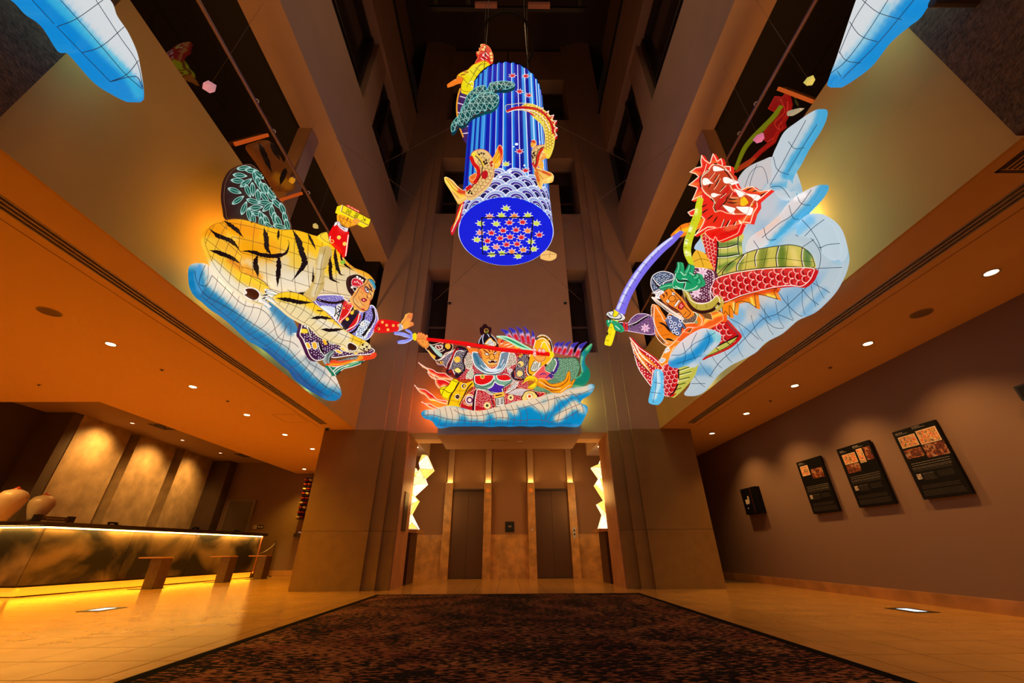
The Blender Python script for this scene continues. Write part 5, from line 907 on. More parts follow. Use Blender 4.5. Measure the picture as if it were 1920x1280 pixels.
piece(drgP, dr, 'coat', 'J', '715,700 735,640 780,660 815,720 860,790 900,860 960,760 1080,760 1250,740 1330,760 1400,840 1380,930 1300,960 1200,960 1100,1070 1040,1140 960,1205 880,1180 800,1100 750,985 722,850', off=.25, H=.1, R=70, g=2.8, col=(236, 120, 15), soft=[('1150,980 1300,930', 34, (225, 60, 15), .7), ('900,1140 1000,1130', 30, (240, 150, 60))],
  marks=[('l', '740,660 735,850 770,990 840,1100 900,1160', 5, K), ('l', '760,670 755,850 790,980 850,1080 940,1170', 1.6, (255, 215, 190)), ('s', ['810,880 900,920 980,1030', '900,1105 960,1110 1030,1135'], 26, K, .1), ('po', '900,830 960,790 1080,810 1120,850 1200,1005 1130,950 1110,1050 1070,1060 1010,1030 950,960', (90, 100, 140), K, 1.6), ('po', '1120,780 1180,800 1250,740 1330,780 1300,880 1240,890 1150,890', (60, 20, 25), (240, 220, 190), 1.6), ('dot', '1130,790 1320,770 1300,880 1150,890', 16, 4, (220, 200, 170)), ('c', '1335,780 1385,790 1320,880', 20, (120, 160, 110)), ('c', '820,720 915,790 880,745', 18, YEL),
   ('c', '965,820 980,875 1035,900 1100,920 990,940 1045,965 1015,1005 1065,1030 1110,860', 24, (225, 225, 240)), ('c', '965,820 980,875 1035,900 1100,920 990,940 1045,965 1015,1005 1065,1030 1110,860', 12, (40, 20, 80)), ('l', ['780,800 860,800', '800,960 880,930', '850,1060 960,1040'], .7, (150, 60, 10))], edge=(255, 220, 190), ew=1.2)
piece(drgP, dr, 'helmet', 'J', '710,330 740,255 820,208 900,200 985,225 1020,260 1010,310 900,350 860,430 800,460 750,480 715,410', off=.33, H=.08, col=(70, 80, 105), marks=[('dot', '715,330 820,208 1010,250 900,350 760,470', 30, 9, (190, 200, 215)), ('l', '740,320 800,400 850,420', 3, K), ('l', '740,290 810,380 870,410', 1.2, W)], edge=W, ew=1.2)
piece(drgP, dr, 'flower', 'J', '725,490 790,475 850,455 895,480 850,520 800,560 770,550 775,510', off=.42, H=.04, col=(240, 232, 232), marks=[('l', ['800,540 830,480', '840,520 850,470', '740,490 800,500'], .9, (150, 120, 120))])
piece(drgP, dr, 'face', 'J', '820,520 880,470 960,420 1000,465 1060,520 1130,600 1180,680 1245,750 1225,795 1160,830 1110,770 1030,720 960,685 880,620 850,580', off=.4, H=.06, col=(236, 130, 30), g=1.8,
  marks=[('s', ['850,500 890,530 880,570', '905,470 930,510 925,540', '900,590 960,660 1060,720 1130,770'], 20, (100, 20, 10), .1), ('c', '1015,500 940,600', 20, W), ('c', '1018,502 938,600', 8, K), ('po', '960,540 1000,520 1040,550 1030,590 990,610 950,580', (240, 140, 40), (90, 20, 10), 1.2), ('po', '1085,580 1105,590 1040,680 1020,665', W, (120, 20, 20), 1), ('po', '1120,610 1165,650 1120,710 1075,680', (215, 30, 30), K, 1.1), ('l', ['1110,640 1140,670', '1100,660 1125,690'], 1, (250, 220, 200)), ('l', ['1150,790 1190,740', '1050,610 1060,570'], 1, K)], edge=(90, 20, 10), ew=1.4)
piece(drgP, dr, 'hair_rope', 'J', strip('725,545 780,600 860,660 950,730 1030,780 1110,830', [16, 30, 34, 36, 40, 30]), off=.42, H=.05, col=(230, 205, 185), marks=[('s', ['740,570 860,675 1000,780', '760,570 900,690 1060,800'], 9, (90, 40, 20), .3)], edge=(250, 240, 225), ew=.9)
piece(drgP, dr, 'kimono', 'G', '690,240 760,232 850,255 862,320 835,400 840,465 780,485 705,470 672,420 680,380 660,330', off=.28, H=.06, col=(92, 32, 58), marks=[('dot', '690,240 860,260 850,460 690,460', 18, 4.5, (230, 200, 215)), ('flower', '780,265 735,410', 44, (246, 205, 222), (230, 170, 190))], edge=(250, 220, 215), ew=1.2)
piece(drgP, dr, 'collar', 'G', '640,385 680,420 700,460 760,485 830,470 880,430 905,470 880,520 820,545 750,545 690,510 650,450', off=.34, H=.05, col=(190, 165, 60), marks=[('l', '645,395 665,460 710,520 770,545 850,530 900,480', 6, (50, 14, 12)), ('l', ['740,490 735,520', '800,480 810,515'], .8, (90, 80, 20))], edge=W, ew=1.1)
piece(drgP, dr, 'back_panel', 'G', '695,215 700,170 738,108 800,145 840,190 862,245 800,232 700,240', off=.05, H=.06, col=(232, 175, 40), marks=[('l', ['745,115 770,170 790,235', '700,200 770,170 850,190'], .8, (60, 30, 10)), ('l', '700,130 740,105 810,135 860,200', 3.5, (50, 14, 12))])
piece(drgP, dr, 'green_palm', 'J', '1000,350 1030,290 1045,220 1110,205 1160,250 1220,215 1300,262 1365,320 1350,380 1290,435 1180,462 1120,440 1040,432 1000,405', off=.44, H=.06, col=(22, 150, 95), marks=[('s', ['1040,270 1090,330 1200,330 1260,380', '1170,340 1150,450'], 20, K, .1), ('l', ['1050,300 1080,345 1180,350', '1130,300 1200,310', '1040,400 1100,430', '1180,360 1160,440'], 1.3, (220, 245, 225))], edge=(220, 245, 225), ew=1.1)
for q in ('1060,230 1085,150 1080,80', '1180,230 1215,170 1232,110', '1000,385 920,395 830,425', '1280,300 1340,270 1320,240', '1330,360 1365,350 1350,300'):
    piece(drgP, dr, 'finger', 'J', strip(q, [74, 62, 40]), off=.46, H=.06, col=(25, 155, 98), marks=[('l', q, .9, (160, 235, 190))], edge=(8, 70, 45), ew=.9)
for y in (3.2, 4.4, 5.8): MB().tube([(3.25, y, 3.3), (3.05, y, 3.35)], .02).build('mount', steel, dr)
MB().tube([(3.25, 4.0, 3.9), (2.75, 4.0, 3.9)], .025).build('mount', steel, dr)
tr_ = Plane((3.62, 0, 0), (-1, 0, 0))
piece(tr_, dr, 'mane_reflection', 'F', '1000,540 1040,490 1120,440 1180,380 1240,330 1200,300 1230,200 1300,120 1240,90 1290,0 1340,10 1370,-30 1390,60 1380,110 1340,190 1350,220 1300,260 1270,330 1180,400 1090,490', off=0, H=.04, col=(150, 16, 14), g=2.6, sm=False, soft=[('1010,530 1120,460', 26, (170, 60, 20))], marks=[('l', ['1330,20 1360,110 1290,190 1320,260 1230,330', '1380,40 1370,140 1320,210 1330,260'], 1.1, (225, 60, 40))], edge=(200, 40, 30), ew=.8)  # glowing red piece in place of the dragon's reflection in the glass
piece(tr_, dr, 'whisker_reflection', 'F', strip('1330,70 1270,150 1200,220 1120,300 1060,380 1000,520', [18, 22, 20, 16, 10, 4]), off=.06, H=.03, col=(120, 126, 14))  # whisker's mirror image in the glass, built as a glowing strip
piece(tr_, dr, 'horn_reflection', 'F', '1380,110 1420,95 1470,85 1450,105 1410,130 1380,140', off=.05, H=.03, col=(190, 175, 140))  # pale horn of the same mirror image, built as a glowing piece
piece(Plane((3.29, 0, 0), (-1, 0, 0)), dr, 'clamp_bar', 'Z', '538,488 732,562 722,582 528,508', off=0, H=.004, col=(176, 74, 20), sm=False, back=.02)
# corner cloud lanterns near the camera
for s, T, ol, side in ((-1, 'X', '0,-230 300,-260 480,-120 620,0 660,90 720,180 770,290 790,380 808,490 808,560 790,575 700,530 600,460 460,300 410,290 320,150 230,80 150,0 0,-60', 'left'), (1, 'Z', '1500,-230 1250,-260 1080,-160 1000,-60 975,0 940,100 900,220 860,340 830,420 812,480 830,492 900,450 1000,370 1100,240 1200,150 1262,100 1340,0 1500,-60', 'right')):
    c = empty('cloud_lantern', (s*3.0, 1.2, 4), 'blue and white glowing cloud lantern tip in the top %s corner' % side, 'lantern')
    PL = Plane((s*2.98, 0, 0), (-s, 0, 0))
    if s < 0: sf = [('100,-100 300,80 450,260 600,420 790,565', 72, (10, 130, 205)), ('250,-50 420,120 560,260 700,400 780,530', 24, (60, 180, 215), .7)]; mk = [('l', ['340,0 430,100 570,260 700,410 800,500', '540,0 670,200 770,350 805,500', '180,0 320,150 460,295 620,460'], 1.2, (30, 40, 60)), ('l', ['320,150 430,105 580,0', '450,300 570,260 700,150', '620,460 710,420 780,340', '620,460 760,430 800,490'], 1.4, (30, 40, 60))]
    else: sf = [('1450,-120 1300,30 1180,170 1050,320 900,440 840,485', 64, (20, 135, 205)), ('1150,40 1000,260 880,400', 22, (120, 190, 220), .6)]; mk = [('l', ['1180,-40 1040,180 920,340 830,415', '1060,-40 960,120 880,300', '1300,0 1100,240 900,440'], 1.2, (30, 40, 60)), ('l', ['1010,0 1100,70 1230,110', '930,110 1000,200 1110,240', '880,290 920,340 1000,355', '870,400 890,430'], 1.3, (30, 40, 60))]
    piece(PL, c, 'shell', T, ol, off=.05, H=.16, R=150, g=5, col=(205, 212, 216), soft=sf, marks=mk, back=.1)
    MB().tube([(s*3.2, 1.2, 3.9), (s*2.9, 1.2, 3.9)], .03).build('mount', steel, c)
# ---------------------------------------------------------------- CENTRE: helmeted warrior with spear above the lifts
cloudP = Plane((0, 7.75, 0), (0, -1, 0)); figP = Plane((0, 8.05, 0), (0, -1, 0))
wr = empty('warrior_lantern', (0, 7.9, 3.1), 'glowing paper lantern of a scowling warrior with red spear and phoenix above the lifts', 'lantern')
MAR = (60, 14, 22); GOLD = (236, 175, 50); CB = (0, 134, 190); CRMC = (226, 202, 170)
piece(cloudP, wr, 'cloud_base', 'C', '105,1040 125,1012 170,1000 230,1000 280,985 340,965 430,965 520,985 620,1010 700,1015 800,990 920,960 1040,920 1180,900 1300,870 1400,835 1500,835 1580,790 1700,770 1745,765 1800,743 1838,758 1830,800 1790,850 1730,885 1700,930 1760,962 1772,1010 1740,1080 1690,1160 1600,1168 1500,1162 1400,1170 1300,1160 1200,1166 1100,1158 1000,1166 900,1160 800,1168 700,1160 560,1162 400,1165 300,1182 250,1165 210,1110 130,1080',
  off=0, H=.2, R=110, g=3.6, col=CB, soft=[('180,1022 230,1020', 36, (222, 200, 180)), ('300,985 600,1025 800,1005 1000,955 1200,915 1400,860 1500,850 1600,815', 27, CRMC), ('330,1010 420,1040', 72, CRMC), ('600,1045 710,1060', 50, CRMC), ('850,1020 865,1050', 40, CRMC), ('920,1000 935,1060', 44, CRMC), ('1020,980 1035,1010', 42, CRMC), ('1100,940 1170,930', 36, CRMC), ('1240,930 1340,980 1420,900', 46, CRMC), ('1500,870 1560,850', 34, CRMC), ('1470,1090 1550,1020 1640,950', 34, CRMC), ('1640,950 1690,975 1710,1000', 30, CRMC), ('1640,820 1740,790 1790,785', 34, CRMC), ('1800,770 1790,800', 14, (150, 200, 225)), ('1740,980 1755,1040', 12, (120, 180, 205)), ('300,1160 700,1150 1100,1145 1600,1150', 14, (0, 112, 170))],
  marks=[('l', ['120,1060 230,1055 350,1090 480,1105 700,1120 900,1080 1080,1110 1250,1100 1420,1130', '430,1000 520,1050 700,1060 900,1010 1050,1000 1200,960 1400,900 1560,860 1700,840'], .9, (100, 50, 50)), ('cross', '130,1050 300,1080 500,1090 700,1090 900,1070 1050,1060 1200,1040', 110, 62, (80, 50, 60)), ('cross', '1240,1040 1350,980 1480,1000 1600,960 1700,900', 130, 56, (80, 50, 60)), ('l', ['1430,1060 1560,1000 1700,940', '1420,1120 1560,1080 1700,1000', '1640,870 1740,830 1830,790'], .9, (100, 50, 50))])
for nm, q in (('flame', '75,528 120,555 160,580 220,598 260,625 300,632 340,635 380,665 425,690 420,705 340,692 290,690 240,660 190,640 160,595 115,570'), ('flame', '165,620 220,650 260,690 330,700 390,730 440,770 400,790 330,765 290,790 250,745 240,700 195,670'), ('flame', '36,752 70,782 110,792 150,800 190,830 220,850 270,895 330,905 372,915 362,945 280,925 230,905 185,900 140,850 95,830 60,790'), ('flame', '108,922 150,938 200,942 250,972 310,985 300,1003 250,1000 200,985 160,960')):
    piece(figP, wr, nm, 'C', q, off=.02, H=.04, col=(222, 18, 26), soft=[(' '.join(q.split()[len(q.split())//2:]), 16, (246, 165, 80))], g=2, edge=(252, 205, 180), ew=1.3)
piece(figP, wr, 'quiver', 'O', '470,510 560,470 650,440 705,345 800,320 860,375 820,440 760,560 690,640 640,722 510,660', off=.06, H=.12, col=(246, 224, 10), marks=[('l', ['560,530 640,590 710,600', '650,450 560,530 510,660', '480,520 560,530', '730,350 860,400'], 1.1, (70, 40, 10))], edge=(120, 60, 10), ew=1)
piece(figP, wr, 'scabbard', 'O', '860,385 980,410 1100,370 1135,365 1165,390 1160,440 1080,480 1010,570 960,680 880,850 750,880 618,850 690,660 780,520', off=.12, H=.09, col=(244, 190, 14), marks=[('c', '960,465 830,678', 52, W), ('c', '960,465 830,678', 42, (60, 12, 10)), ('l', ['865,385 780,530 700,650 640,840'], 2.4, MAR), ('l', '1130,400 1040,500 950,680 870,850', 2.4, MAR), ('l', ['760,560 1000,560', '700,650 940,700', '680,740 900,800', '900,420 840,830'], .7, (150, 100, 20))])
# main coat
piece(figP, wr, 'coat', 'C', '450,690 480,560 520,430 560,395 620,425 980,420 1060,440 1120,470 1180,560 1160,680 1200,790 1340,830 1320,870 1180,900 1040,920 940,970 840,975 640,1015 500,975 540,880 620,790 600,700', off=.05, H=.1, R=80, g=3.2, col=(176, 20, 30),
  marks=[('dot', '480,480 620,430 1120,470 1160,680 1340,830 900,970 500,970', 17, 4, (240, 200, 200)), ('p', '545,450 600,440 620,560 590,600 545,570', (226, 205, 180)), ('dot', '545,450 600,440 620,560 590,600 545,570', 15, 5, (40, 20, 20)), ('p', '560,640 620,590 625,680 560,700', (226, 215, 190)), ('dot', '560,640 620,590 625,680 560,700', 15, 4.5, (60, 90, 60)),
   ('p', '975,440 1040,440 1060,540 1010,560 960,600', (226, 205, 180)), ('dot', '975,440 1040,440 1060,540 1010,560 960,600', 16, 5, (60, 16, 20)), ('p', '960,600 1020,600 1040,690 1080,710 1000,760 1010,690', (220, 200, 190)), ('dot', '960,600 1020,600 1040,690 1080,710 1000,760', 16, 4, (80, 60, 90))])
piece(figP, wr, 'left_forearm', 'C', '145,385 185,345 215,352 260,340 330,322 410,340 425,380 400,420 350,440 300,495 250,510 215,480 180,430', off=.16, H=.07, col=(42, 14, 20), g=1.8, marks=[('po', '180,350 215,360 300,430 320,455 300,480 240,430', (170, 205, 185), K, 1), ('p', '170,400 210,440 250,470 240,500 190,450', GOLD), ('po', '250,360 320,360 300,400 260,390', (110, 20, 25), W, 1.2), ('l', ['270,360 300,400', '300,350 320,400', '240,370 300,420 340,400'], 1.1, (250, 215, 180)), ('po', '350,340 390,340 400,380 370,400 340,370', GOLD, K, 1), ('p', '300,330 330,330 325,350', (240, 150, 110))], edge=(240, 205, 170), ew=1.1)
piece(figP, wr, 'left_sleeve', 'C', '250,500 300,495 350,440 400,420 440,395 450,400 430,440 370,540 360,590 330,560 270,550', off=.14, H=.06, col=(56, 26, 74), g=1.8, marks=[('dot', '300,480 450,400 370,560 330,560', 12, 3, W), ('c', '285,527 310,530', 16, GOLD), ('l', '255,505 300,500 350,460 430,410', 1.3, W)], edge=(250, 200, 170), ew=1.1)
piece(figP, wr, 'shoulder_guard', 'C', '355,600 390,520 430,430 460,375 500,368 545,385 575,400 560,440 530,500 545,570 540,610 500,650 455,680 400,650 365,640', off=.18, H=.08, col=(44, 18, 52), g=2, marks=[('dot', '400,420 560,400 530,640 400,640', 13, 3.2, W), ('l', '362,600 400,520 440,420 475,385', 3.8, (190, 22, 26)), ('l', '385,600 420,510 450,430 490,410 530,420', 1.2, W), ('c', '466,500', 32, (250, 190, 90)), ('c', '466,500', 26, (236, 190, 50)), ('po', '430,600 470,580 505,605 500,630 460,632', (240, 220, 120), (90, 50, 20), 1), ('p', '375,620 420,600 440,650 455,675 400,650', (140, 24, 20)), ('l', '420,600 440,650', 1.2, W)], edge=K, ew=2.6)
piece(figP, wr, 'right_guard', 'C', '1000,650 1030,600 1065,540 1075,480 1110,445 1150,440 1185,490 1170,560 1140,600 1150,660 1130,700 1080,712 1030,700', off=.16, H=.08, col=(44, 18, 52), g=2, marks=[('dot', '1060,460 1180,450 1150,690 1040,690', 13, 3.2, W), ('c', '1100,545 1090,640', 30, (240, 200, 80)), ('l', '1040,610 1050,670 1110,695', 2, (200, 90, 60)), ('p', '1080,440 1120,445 1100,480 1075,470', GOLD)], edge=(60, 16, 20), ew=2.6)
piece(figP, wr, 'scarf', 'C', '612,432 640,420 690,440 720,500 775,575 825,592 865,560 890,480 905,430 985,422 975,500 950,570 905,620 840,640 760,640 690,605 640,560 618,500', off=.22, H=.08, col=(104, 140, 156), g=2, soft=[('640,450 680,540', 14, (50, 110, 140)), ('950,450 930,540', 14, (120, 130, 150)), ('760,605 860,605', 16, (190, 210, 225))], marks=[('l', ['700,560 760,610 830,620 900,590', '740,580 800,612 860,600', '900,560 930,500', '850,610 900,600 940,540'], 1.2, (235, 240, 245)), ('l', ['690,570 760,620 830,630'], 1, (30, 50, 70))], edge=W, ew=1.6)
piece(figP, wr, 'face', 'M', '245,920 330,850 520,830 720,840 900,880 960,930 910,1050 880,1180 850,1260 780,1340 700,1380 600,1370 500,1310 420,1240 360,1150 300,1080', off=.26, H=.12, col=(240, 160, 60), g=1.6,
  soft=[('300,960 340,1120', 50, (215, 90, 40), .8), ('600,1250 760,1250', 60, (246, 200, 90))], marks=[('po', '455,980 520,985 600,1020 590,1050 500,1045', W, (110, 20, 10), 1), ('po', '730,1035 740,975 830,955 790,1020', W, (110, 20, 10), 1), ('c', '575,1035 745,1030', 14, K), ('s', ['400,860 480,930 600,1000', '800,1000 740,970 860,880', '560,880 640,960', '700,860 690,960'], 34, (110, 20, 8), .05), ('s', ['290,900 360,980 350,1080', '480,1150 560,1140 590,1080', '780,1110 860,1160'], 18, (190, 60, 20), .1), ('po', '590,1150 640,1020 700,1010 770,1150 720,1180 640,1185', (244, 165, 60), (110, 20, 10), 1.1),
   ('po', '560,1230 640,1205 760,1205 835,1240 810,1310 760,1290 640,1290 580,1330', (70, 10, 12), (240, 190, 120), 1), ('c', '590,1290 800,1290 625,1230 770,1230', 18, (240, 225, 220)), ('l', ['250,960 330,1050 400,1200', '900,960 870,1060'], .9, (120, 30, 10))], edge=(120, 30, 12), ew=1)
piece(figP, wr, 'hat', 'M', '245,715 280,600 350,480 440,410 560,395 650,430 750,520 820,620 870,720 850,800 700,790 480,740', off=.3, H=.1, col=(26, 12, 26), g=1.8, marks=[('po', '460,720 540,620 620,540 660,560 700,620 790,680 800,740 700,770', (225, 225, 215), (240, 170, 60), 2), ('dot', '560,640 640,590 760,720 560,720', 44, 12, (90, 70, 80)), ('l', ['430,420 400,560 420,720', '540,400 600,500', '280,700 300,600 380,460'], 1.4, (215, 215, 230)), ('l', '660,440 760,540 860,710', 1.3, (220, 200, 180))], edge=(60, 30, 30), ew=1)
piece(figP, wr, 'hat_knob', 'M', '340,410 310,300 315,220 380,200 400,150 460,108 520,130 560,190 640,210 665,260 650,350 600,390 500,420 420,390', off=.3, H=.08, col=(40, 10, 16), marks=[('c', '510,320', 70, (230, 150, 60)), ('c', '520,350', 40, (110, 120, 30))])
piece(figP, wr, 'breastplate', 'C', '630,655 700,640 830,650 960,650 1015,700 1000,730 930,780 925,835 830,838 770,802 700,790 640,765', off=.2, H=.07, col=(120, 165, 140), g=2, marks=[('po', '640,660 720,655 822,655 825,690 790,730 720,755 660,745 640,715', (222, 14, 16), W, 1.5), ('po', '858,655 960,652 1005,695 960,712 900,710 868,690', (222, 14, 16), W, 1.5), ('po', '840,722 880,750 938,765 915,800 920,830 835,832 770,800 815,770', (74, 34, 150), W, 1.5), ('c', '718,672', 24, (240, 180, 70)), ('c', '718,672', 12, (120, 140, 60)), ('l', ['640,740 720,775 800,750 838,700'], 1.2, K), ('l', ['838,650 838,705'], 2, (200, 205, 200))], edge=K, ew=1.2)
piece(figP, wr, 'skirt', 'C', '500,985 520,900 560,850 640,800 700,790 770,805 830,845 840,900 835,985 640,1015', off=.14, H=.07, col=(186, 18, 28), g=2.2, marks=[('dot', '510,950 640,810 830,850 830,990', 17, 4, (246, 205, 200)), ('c', '588,905', 62, (240, 205, 110)), ('c', '590,905', 46, (230, 215, 210)), ('c', '590,905', 34, (110, 40, 90)), ('c', '590,905', 18, (240, 220, 190)), ('l', '655,800 632,900 625,1010', 4.2, MAR), ('l', '665,800 645,900 640,1010', 1.4, W), ('p', '640,790 700,785 780,810 828,850 800,860 740,820 650,800', (226, 205, 190)), ('dot', '640,790 780,810 828,850 740,820', 14, 4.5, MAR), ('c', '765,960', 34, (240, 215, 140)), ('c', '765,960', 14, (60, 60, 40)), ('l', '800,850 830,980', 1.6, MAR)], edge=(240, 160, 120), ew=1)
piece(figP, wr, 'right_skirt', 'C', '940,850 1000,760 1060,710 1085,715 1070,760 1130,790 1200,800 1260,820 1345,835 1310,870 1180,905 1100,912 1040,925 950,968', off=.14, H=.08, col=(186, 18, 28), g=2.2, marks=[('dot', '945,860 1340,830 1100,912 950,968', 17, 4, (246, 205, 200)), ('po', '945,830 1000,770 1060,712 1080,740 1040,800 960,840', (226, 215, 205), MAR, 1.4), ('dot', '960,820 1060,715 1075,745 1030,800', 16, 4.5, (70, 30, 60)), ('po', '960,845 1060,790 1150,795 1190,810 1130,850 1100,865 1000,850', (214, 196, 190), (150, 80, 60), 1.2), ('dot', '980,840 1180,805 1100,860', 13, 3.2, (90, 80, 130)), ('c', '1000,880', 30, (240, 215, 140)), ('c', '1000,880', 12, (60, 60, 40)), ('po', '1105,890 1150,820 1230,820 1270,880 1200,905 1150,918', (240, 205, 110), MAR, 1.6), ('c', '1188,868', 36, (90, 20, 50)), ('c', '1188,868', 27, (245, 230, 225)), ('c', '1188,868', 14, (210, 60, 40)), ('s', '1230,810 1290,880', 16, MAR, .1)], edge=(240, 160, 120), ew=1)
piece(figP, wr, 'buckle', 'C', '828,842 870,832 932,822 938,862 900,870 848,882', off=.24, H=.03, col=(240, 185, 60), sm=False, marks=[('p', '845,855 915,845 915,855 850,868', (90, 20, 10), 1)])
piece(figP, wr, 'lacing', 'C', '845,884 935,868 945,965 900,972 848,978', off=.2, H=.03, col=(220, 210, 195), sm=False, marks=[('l', ['860,900 885,905', '860,915 885,920', '860,930 885,935', '860,945 885,950', '900,898 925,893', '900,913 925,908', '900,928 925,923', '900,943 925,938'], 1.4, MAR)], edge=(60, 70, 60), ew=1.4)
piece(figP, wr, 'right_sleeve', 'C', '1158,620 1165,540 1185,460 1220,400 1248,300 1285,258 1340,255 1390,290 1418,350 1428,440 1410,500 1350,560 1290,590 1250,640 1210,668 1175,655', off=.2, H=.09, col=(240, 170, 20), g=2.2, soft=[('1330,330 1350,400', 18, (246, 215, 20))], marks=[('l', '1250,300 1290,270 1340,270 1390,310 1412,370 1415,450', 4.6, MAR), ('l', '1360,550 1310,590 1260,640', 4, MAR), ('l', '1185,460 1170,560 1175,640 1210,660', 3.4, MAR), ('l', ['1300,380 1320,330 1350,330 1390,420 1380,470', '1270,300 1330,290 1390,350'], 1.2, W), ('po', '1230,520 1290,500 1300,560 1240,620 1200,600', (222, 218, 200), (60, 50, 30), 1.2), ('l', ['1240,540 1220,600', '1260,530 1240,600', '1280,520 1260,590'], 1.2, (60, 50, 30))], edge=W, ew=1.3)
# phoenix
piece(figP, wr, 'phoenix_body', 'C', '1340,640 1350,560 1390,520 1440,480 1540,485 1640,480 1690,540 1690,600 1650,700 1580,790 1480,830 1380,820 1240,820 1240,770 1300,760 1330,700', off=.08, H=.12, R=70, col=(104, 150, 112), g=2.6, marks=[('dot', '1340,640 1450,480 1640,480 1690,560 1580,790 1350,810', 15, 4, (24, 50, 38)), ('dot', '1350,600 1450,490 1640,490 1680,570 1560,780', 21, 3.2, (215, 235, 210)), ('l', '1450,480 1470,540 1440,620 1400,640', 6, (66, 40, 120)), ('l', '1440,490 1458,540 1425,620', 1.4, W)], edge=(40, 70, 50), ew=1)
piece(figP, wr, 'phoenix_tail', 'C', '1808,338 1815,365 1790,415 1750,470 1745,540 1785,600 1795,660 1770,725 1710,765 1640,768 1600,750 1640,690 1690,660 1710,600 1700,520 1705,450 1735,400', off=.13, H=.1, col=(14, 122, 96), g=2.2, soft=[('1800,350 1760,400', 10, (130, 205, 140)), ('1730,430 1720,520 1730,600', 12, (20, 130, 160)), ('1715,470 1700,560 1715,620', 6, (150, 215, 140)), ('1650,680 1700,650', 8, (110, 210, 150))])
piece(figP, wr, 'phoenix_plume', 'C', '1240,700 1290,680 1340,690 1400,740 1480,730 1540,700 1560,640 1590,612 1602,680 1600,720 1650,690 1630,740 1590,790 1540,832 1440,835 1380,800 1300,770 1260,740', off=.2, H=.06, col=(240, 150, 14), g=2.2, marks=[('s', ['1260,710 1340,750 1440,780 1540,740', '1320,760 1420,810 1520,800', '1560,790 1620,720', '1480,780 1560,720 1590,640', '1300,700 1400,770 1500,770'], 9, (150, 60, 10), .1), ('l', ['1280,720 1400,780 1500,790', '1500,820 1600,750'], 1, (255, 225, 170))], edge=(150, 70, 20), ew=.9)
piece(figP, wr, 'phoenix_crest', 'C', '1240,650 1290,590 1320,560 1345,565 1350,610 1410,640 1430,680 1370,700 1300,690 1260,700', off=.22, H=.05, col=(232, 84, 84), marks=[('s', ['1280,660 1330,640 1370,660', '1350,690 1390,650'], 10, (90, 40, 120), .1), ('p', '1380,650 1450,620 1480,640 1440,690 1400,690', (66, 40, 120))], edge=(250, 190, 170), ew=.9)
piece(figP, wr, 'phoenix_beak', 'C', '1118,735 1150,680 1195,656 1250,672 1275,705 1262,755 1225,785 1170,775 1210,745 1240,715 1200,698 1150,712', off=.24, H=.05, col=(246, 212, 20), soft=[('1240,700 1260,740', 8, (240, 150, 30))], marks=[('p', '1200,705 1245,715 1215,748', (205, 20, 30))], edge=(150, 90, 20), ew=.9)
for tip, mid, base in (((903, 195), (960, 225), (1010, 300)), ((978, 178), (1030, 215), (1065, 300)), ((1057, 168), (1100, 215), (1130, 320)), ((1128, 168), (1165, 215), (1180, 330)), ((1213, 200), (1225, 250), (1225, 350)), ((1495, 322), (1460, 350), (1440, 420)), ((1540, 318), (1505, 350), (1480, 430)), ((1608, 315), (1560, 350), (1530, 440)), ((1678, 325), (1625, 360), (1590, 450)), ((1765, 320), (1700, 370), (1660, 460))):
    piece(figP, wr, 'quill', 'C', strip([tip, mid, base], [2, 44, 52]), off=.02, H=.04, col=(235, 205, 210), g=1.6, soft=[([tip, mid], 22, (44, 40, 160)), ([((mid[0]+base[0])/2, (mid[1]+base[1])/2+8), base], 17, (206, 14, 28))], edge=(90, 60, 140), ew=.8)
piece(figP, wr, 'long_leaf', 'C', '858,268 900,262 960,268 1040,300 1130,350 1235,412 1180,402 1060,372 950,300', off=.16, H=.04, col=(150, 220, 170), marks=[('s', '900,275 1000,310 1100,360 1190,400', 14, (10, 130, 80), .05)], edge=(230, 245, 230), ew=.8)
piece(figP, wr, 'headband', 'C', '600,430 560,385 570,370 620,385 680,395 670,420 640,430', off=.2, H=.04, col=(240, 120, 40), marks=[('p', '560,370 590,365 620,380 600,385', W)])
piece(figP, wr, 'hair_flames', 'C', '870,300 900,290 930,310 1000,330 1080,350 1120,380 1060,400 960,390 890,370', off=.14, H=.03, col=(236, 120, 50), marks=[('c', '915,320', 16, (200, 20, 40)), ('s', ['930,360 1000,340', '960,380 1040,355', '890,350 930,330'], 8, (250, 230, 190), .1), ('p', '1040,350 1090,355 1080,385 1050,385', YEL)])
piece(figP, wr, 'spear_shaft', 'C', strip('150,292 500,332 900,395 1240,428 1400,445', [24, 32, 32, 34, 34]), off=.42, H=.05, col=(236, 8, 10), back=.04, marks=[('l', '160,302 500,346 900,410 1240,442 1390,458', 1, (150, 0, 10))])
for p in ('1240,405', '1290,408', '1330,412', '1240,440'):
    x, y = [float(v) for v in p.split(',')]; piece(figP, wr, 'finger', 'C', [(x-14, y-16), (x+10, y-18), (x+18, y), (x+8, y+16), (x-14, y+10)], off=.48, H=.03, col=(246, 200, 190), edge=(200, 40, 30), ew=.8)
piece(figP, wr, 'right_hand', 'C', '1235,450 1290,462 1345,462 1345,500 1300,520 1262,510 1235,485', off=.38, H=.05, col=(242, 160, 70), edge=(150, 60, 20), ew=.9)
piece(figP, wr, 'spear_butt', 'C', '1385,425 1410,420 1435,445 1425,470 1395,470', off=.43, H=.05, col=(240, 215, 20))
piece(figP, wr, 'left_hand', 'L', '0,250 60,100 130,50 220,80 320,150 350,260 385,350 380,420 300,500 240,480 150,430 60,340', off=.4, H=.08, col=(240, 150, 60), marks=[('s', ['180,300 230,370', '85,320 120,370'], 16, (60, 20, 10), .1), ('l', ['60,130 70,240', '130,80 150,220', '220,110 220,230', '0,250 200,250 350,300'], .9, (190, 70, 30))], edge=(170, 60, 20), ew=.9)
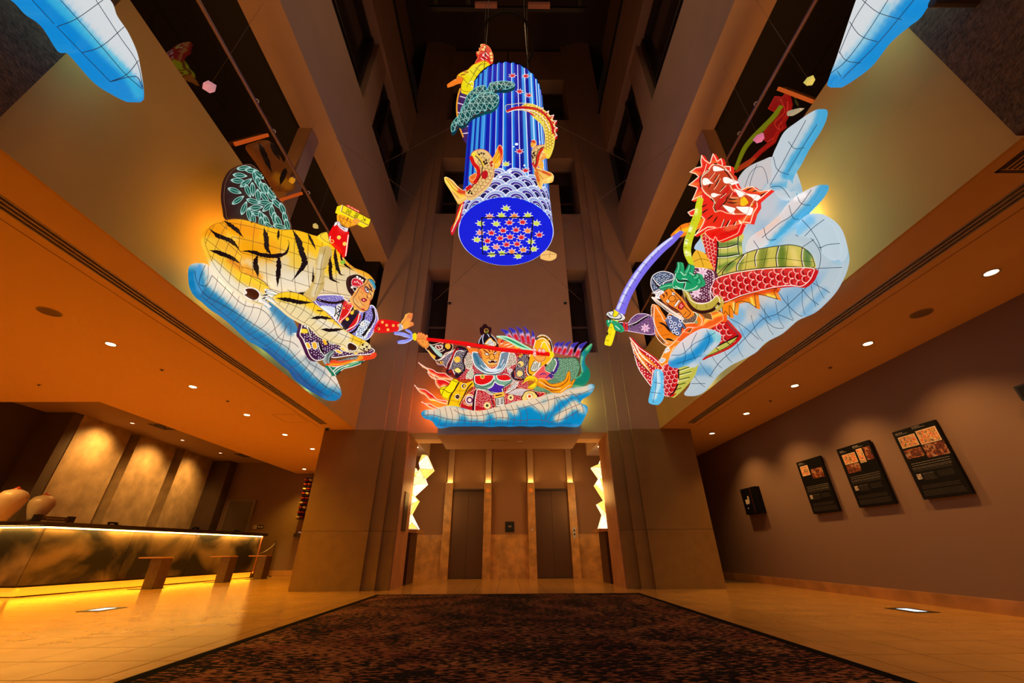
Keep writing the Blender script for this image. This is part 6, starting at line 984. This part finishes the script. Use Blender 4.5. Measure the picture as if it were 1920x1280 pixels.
for q in ('40,180 60,100 90,50', '110,180 130,90 160,45', '190,190 210,120 240,85', '260,210 300,150 340,120'):
    piece(figP, wr, 'finger', 'L', strip(q, [60, 56, 34]), off=.46, H=.03, col=(242, 160, 80), edge=(200, 80, 50), ew=.7)
for q, wd in (('1555,653 1610,660 1690,684', [14, 26, 12]), ('1640,626 1675,645 1692,684', [10, 20, 12]), ('1580,722 1640,715 1675,700 1692,684', [12, 24, 18, 10])):
    piece(figP, wr, 'spear_prong', 'B', strip(q, wd), off=.42, H=.04, col=(185, 190, 250), marks=[('l', q, 1, (90, 90, 190))], edge=(80, 80, 190), ew=.9)
piece(figP, wr, 'spear_collar', 'B', '1690,672 1712,655 1725,668 1722,700 1700,702', off=.43, H=.04, col=(240, 215, 20))
B('ledge_bracket', steel, -1.3, 1.3, 7.78, 7.975, 2.98, 3.02, parent=wr)
# ---------------------------------------------------------------- HANGING DRUM with carp and golden dragon
DC = (-.03, 4.15); DR = .64; DZ0 = 4.6; DZ1 = 7.86
dm = empty('drum_lantern', (DC[0], DC[1], DZ0), 'tall glowing blue striped drum lantern hanging in the shaft with carp and a golden dragon', 'lantern')
rnd = random.Random(5); cols = []; a = 0
seq = [(250, 250, 255), (120, 200, 240), (30, 140, 220), (16, 60, 200), (10, 16, 130), (20, 40, 190)]
vv = []; ff = []; cc = []; edges_ = []
ang = 0
while ang < 2*math.pi-.02:
    wst = rnd.uniform(.14, .22); shades = [(235, 240, 255), (150, 205, 240), (40, 150, 225), (18, 90, 210), (12, 20, 150), (18, 22, 165)]
    if rnd.random() < .3: shades = [(235, 240, 255), (70, 60, 190), (14, 20, 150), (10, 10, 120), (20, 60, 190), (60, 150, 220)]
    fr = [0, .07, .12, .32, .52, .6, 1.]
    for k in range(6): edges_.append((ang+fr[k]*wst, shades[k]))
    ang += wst
edges_ = [(min(a_, 2*math.pi), c_) for a_, c_ in edges_]
n = len(edges_)
for i, (a_, c_) in enumerate(edges_):
    b_ = edges_[(i+1) % n][0]+(2*math.pi if i == n-1 else 0)
    c2 = edges_[(i+1) % n][1] if i % 6 in (1, 2, 3, 4) else c_
    bulge = [0, .006, .014, .018, .016, .008][i % 6]; bl2 = [.006, .014, .018, .016, .008, 0][i % 6]
    b0 = len(vv)
    for (t, cl, bb) in ((a_, c_, bulge), (b_, c2, bl2)):
        for z in (DZ0, DZ1): vv.append((DC[0]+(DR+bb)*math.cos(t), DC[1]+(DR+bb)*math.sin(t), z)); cc.append((*lin(cl), 1))
    ff.append((b0, b0+2, b0+3, b0+1))
def colmesh(name, vv, ff, cc, par):
    me = bpy.data.meshes.new(name); me.from_pydata(vv, [], ff); ca = me.color_attributes.new('Col', 'FLOAT_COLOR', 'POINT'); ca.data.foreach_set('color', np.array(cc, dtype=float).ravel()); return link(name, me, paper, par)
colmesh('drum_side', vv, ff, cc, dm)
MB().lathe([(DR+.01, 0), (DR+.02, .02), (DR+.01, .04)], (*DC, DZ1), 48).build('top_hoop', blackm, dm)
# breaking-wave scallops around the foot
vv = []; ff = []; cc = []; nS = 14
def disc(th0, z0, r, rad, c, half=False):
    b0 = len(vv); m = 18
    pts_ = [(th0, z0)]+[(th0+r*math.cos(t)/DR, z0+r*math.sin(t)) for t in [2*math.pi*k/m for k in range(m)]]
    for t, z in pts_: z = max(z, DZ0); vv.append((DC[0]+rad*math.cos(t), DC[1]+rad*math.sin(t), z)); cc.append((*lin(c), 1))
    for k in range(m): ff.append((b0, b0+1+k, b0+1+(k+1) % m))
for row in range(5):
    z = DZ0+.44-row*.115
    for k in range(nS):
        th = (k+.5*(row % 2))*2*math.pi/nS; rad = DR+.022+row*.004; r0 = .155
        for j, (f, c) in enumerate(((1, (235, 235, 250)), (.9, (150, 170, 215)), (.66, (235, 235, 250)), (.6, (70, 50, 150)), (.36, (235, 235, 250)), (.3, (20, 20, 90)))): disc(th, z, r0*f, rad+j*.0006, c)
tag(colmesh('wave_pattern', vv, ff, cc, dm), kind='stuff')
botP = Plane((0, 0, DZ0-.006), (0, 0, -1))
class Bot(Plane):
    def back(s, X, T): return X+np.array([0, 0, T])
botP = Bot((0, 0, DZ0-.006), (0, 0, -1))
# base disc
v_ = [(DC[0], DC[1], DZ0-.005)]+[(DC[0]+(DR+.03)*math.cos(2*math.pi*k/64), DC[1]+(DR+.03)*math.sin(2*math.pi*k/64), DZ0-.005) for k in range(64)]
colmesh('drum_base', v_, [(0, 1+(k+1) % 64, 1+k) for k in range(64)], [(*lin((14, 30, 215)), 1)]*65, dm)
leaves = [(680, 690, 0), (540, 760, 2), (640, 750, 0), (752, 755, 1), (868, 750, 0), (458, 820, 0), (595, 822, 0), (710, 812, 3), (822, 808, 3), (940, 818, 0), (460, 898, 2), (555, 900, 3), (655, 880, 3), (765, 875, 3), (865, 882, 1), (430, 958, 0), (520, 968, 3), (630, 945, 3), (715, 935, 3), (812, 938, 3), (965, 917, 3), (893, 975, 0), (685, 1000, 3), (775, 995, 3), (502, 1030, 0), (595, 1020, 2), (918, 1038, 0), (730, 1060, 1), (828, 1045, 1), (560, 1085, 0), (645, 1072, 0), (785, 1100, 0)]
lc = [(200, 215, 80), (235, 130, 60), (235, 140, 120), (215, 30, 50)]
def maple(surf, T, x, y, r, c, sc_y=.8, off=.004, par=dm, outline=W):
    rr = random.uniform(-.3, .3)
    for q, f, o_ in ((outline, 1.0, 0), (c, .78, .0015)):
        v = []
        for i in range(7):
            a = math.pi*.5+rr+(i-3)*.83; v.append((x+r*f*math.cos(a)*(1 if abs(i-3) < 3 else .7), y-r*f*sc_y*math.sin(a)*(1 if abs(i-3) < 3 else .7))); a2 = a+.415; v.append((x+r*.46*f*math.cos(a2), y-r*.46*f*sc_y*math.sin(a2)))
        P_ = tr(T, v+[(x, y)]); X_ = surf.pos(P_, np.full(len(P_), off+o_)); k = len(v)
        yield X_, [(k, i, (i+1) % k) for i in range(k)], q
def leafset(name, surf, T, L, r, par=dm, **kw):
    for x, y, ci in L:
        vv = []; ff = []; cc = []
        for X_, f, c in maple(surf, T, x, y, r, lc[ci], **kw): b0 = len(vv); vv += X_.tolist(); ff += [tuple(i+b0 for i in q) for q in f]; cc += [(*lin(c), 1)]*len(X_)
        colmesh(name, vv, ff, cc, par)
leafset('maple_leaf', botP, 'E', leaves, 48)
q = MB()
def botpt(x, y, h=.012): return botP.pos(tr('E', [(x, y)]), np.array([h]))[0]
fr_ = [botpt(470, 768), botpt(912, 766), botpt(885, 1078), botpt(480, 1078)]
for a, b_ in zip(fr_, fr_[1:]+fr_[:1]): q.tube([a, b_], .009, 4)
q.build('frame_shadow_bars', mat('frame_shadow', (.01, .01, .03), .7), dm)  # dark bars drawn for the frame's shadow on the base paper
drum = Drum(DC, DR+.02)
leafset('maple_leaf', drum, 'E', [(795, 200, 3), (682, 310, 0), (848, 365, 3)], 46, sc_y=.7, off=.012)
leafset('maple_leaf', drum, 'D', [(1030, 525, 3), (1190, 530, 3), (1115, 715, 3), (1225, 760, 3)], 58, sc_y=.7, off=.012)
vv = []; ff = []; cc = []
for x, y, r in ((770, 138, 15), (745, 160, 8), (838, 320, 10), (715, 370, 16), (728, 404, 8), (632, 418, 14), (842, 455, 8), (918, 490, 9), (850, 340, 6), (970, 120, 6)):
    P_ = tr('E', [(x+r*math.cos(t), y+r*.75*math.sin(t)) for t in [math.pi*k/5 for k in range(10)]]); X_ = drum.pos(P_, np.full(10, .02)); b0 = len(vv); vv += X_.tolist(); ff.append(tuple(range(b0, b0+10))); cc += [(*lin((240, 245, 255)), 1)]*10
tag(colmesh('foam_drops', vv, ff, cc, dm), kind='stuff')
kP = Plane((0, 3.42, 0), (0, -1, 0)); sP = Plane((0, 3.72, 0), (0, -1, 0)); bP = Plane((0, 4.05, 0), (0, -1, 0))
def koi(sf, T, body, tail, extra, marks, off):
    g_ = empty('_', (0, 0, 0)); bpy.data.objects.remove(g_)
    piece(sf, dm, 'carp_body', T, body, off=off, H=.1, col=(226, 190, 120), marks=marks, edge=(190, 60, 30), ew=1)
    piece(sf, dm, 'carp_tail', T, tail, off=off, H=.05, col=(240, 190, 90), soft=extra[0], marks=extra[1], edge=(250, 210, 150), ew=1)
koi(kP, 'E', '378,230 395,200 440,180 490,182 530,205 560,250 580,300 578,370 555,440 510,500 450,550 400,585 350,590 320,560 340,525 400,480 425,420 430,370 410,320 390,280',
    '350,560 330,590 300,612 270,625 245,590 205,520 160,450 150,425 170,418 225,450 260,490 300,525 335,535', ([('160,430 230,520 300,580', 12, (250, 220, 60)), ('330,540 290,540', 22, (225, 60, 30))], [('l', ['165,430 240,530 320,560', '180,430 260,510 330,545', '220,540 270,600'], 1, (170, 50, 20))]),
    [('scale', '440,190 570,280 570,400 440,560 350,580 430,440 460,330', 34, 1.2, (140, 80, 40)), ('l', '380,240 400,300 440,350 440,420 400,480 330,535', 7, (206, 20, 20)), ('l', '395,220 450,270 478,330 460,410 400,490 340,545', 1.6, K), ('l', '410,215 462,262 490,330', 3, (240, 190, 60)), ('p', '470,395 490,365 520,370 525,410 500,440 475,430', (190, 20, 30)), ('c', '490,290 510,275 500,305 515,300 360,555 385,560 370,540 470,215 490,220 450,225', 9, K), ('c', '550,300 560,290 555,320', 10, (190, 20, 30)), ('p', '385,220 420,205 410,250 390,260', (245, 220, 60))], .03)
piece(kP, dm, 'carp_fin', 'E', '560,270 580,230 600,180 620,145 640,150 655,190 652,240 630,290 600,318 575,310', off=.06, H=.05, col=(245, 185, 40), soft=[('620,150 645,200', 20, (215, 20, 20)), ('650,220 640,270', 10, (215, 30, 20))], marks=[('l', ['575,280 620,200', '585,300 640,220', '570,260 600,200'], .9, (180, 60, 20))], edge=(250, 200, 130), ew=1)
piece(kP, dm, 'carp_fin', 'E', '362,420 400,392 425,385 425,420 400,450 380,445', off=.04, H=.03, col=(225, 110, 40), edge=(250, 200, 130), ew=.8)
koi(sP, 'E', '885,200 905,175 940,150 990,142 1030,140 1055,160 1030,200 1000,235 985,270 970,310 940,340 915,350 895,320 885,260',
    '915,350 940,335 970,345 1020,365 1070,385 1090,415 1075,440 1020,450 1000,455 985,510 965,510 930,470 910,400', ([('1000,370 1060,400', 10, (220, 90, 30)), ('940,380 960,450', 10, (220, 90, 30)), ('1070,420 1040,440', 8, (250, 230, 120))], [('l', ['930,350 1000,440', '930,350 1060,410', '920,370 970,490', '930,345 1040,390'], 1, (180, 60, 20))]),
    [('scale', '890,190 1000,150 990,260 920,340', 30, 1.4, (140, 80, 40)), ('l', '1050,145 990,180 960,230 945,300 925,340', 5, (206, 30, 20)), ('l', '1020,150 960,190 940,250 935,320', 1.4, K), ('c', '915,220 905,240 925,235 910,255 920,210', 8, K), ('c', '915,300 920,320 905,310', 9, (200, 20, 30))], .05)
piece(sP, dm, 'carp_fin', 'E', '845,160 870,125 905,100 935,108 938,140 900,175 885,205 855,190', off=.08, H=.04, col=(240, 170, 60), soft=[('900,110 930,115', 10, (205, 40, 30))], marks=[('l', ['850,165 900,150', '860,180 895,165'], .9, (180, 60, 20))], edge=(250, 220, 170), ew=.9)
piece(sP, dm, 'carp_fin', 'E', '985,240 1030,170 1062,160 1050,210 1010,240', off=.1, H=.04, col=(235, 150, 50), edge=(250, 200, 130), ew=.8)
piece(sP, dm, 'dragon_leg_feather', 'E', '965,255 990,280 1002,320 975,325 965,300', off=.1, H=.03, col=(240, 170, 60))
# golden dragon
piece(sP, dm, 'dragon_back', 'D', '945,880 1040,862 1150,850 1260,860 1340,890 1420,940 1480,1000 1530,1080 1545,1180 1540,1280 1520,1380 1470,1480 1400,1440 1420,1330 1420,1200 1390,1090 1320,1020 1230,960 1130,940 1030,945 960,965', off=.1, H=.08, R=60, col=(232, 205, 60), g=2.4, marks=[('scale', '945,880 1150,850 1340,890 1530,1080 1520,1380 1430,1440 1420,1200 1320,1020 1130,940', 38, 1.5, (150, 70, 20), (250, 235, 170)), ('l', '960,955 1050,915 1180,905 1330,930 1430,1000 1500,1110 1520,1220', 4.5, (196, 18, 24)), ('l', '960,968 1060,935 1180,930 1320,970 1420,1060 1480,1180', 1.3, W)], edge=(240, 220, 120), ew=.9)
zz = [(960, 950), (1020, 900), (1035, 935), (1090, 880), (1110, 920), (1160, 870), (1185, 915), (1240, 870), (1265, 925), (1320, 880), (1335, 945), (1400, 900), (1400, 970), (1470, 940), (1450, 1010), (1530, 990), (1500, 1060), (1565, 1060), (1520, 1120), (1575, 1150), (1530, 1180), (1570, 1240), (1525, 1270), (1500, 1180), (1450, 1080), (1370, 1000), (1250, 955), (1120, 945)]
piece(sP, dm, 'dragon_spines', 'D', zz, off=.14, H=.02, col=(200, 16, 24), sm=False, edge=W, ew=1.2)
piece(bP, dm, 'dragon_belly', 'D', '420,650 500,710 520,800 470,900 430,1000 430,1100 500,1120 500,1280 455,1290 400,1160 365,1040 355,900 375,760', off=.02, H=.06, col=(64, 30, 90), marks=[('l', ['400,770 500,800', '370,850 470,880', '365,960 440,990', '400,1130 500,1130', '420,1220 500,1210'], 1.6, (240, 215, 235)), ('l', '410,650 370,800 362,950 390,1120 450,1290', 2.6, (240, 160, 40))])
piece(bP, dm, 'dragon_head', 'D', '420,700 410,640 430,560 400,540 360,535 385,500 440,470 490,450 540,400 590,370 640,350 690,340 740,360 780,395 745,420 765,460 730,480 725,510 690,510 650,600 600,680 520,720', off=.12, H=.1, col=(232, 215, 20), g=2, soft=[('430,560 380,545', 14, (235, 120, 40)), ('600,600 560,660', 18, (245, 225, 60))], marks=[('l', ['480,660 560,520 640,400 720,380', '520,460 620,560', '580,420 680,500', '440,560 500,620 600,660', '500,480 440,520', '680,360 610,420 560,500'], .9, (110, 90, 10)), ('l', ['510,610 540,590 575,620 560,650 530,640'], 1.2, (250, 245, 200)), ('s', ['400,520 470,500', '440,480 510,480', '690,480 740,440'], 14, (180, 50, 20), .1)], edge=(150, 50, 20), ew=1)
piece(bP, dm, 'dragon_muzzle', 'D', '580,370 620,290 600,260 595,240 630,225 625,195 650,180 650,150 680,142 720,155 760,190 785,240 800,290 790,350 770,400 720,350 660,345 620,370', off=.16, H=.08, col=(205, 36, 36), g=1.8, marks=[('c', '660,160 645,205 680,210 625,250 700,180 770,260 775,300 780,340', 17, (236, 200, 110)), ('l', ['700,240 745,290', '670,270 725,320', '650,310 700,350', '700,250 670,290'], 1.3, (255, 225, 215)), ('s', ['690,250 720,280', '660,300 690,320'], 12, (110, 10, 20), .1)], edge=(240, 130, 60), ew=.9)
piece(bP, dm, 'dragon_horn', 'D', strip('245,632 300,605 360,575 420,560', [4, 26, 34, 40]), off=.1, H=.04, col=(236, 120, 30), marks=[('l', ['290,595 300,625', '340,570 350,600'], .8, (250, 230, 150))])
piece(sP, dm, 'dragon_tail', 'E', '210,895 205,860 240,800 260,720 285,650 310,610 320,640 300,720 285,770 250,830 230,880', off=-.1, H=.03, col=(206, 24, 30), marks=[('s', '225,850 270,760 305,640', 16, (235, 205, 50), .4), ('l', ['215,890 260,790 310,650', '235,870 280,780'], 1, W)])
# pine boughs
for k, (q, off_) in enumerate((('290,1160 300,1100 350,1030 400,990 410,920 450,850 480,770 540,700 620,650 700,640 730,680 700,740 640,760 560,800 500,880 440,960 420,1040 380,1110 340,1180 300,1200', .1), ('365,1060 400,960 470,880 560,800 640,740 760,725 850,750 870,800 840,880 780,930 700,950 620,980 540,1020 480,1090 430,1120 385,1110', .2), ('700,710 740,660 760,610 830,595 900,585 990,590 1050,610 1060,640 1020,670 950,690 860,690 800,720 740,730', .16))):
    piece(kP if k else sP, dm, 'pine_bough', 'D', q, off=[.1, .05, .03][k], H=.06, col=(6, 72, 72), g=2.2, soft=[(' '.join(q.split()[-5:]), 20, (6, 50, 60))], marks=[('net', 52, .6, (170, 205, 195)), ('net', 88, -.3, (170, 205, 195)), ('l', [' '.join(q.split()[-7:-1])], 2.2, (70, 24, 24))], edge=(120, 200, 190), ew=1)
piece(sP, dm, 'gold_petal', 'E', '975,1090 1015,1050 1060,1055 1115,1082 1080,1110 1030,1112', off=0, H=.03, col=(240, 190, 110), marks=[('l', ['985,1090 1050,1080 1110,1083', '1060,1058 1050,1110'], .8, (170, 100, 50))])
# hanging ring and stays
RZ = 9.85
th_ = [2*math.pi*k/40 for k in range(41)]
MB().tube([(DC[0]+.56*math.cos(t), DC[1]+.56*math.sin(t), RZ) for t in th_], .032, 8, cap=False).build('hanging_ring', dark, dm)
for a in (0.6, 2.6, 4.0, 5.4):
    x, y = DC[0]+.56*math.cos(a), DC[1]+.56*math.sin(a)
    MB().tube([(x, y, RZ), (DC[0]+.6*math.cos(a), DC[1]+.6*math.sin(a), DZ1)], .006, 5).build('sling', blackm, dm); MB().tube([(x, y, RZ), (x*1.1, y, 13.9)], .006, 5).build('hoist_line', dark, dm)
stay = mat('stay_wire', (.25, .2, .18), .5)
for a, b_ in (((.52, 4.4, 7.9), (3.2, 6.6, 9.4)), ((-.6, 4.4, 7.9), (-3.2, 6.6, 9.4)), ((.62, 4.3, 4.7), (3.2, 4.6, 7.4)), ((-.62, 4.3, 4.7), (-3.2, 4.6, 7.4)), ((.4, 4.7, 4.65), (1.9, 8.3, 6.3)), ((-.4, 4.7, 4.65), (-1.9, 8.3, 6.3))):
    MB().tube([a, b_], .004, 4).build('stay_wire', stay, dm)
# small paper blossoms hung behind the mezzanine glass and slanted glass guards
for k, (px, py, c) in enumerate(((392, 163, (225, 150, 155)), (592, 424, (230, 200, 110)), (548, 338, (230, 150, 30)), (1518, 152, (235, 220, 110)), (1424, 260, (240, 130, 165)))):
    sgn = -1 if px < 960 else 1; p = unproj(px, py, 0, sgn*3.48); me = bpy.data.meshes.new('blossom'); bm = bmesh.new(); bmesh.ops.create_icosphere(bm, subdivisions=1, radius=.07 if k in (0, 4) else .05); 
    for v in bm.verts: v.co *= random.uniform(.8, 1.2); v.co += Vector(p)
    bm.to_mesh(me); bm.free(); ca = me.color_attributes.new('Col', 'FLOAT_COLOR', 'POINT'); ca.data.foreach_set('color', [v for _ in me.vertices for v in (*lin(c), 1)])
    e_ = empty('blossom_lantern', tuple(p), ['small pink paper blossom high in the left mezzanine opening', 'small cream paper blossom above the tiger back', 'small amber paper blossom beside the bamboo screen', 'small yellow paper blossom high in the right mezzanine opening', 'small pink paper blossom above the dragon head'][k], 'lantern', 'paper blossoms at the mezzanine')
    link('blossom', me, paper, e_); MB().tube([tuple(p), (p[0], p[1], 7.47)], .0015, 4).build('cord', stay, e_)
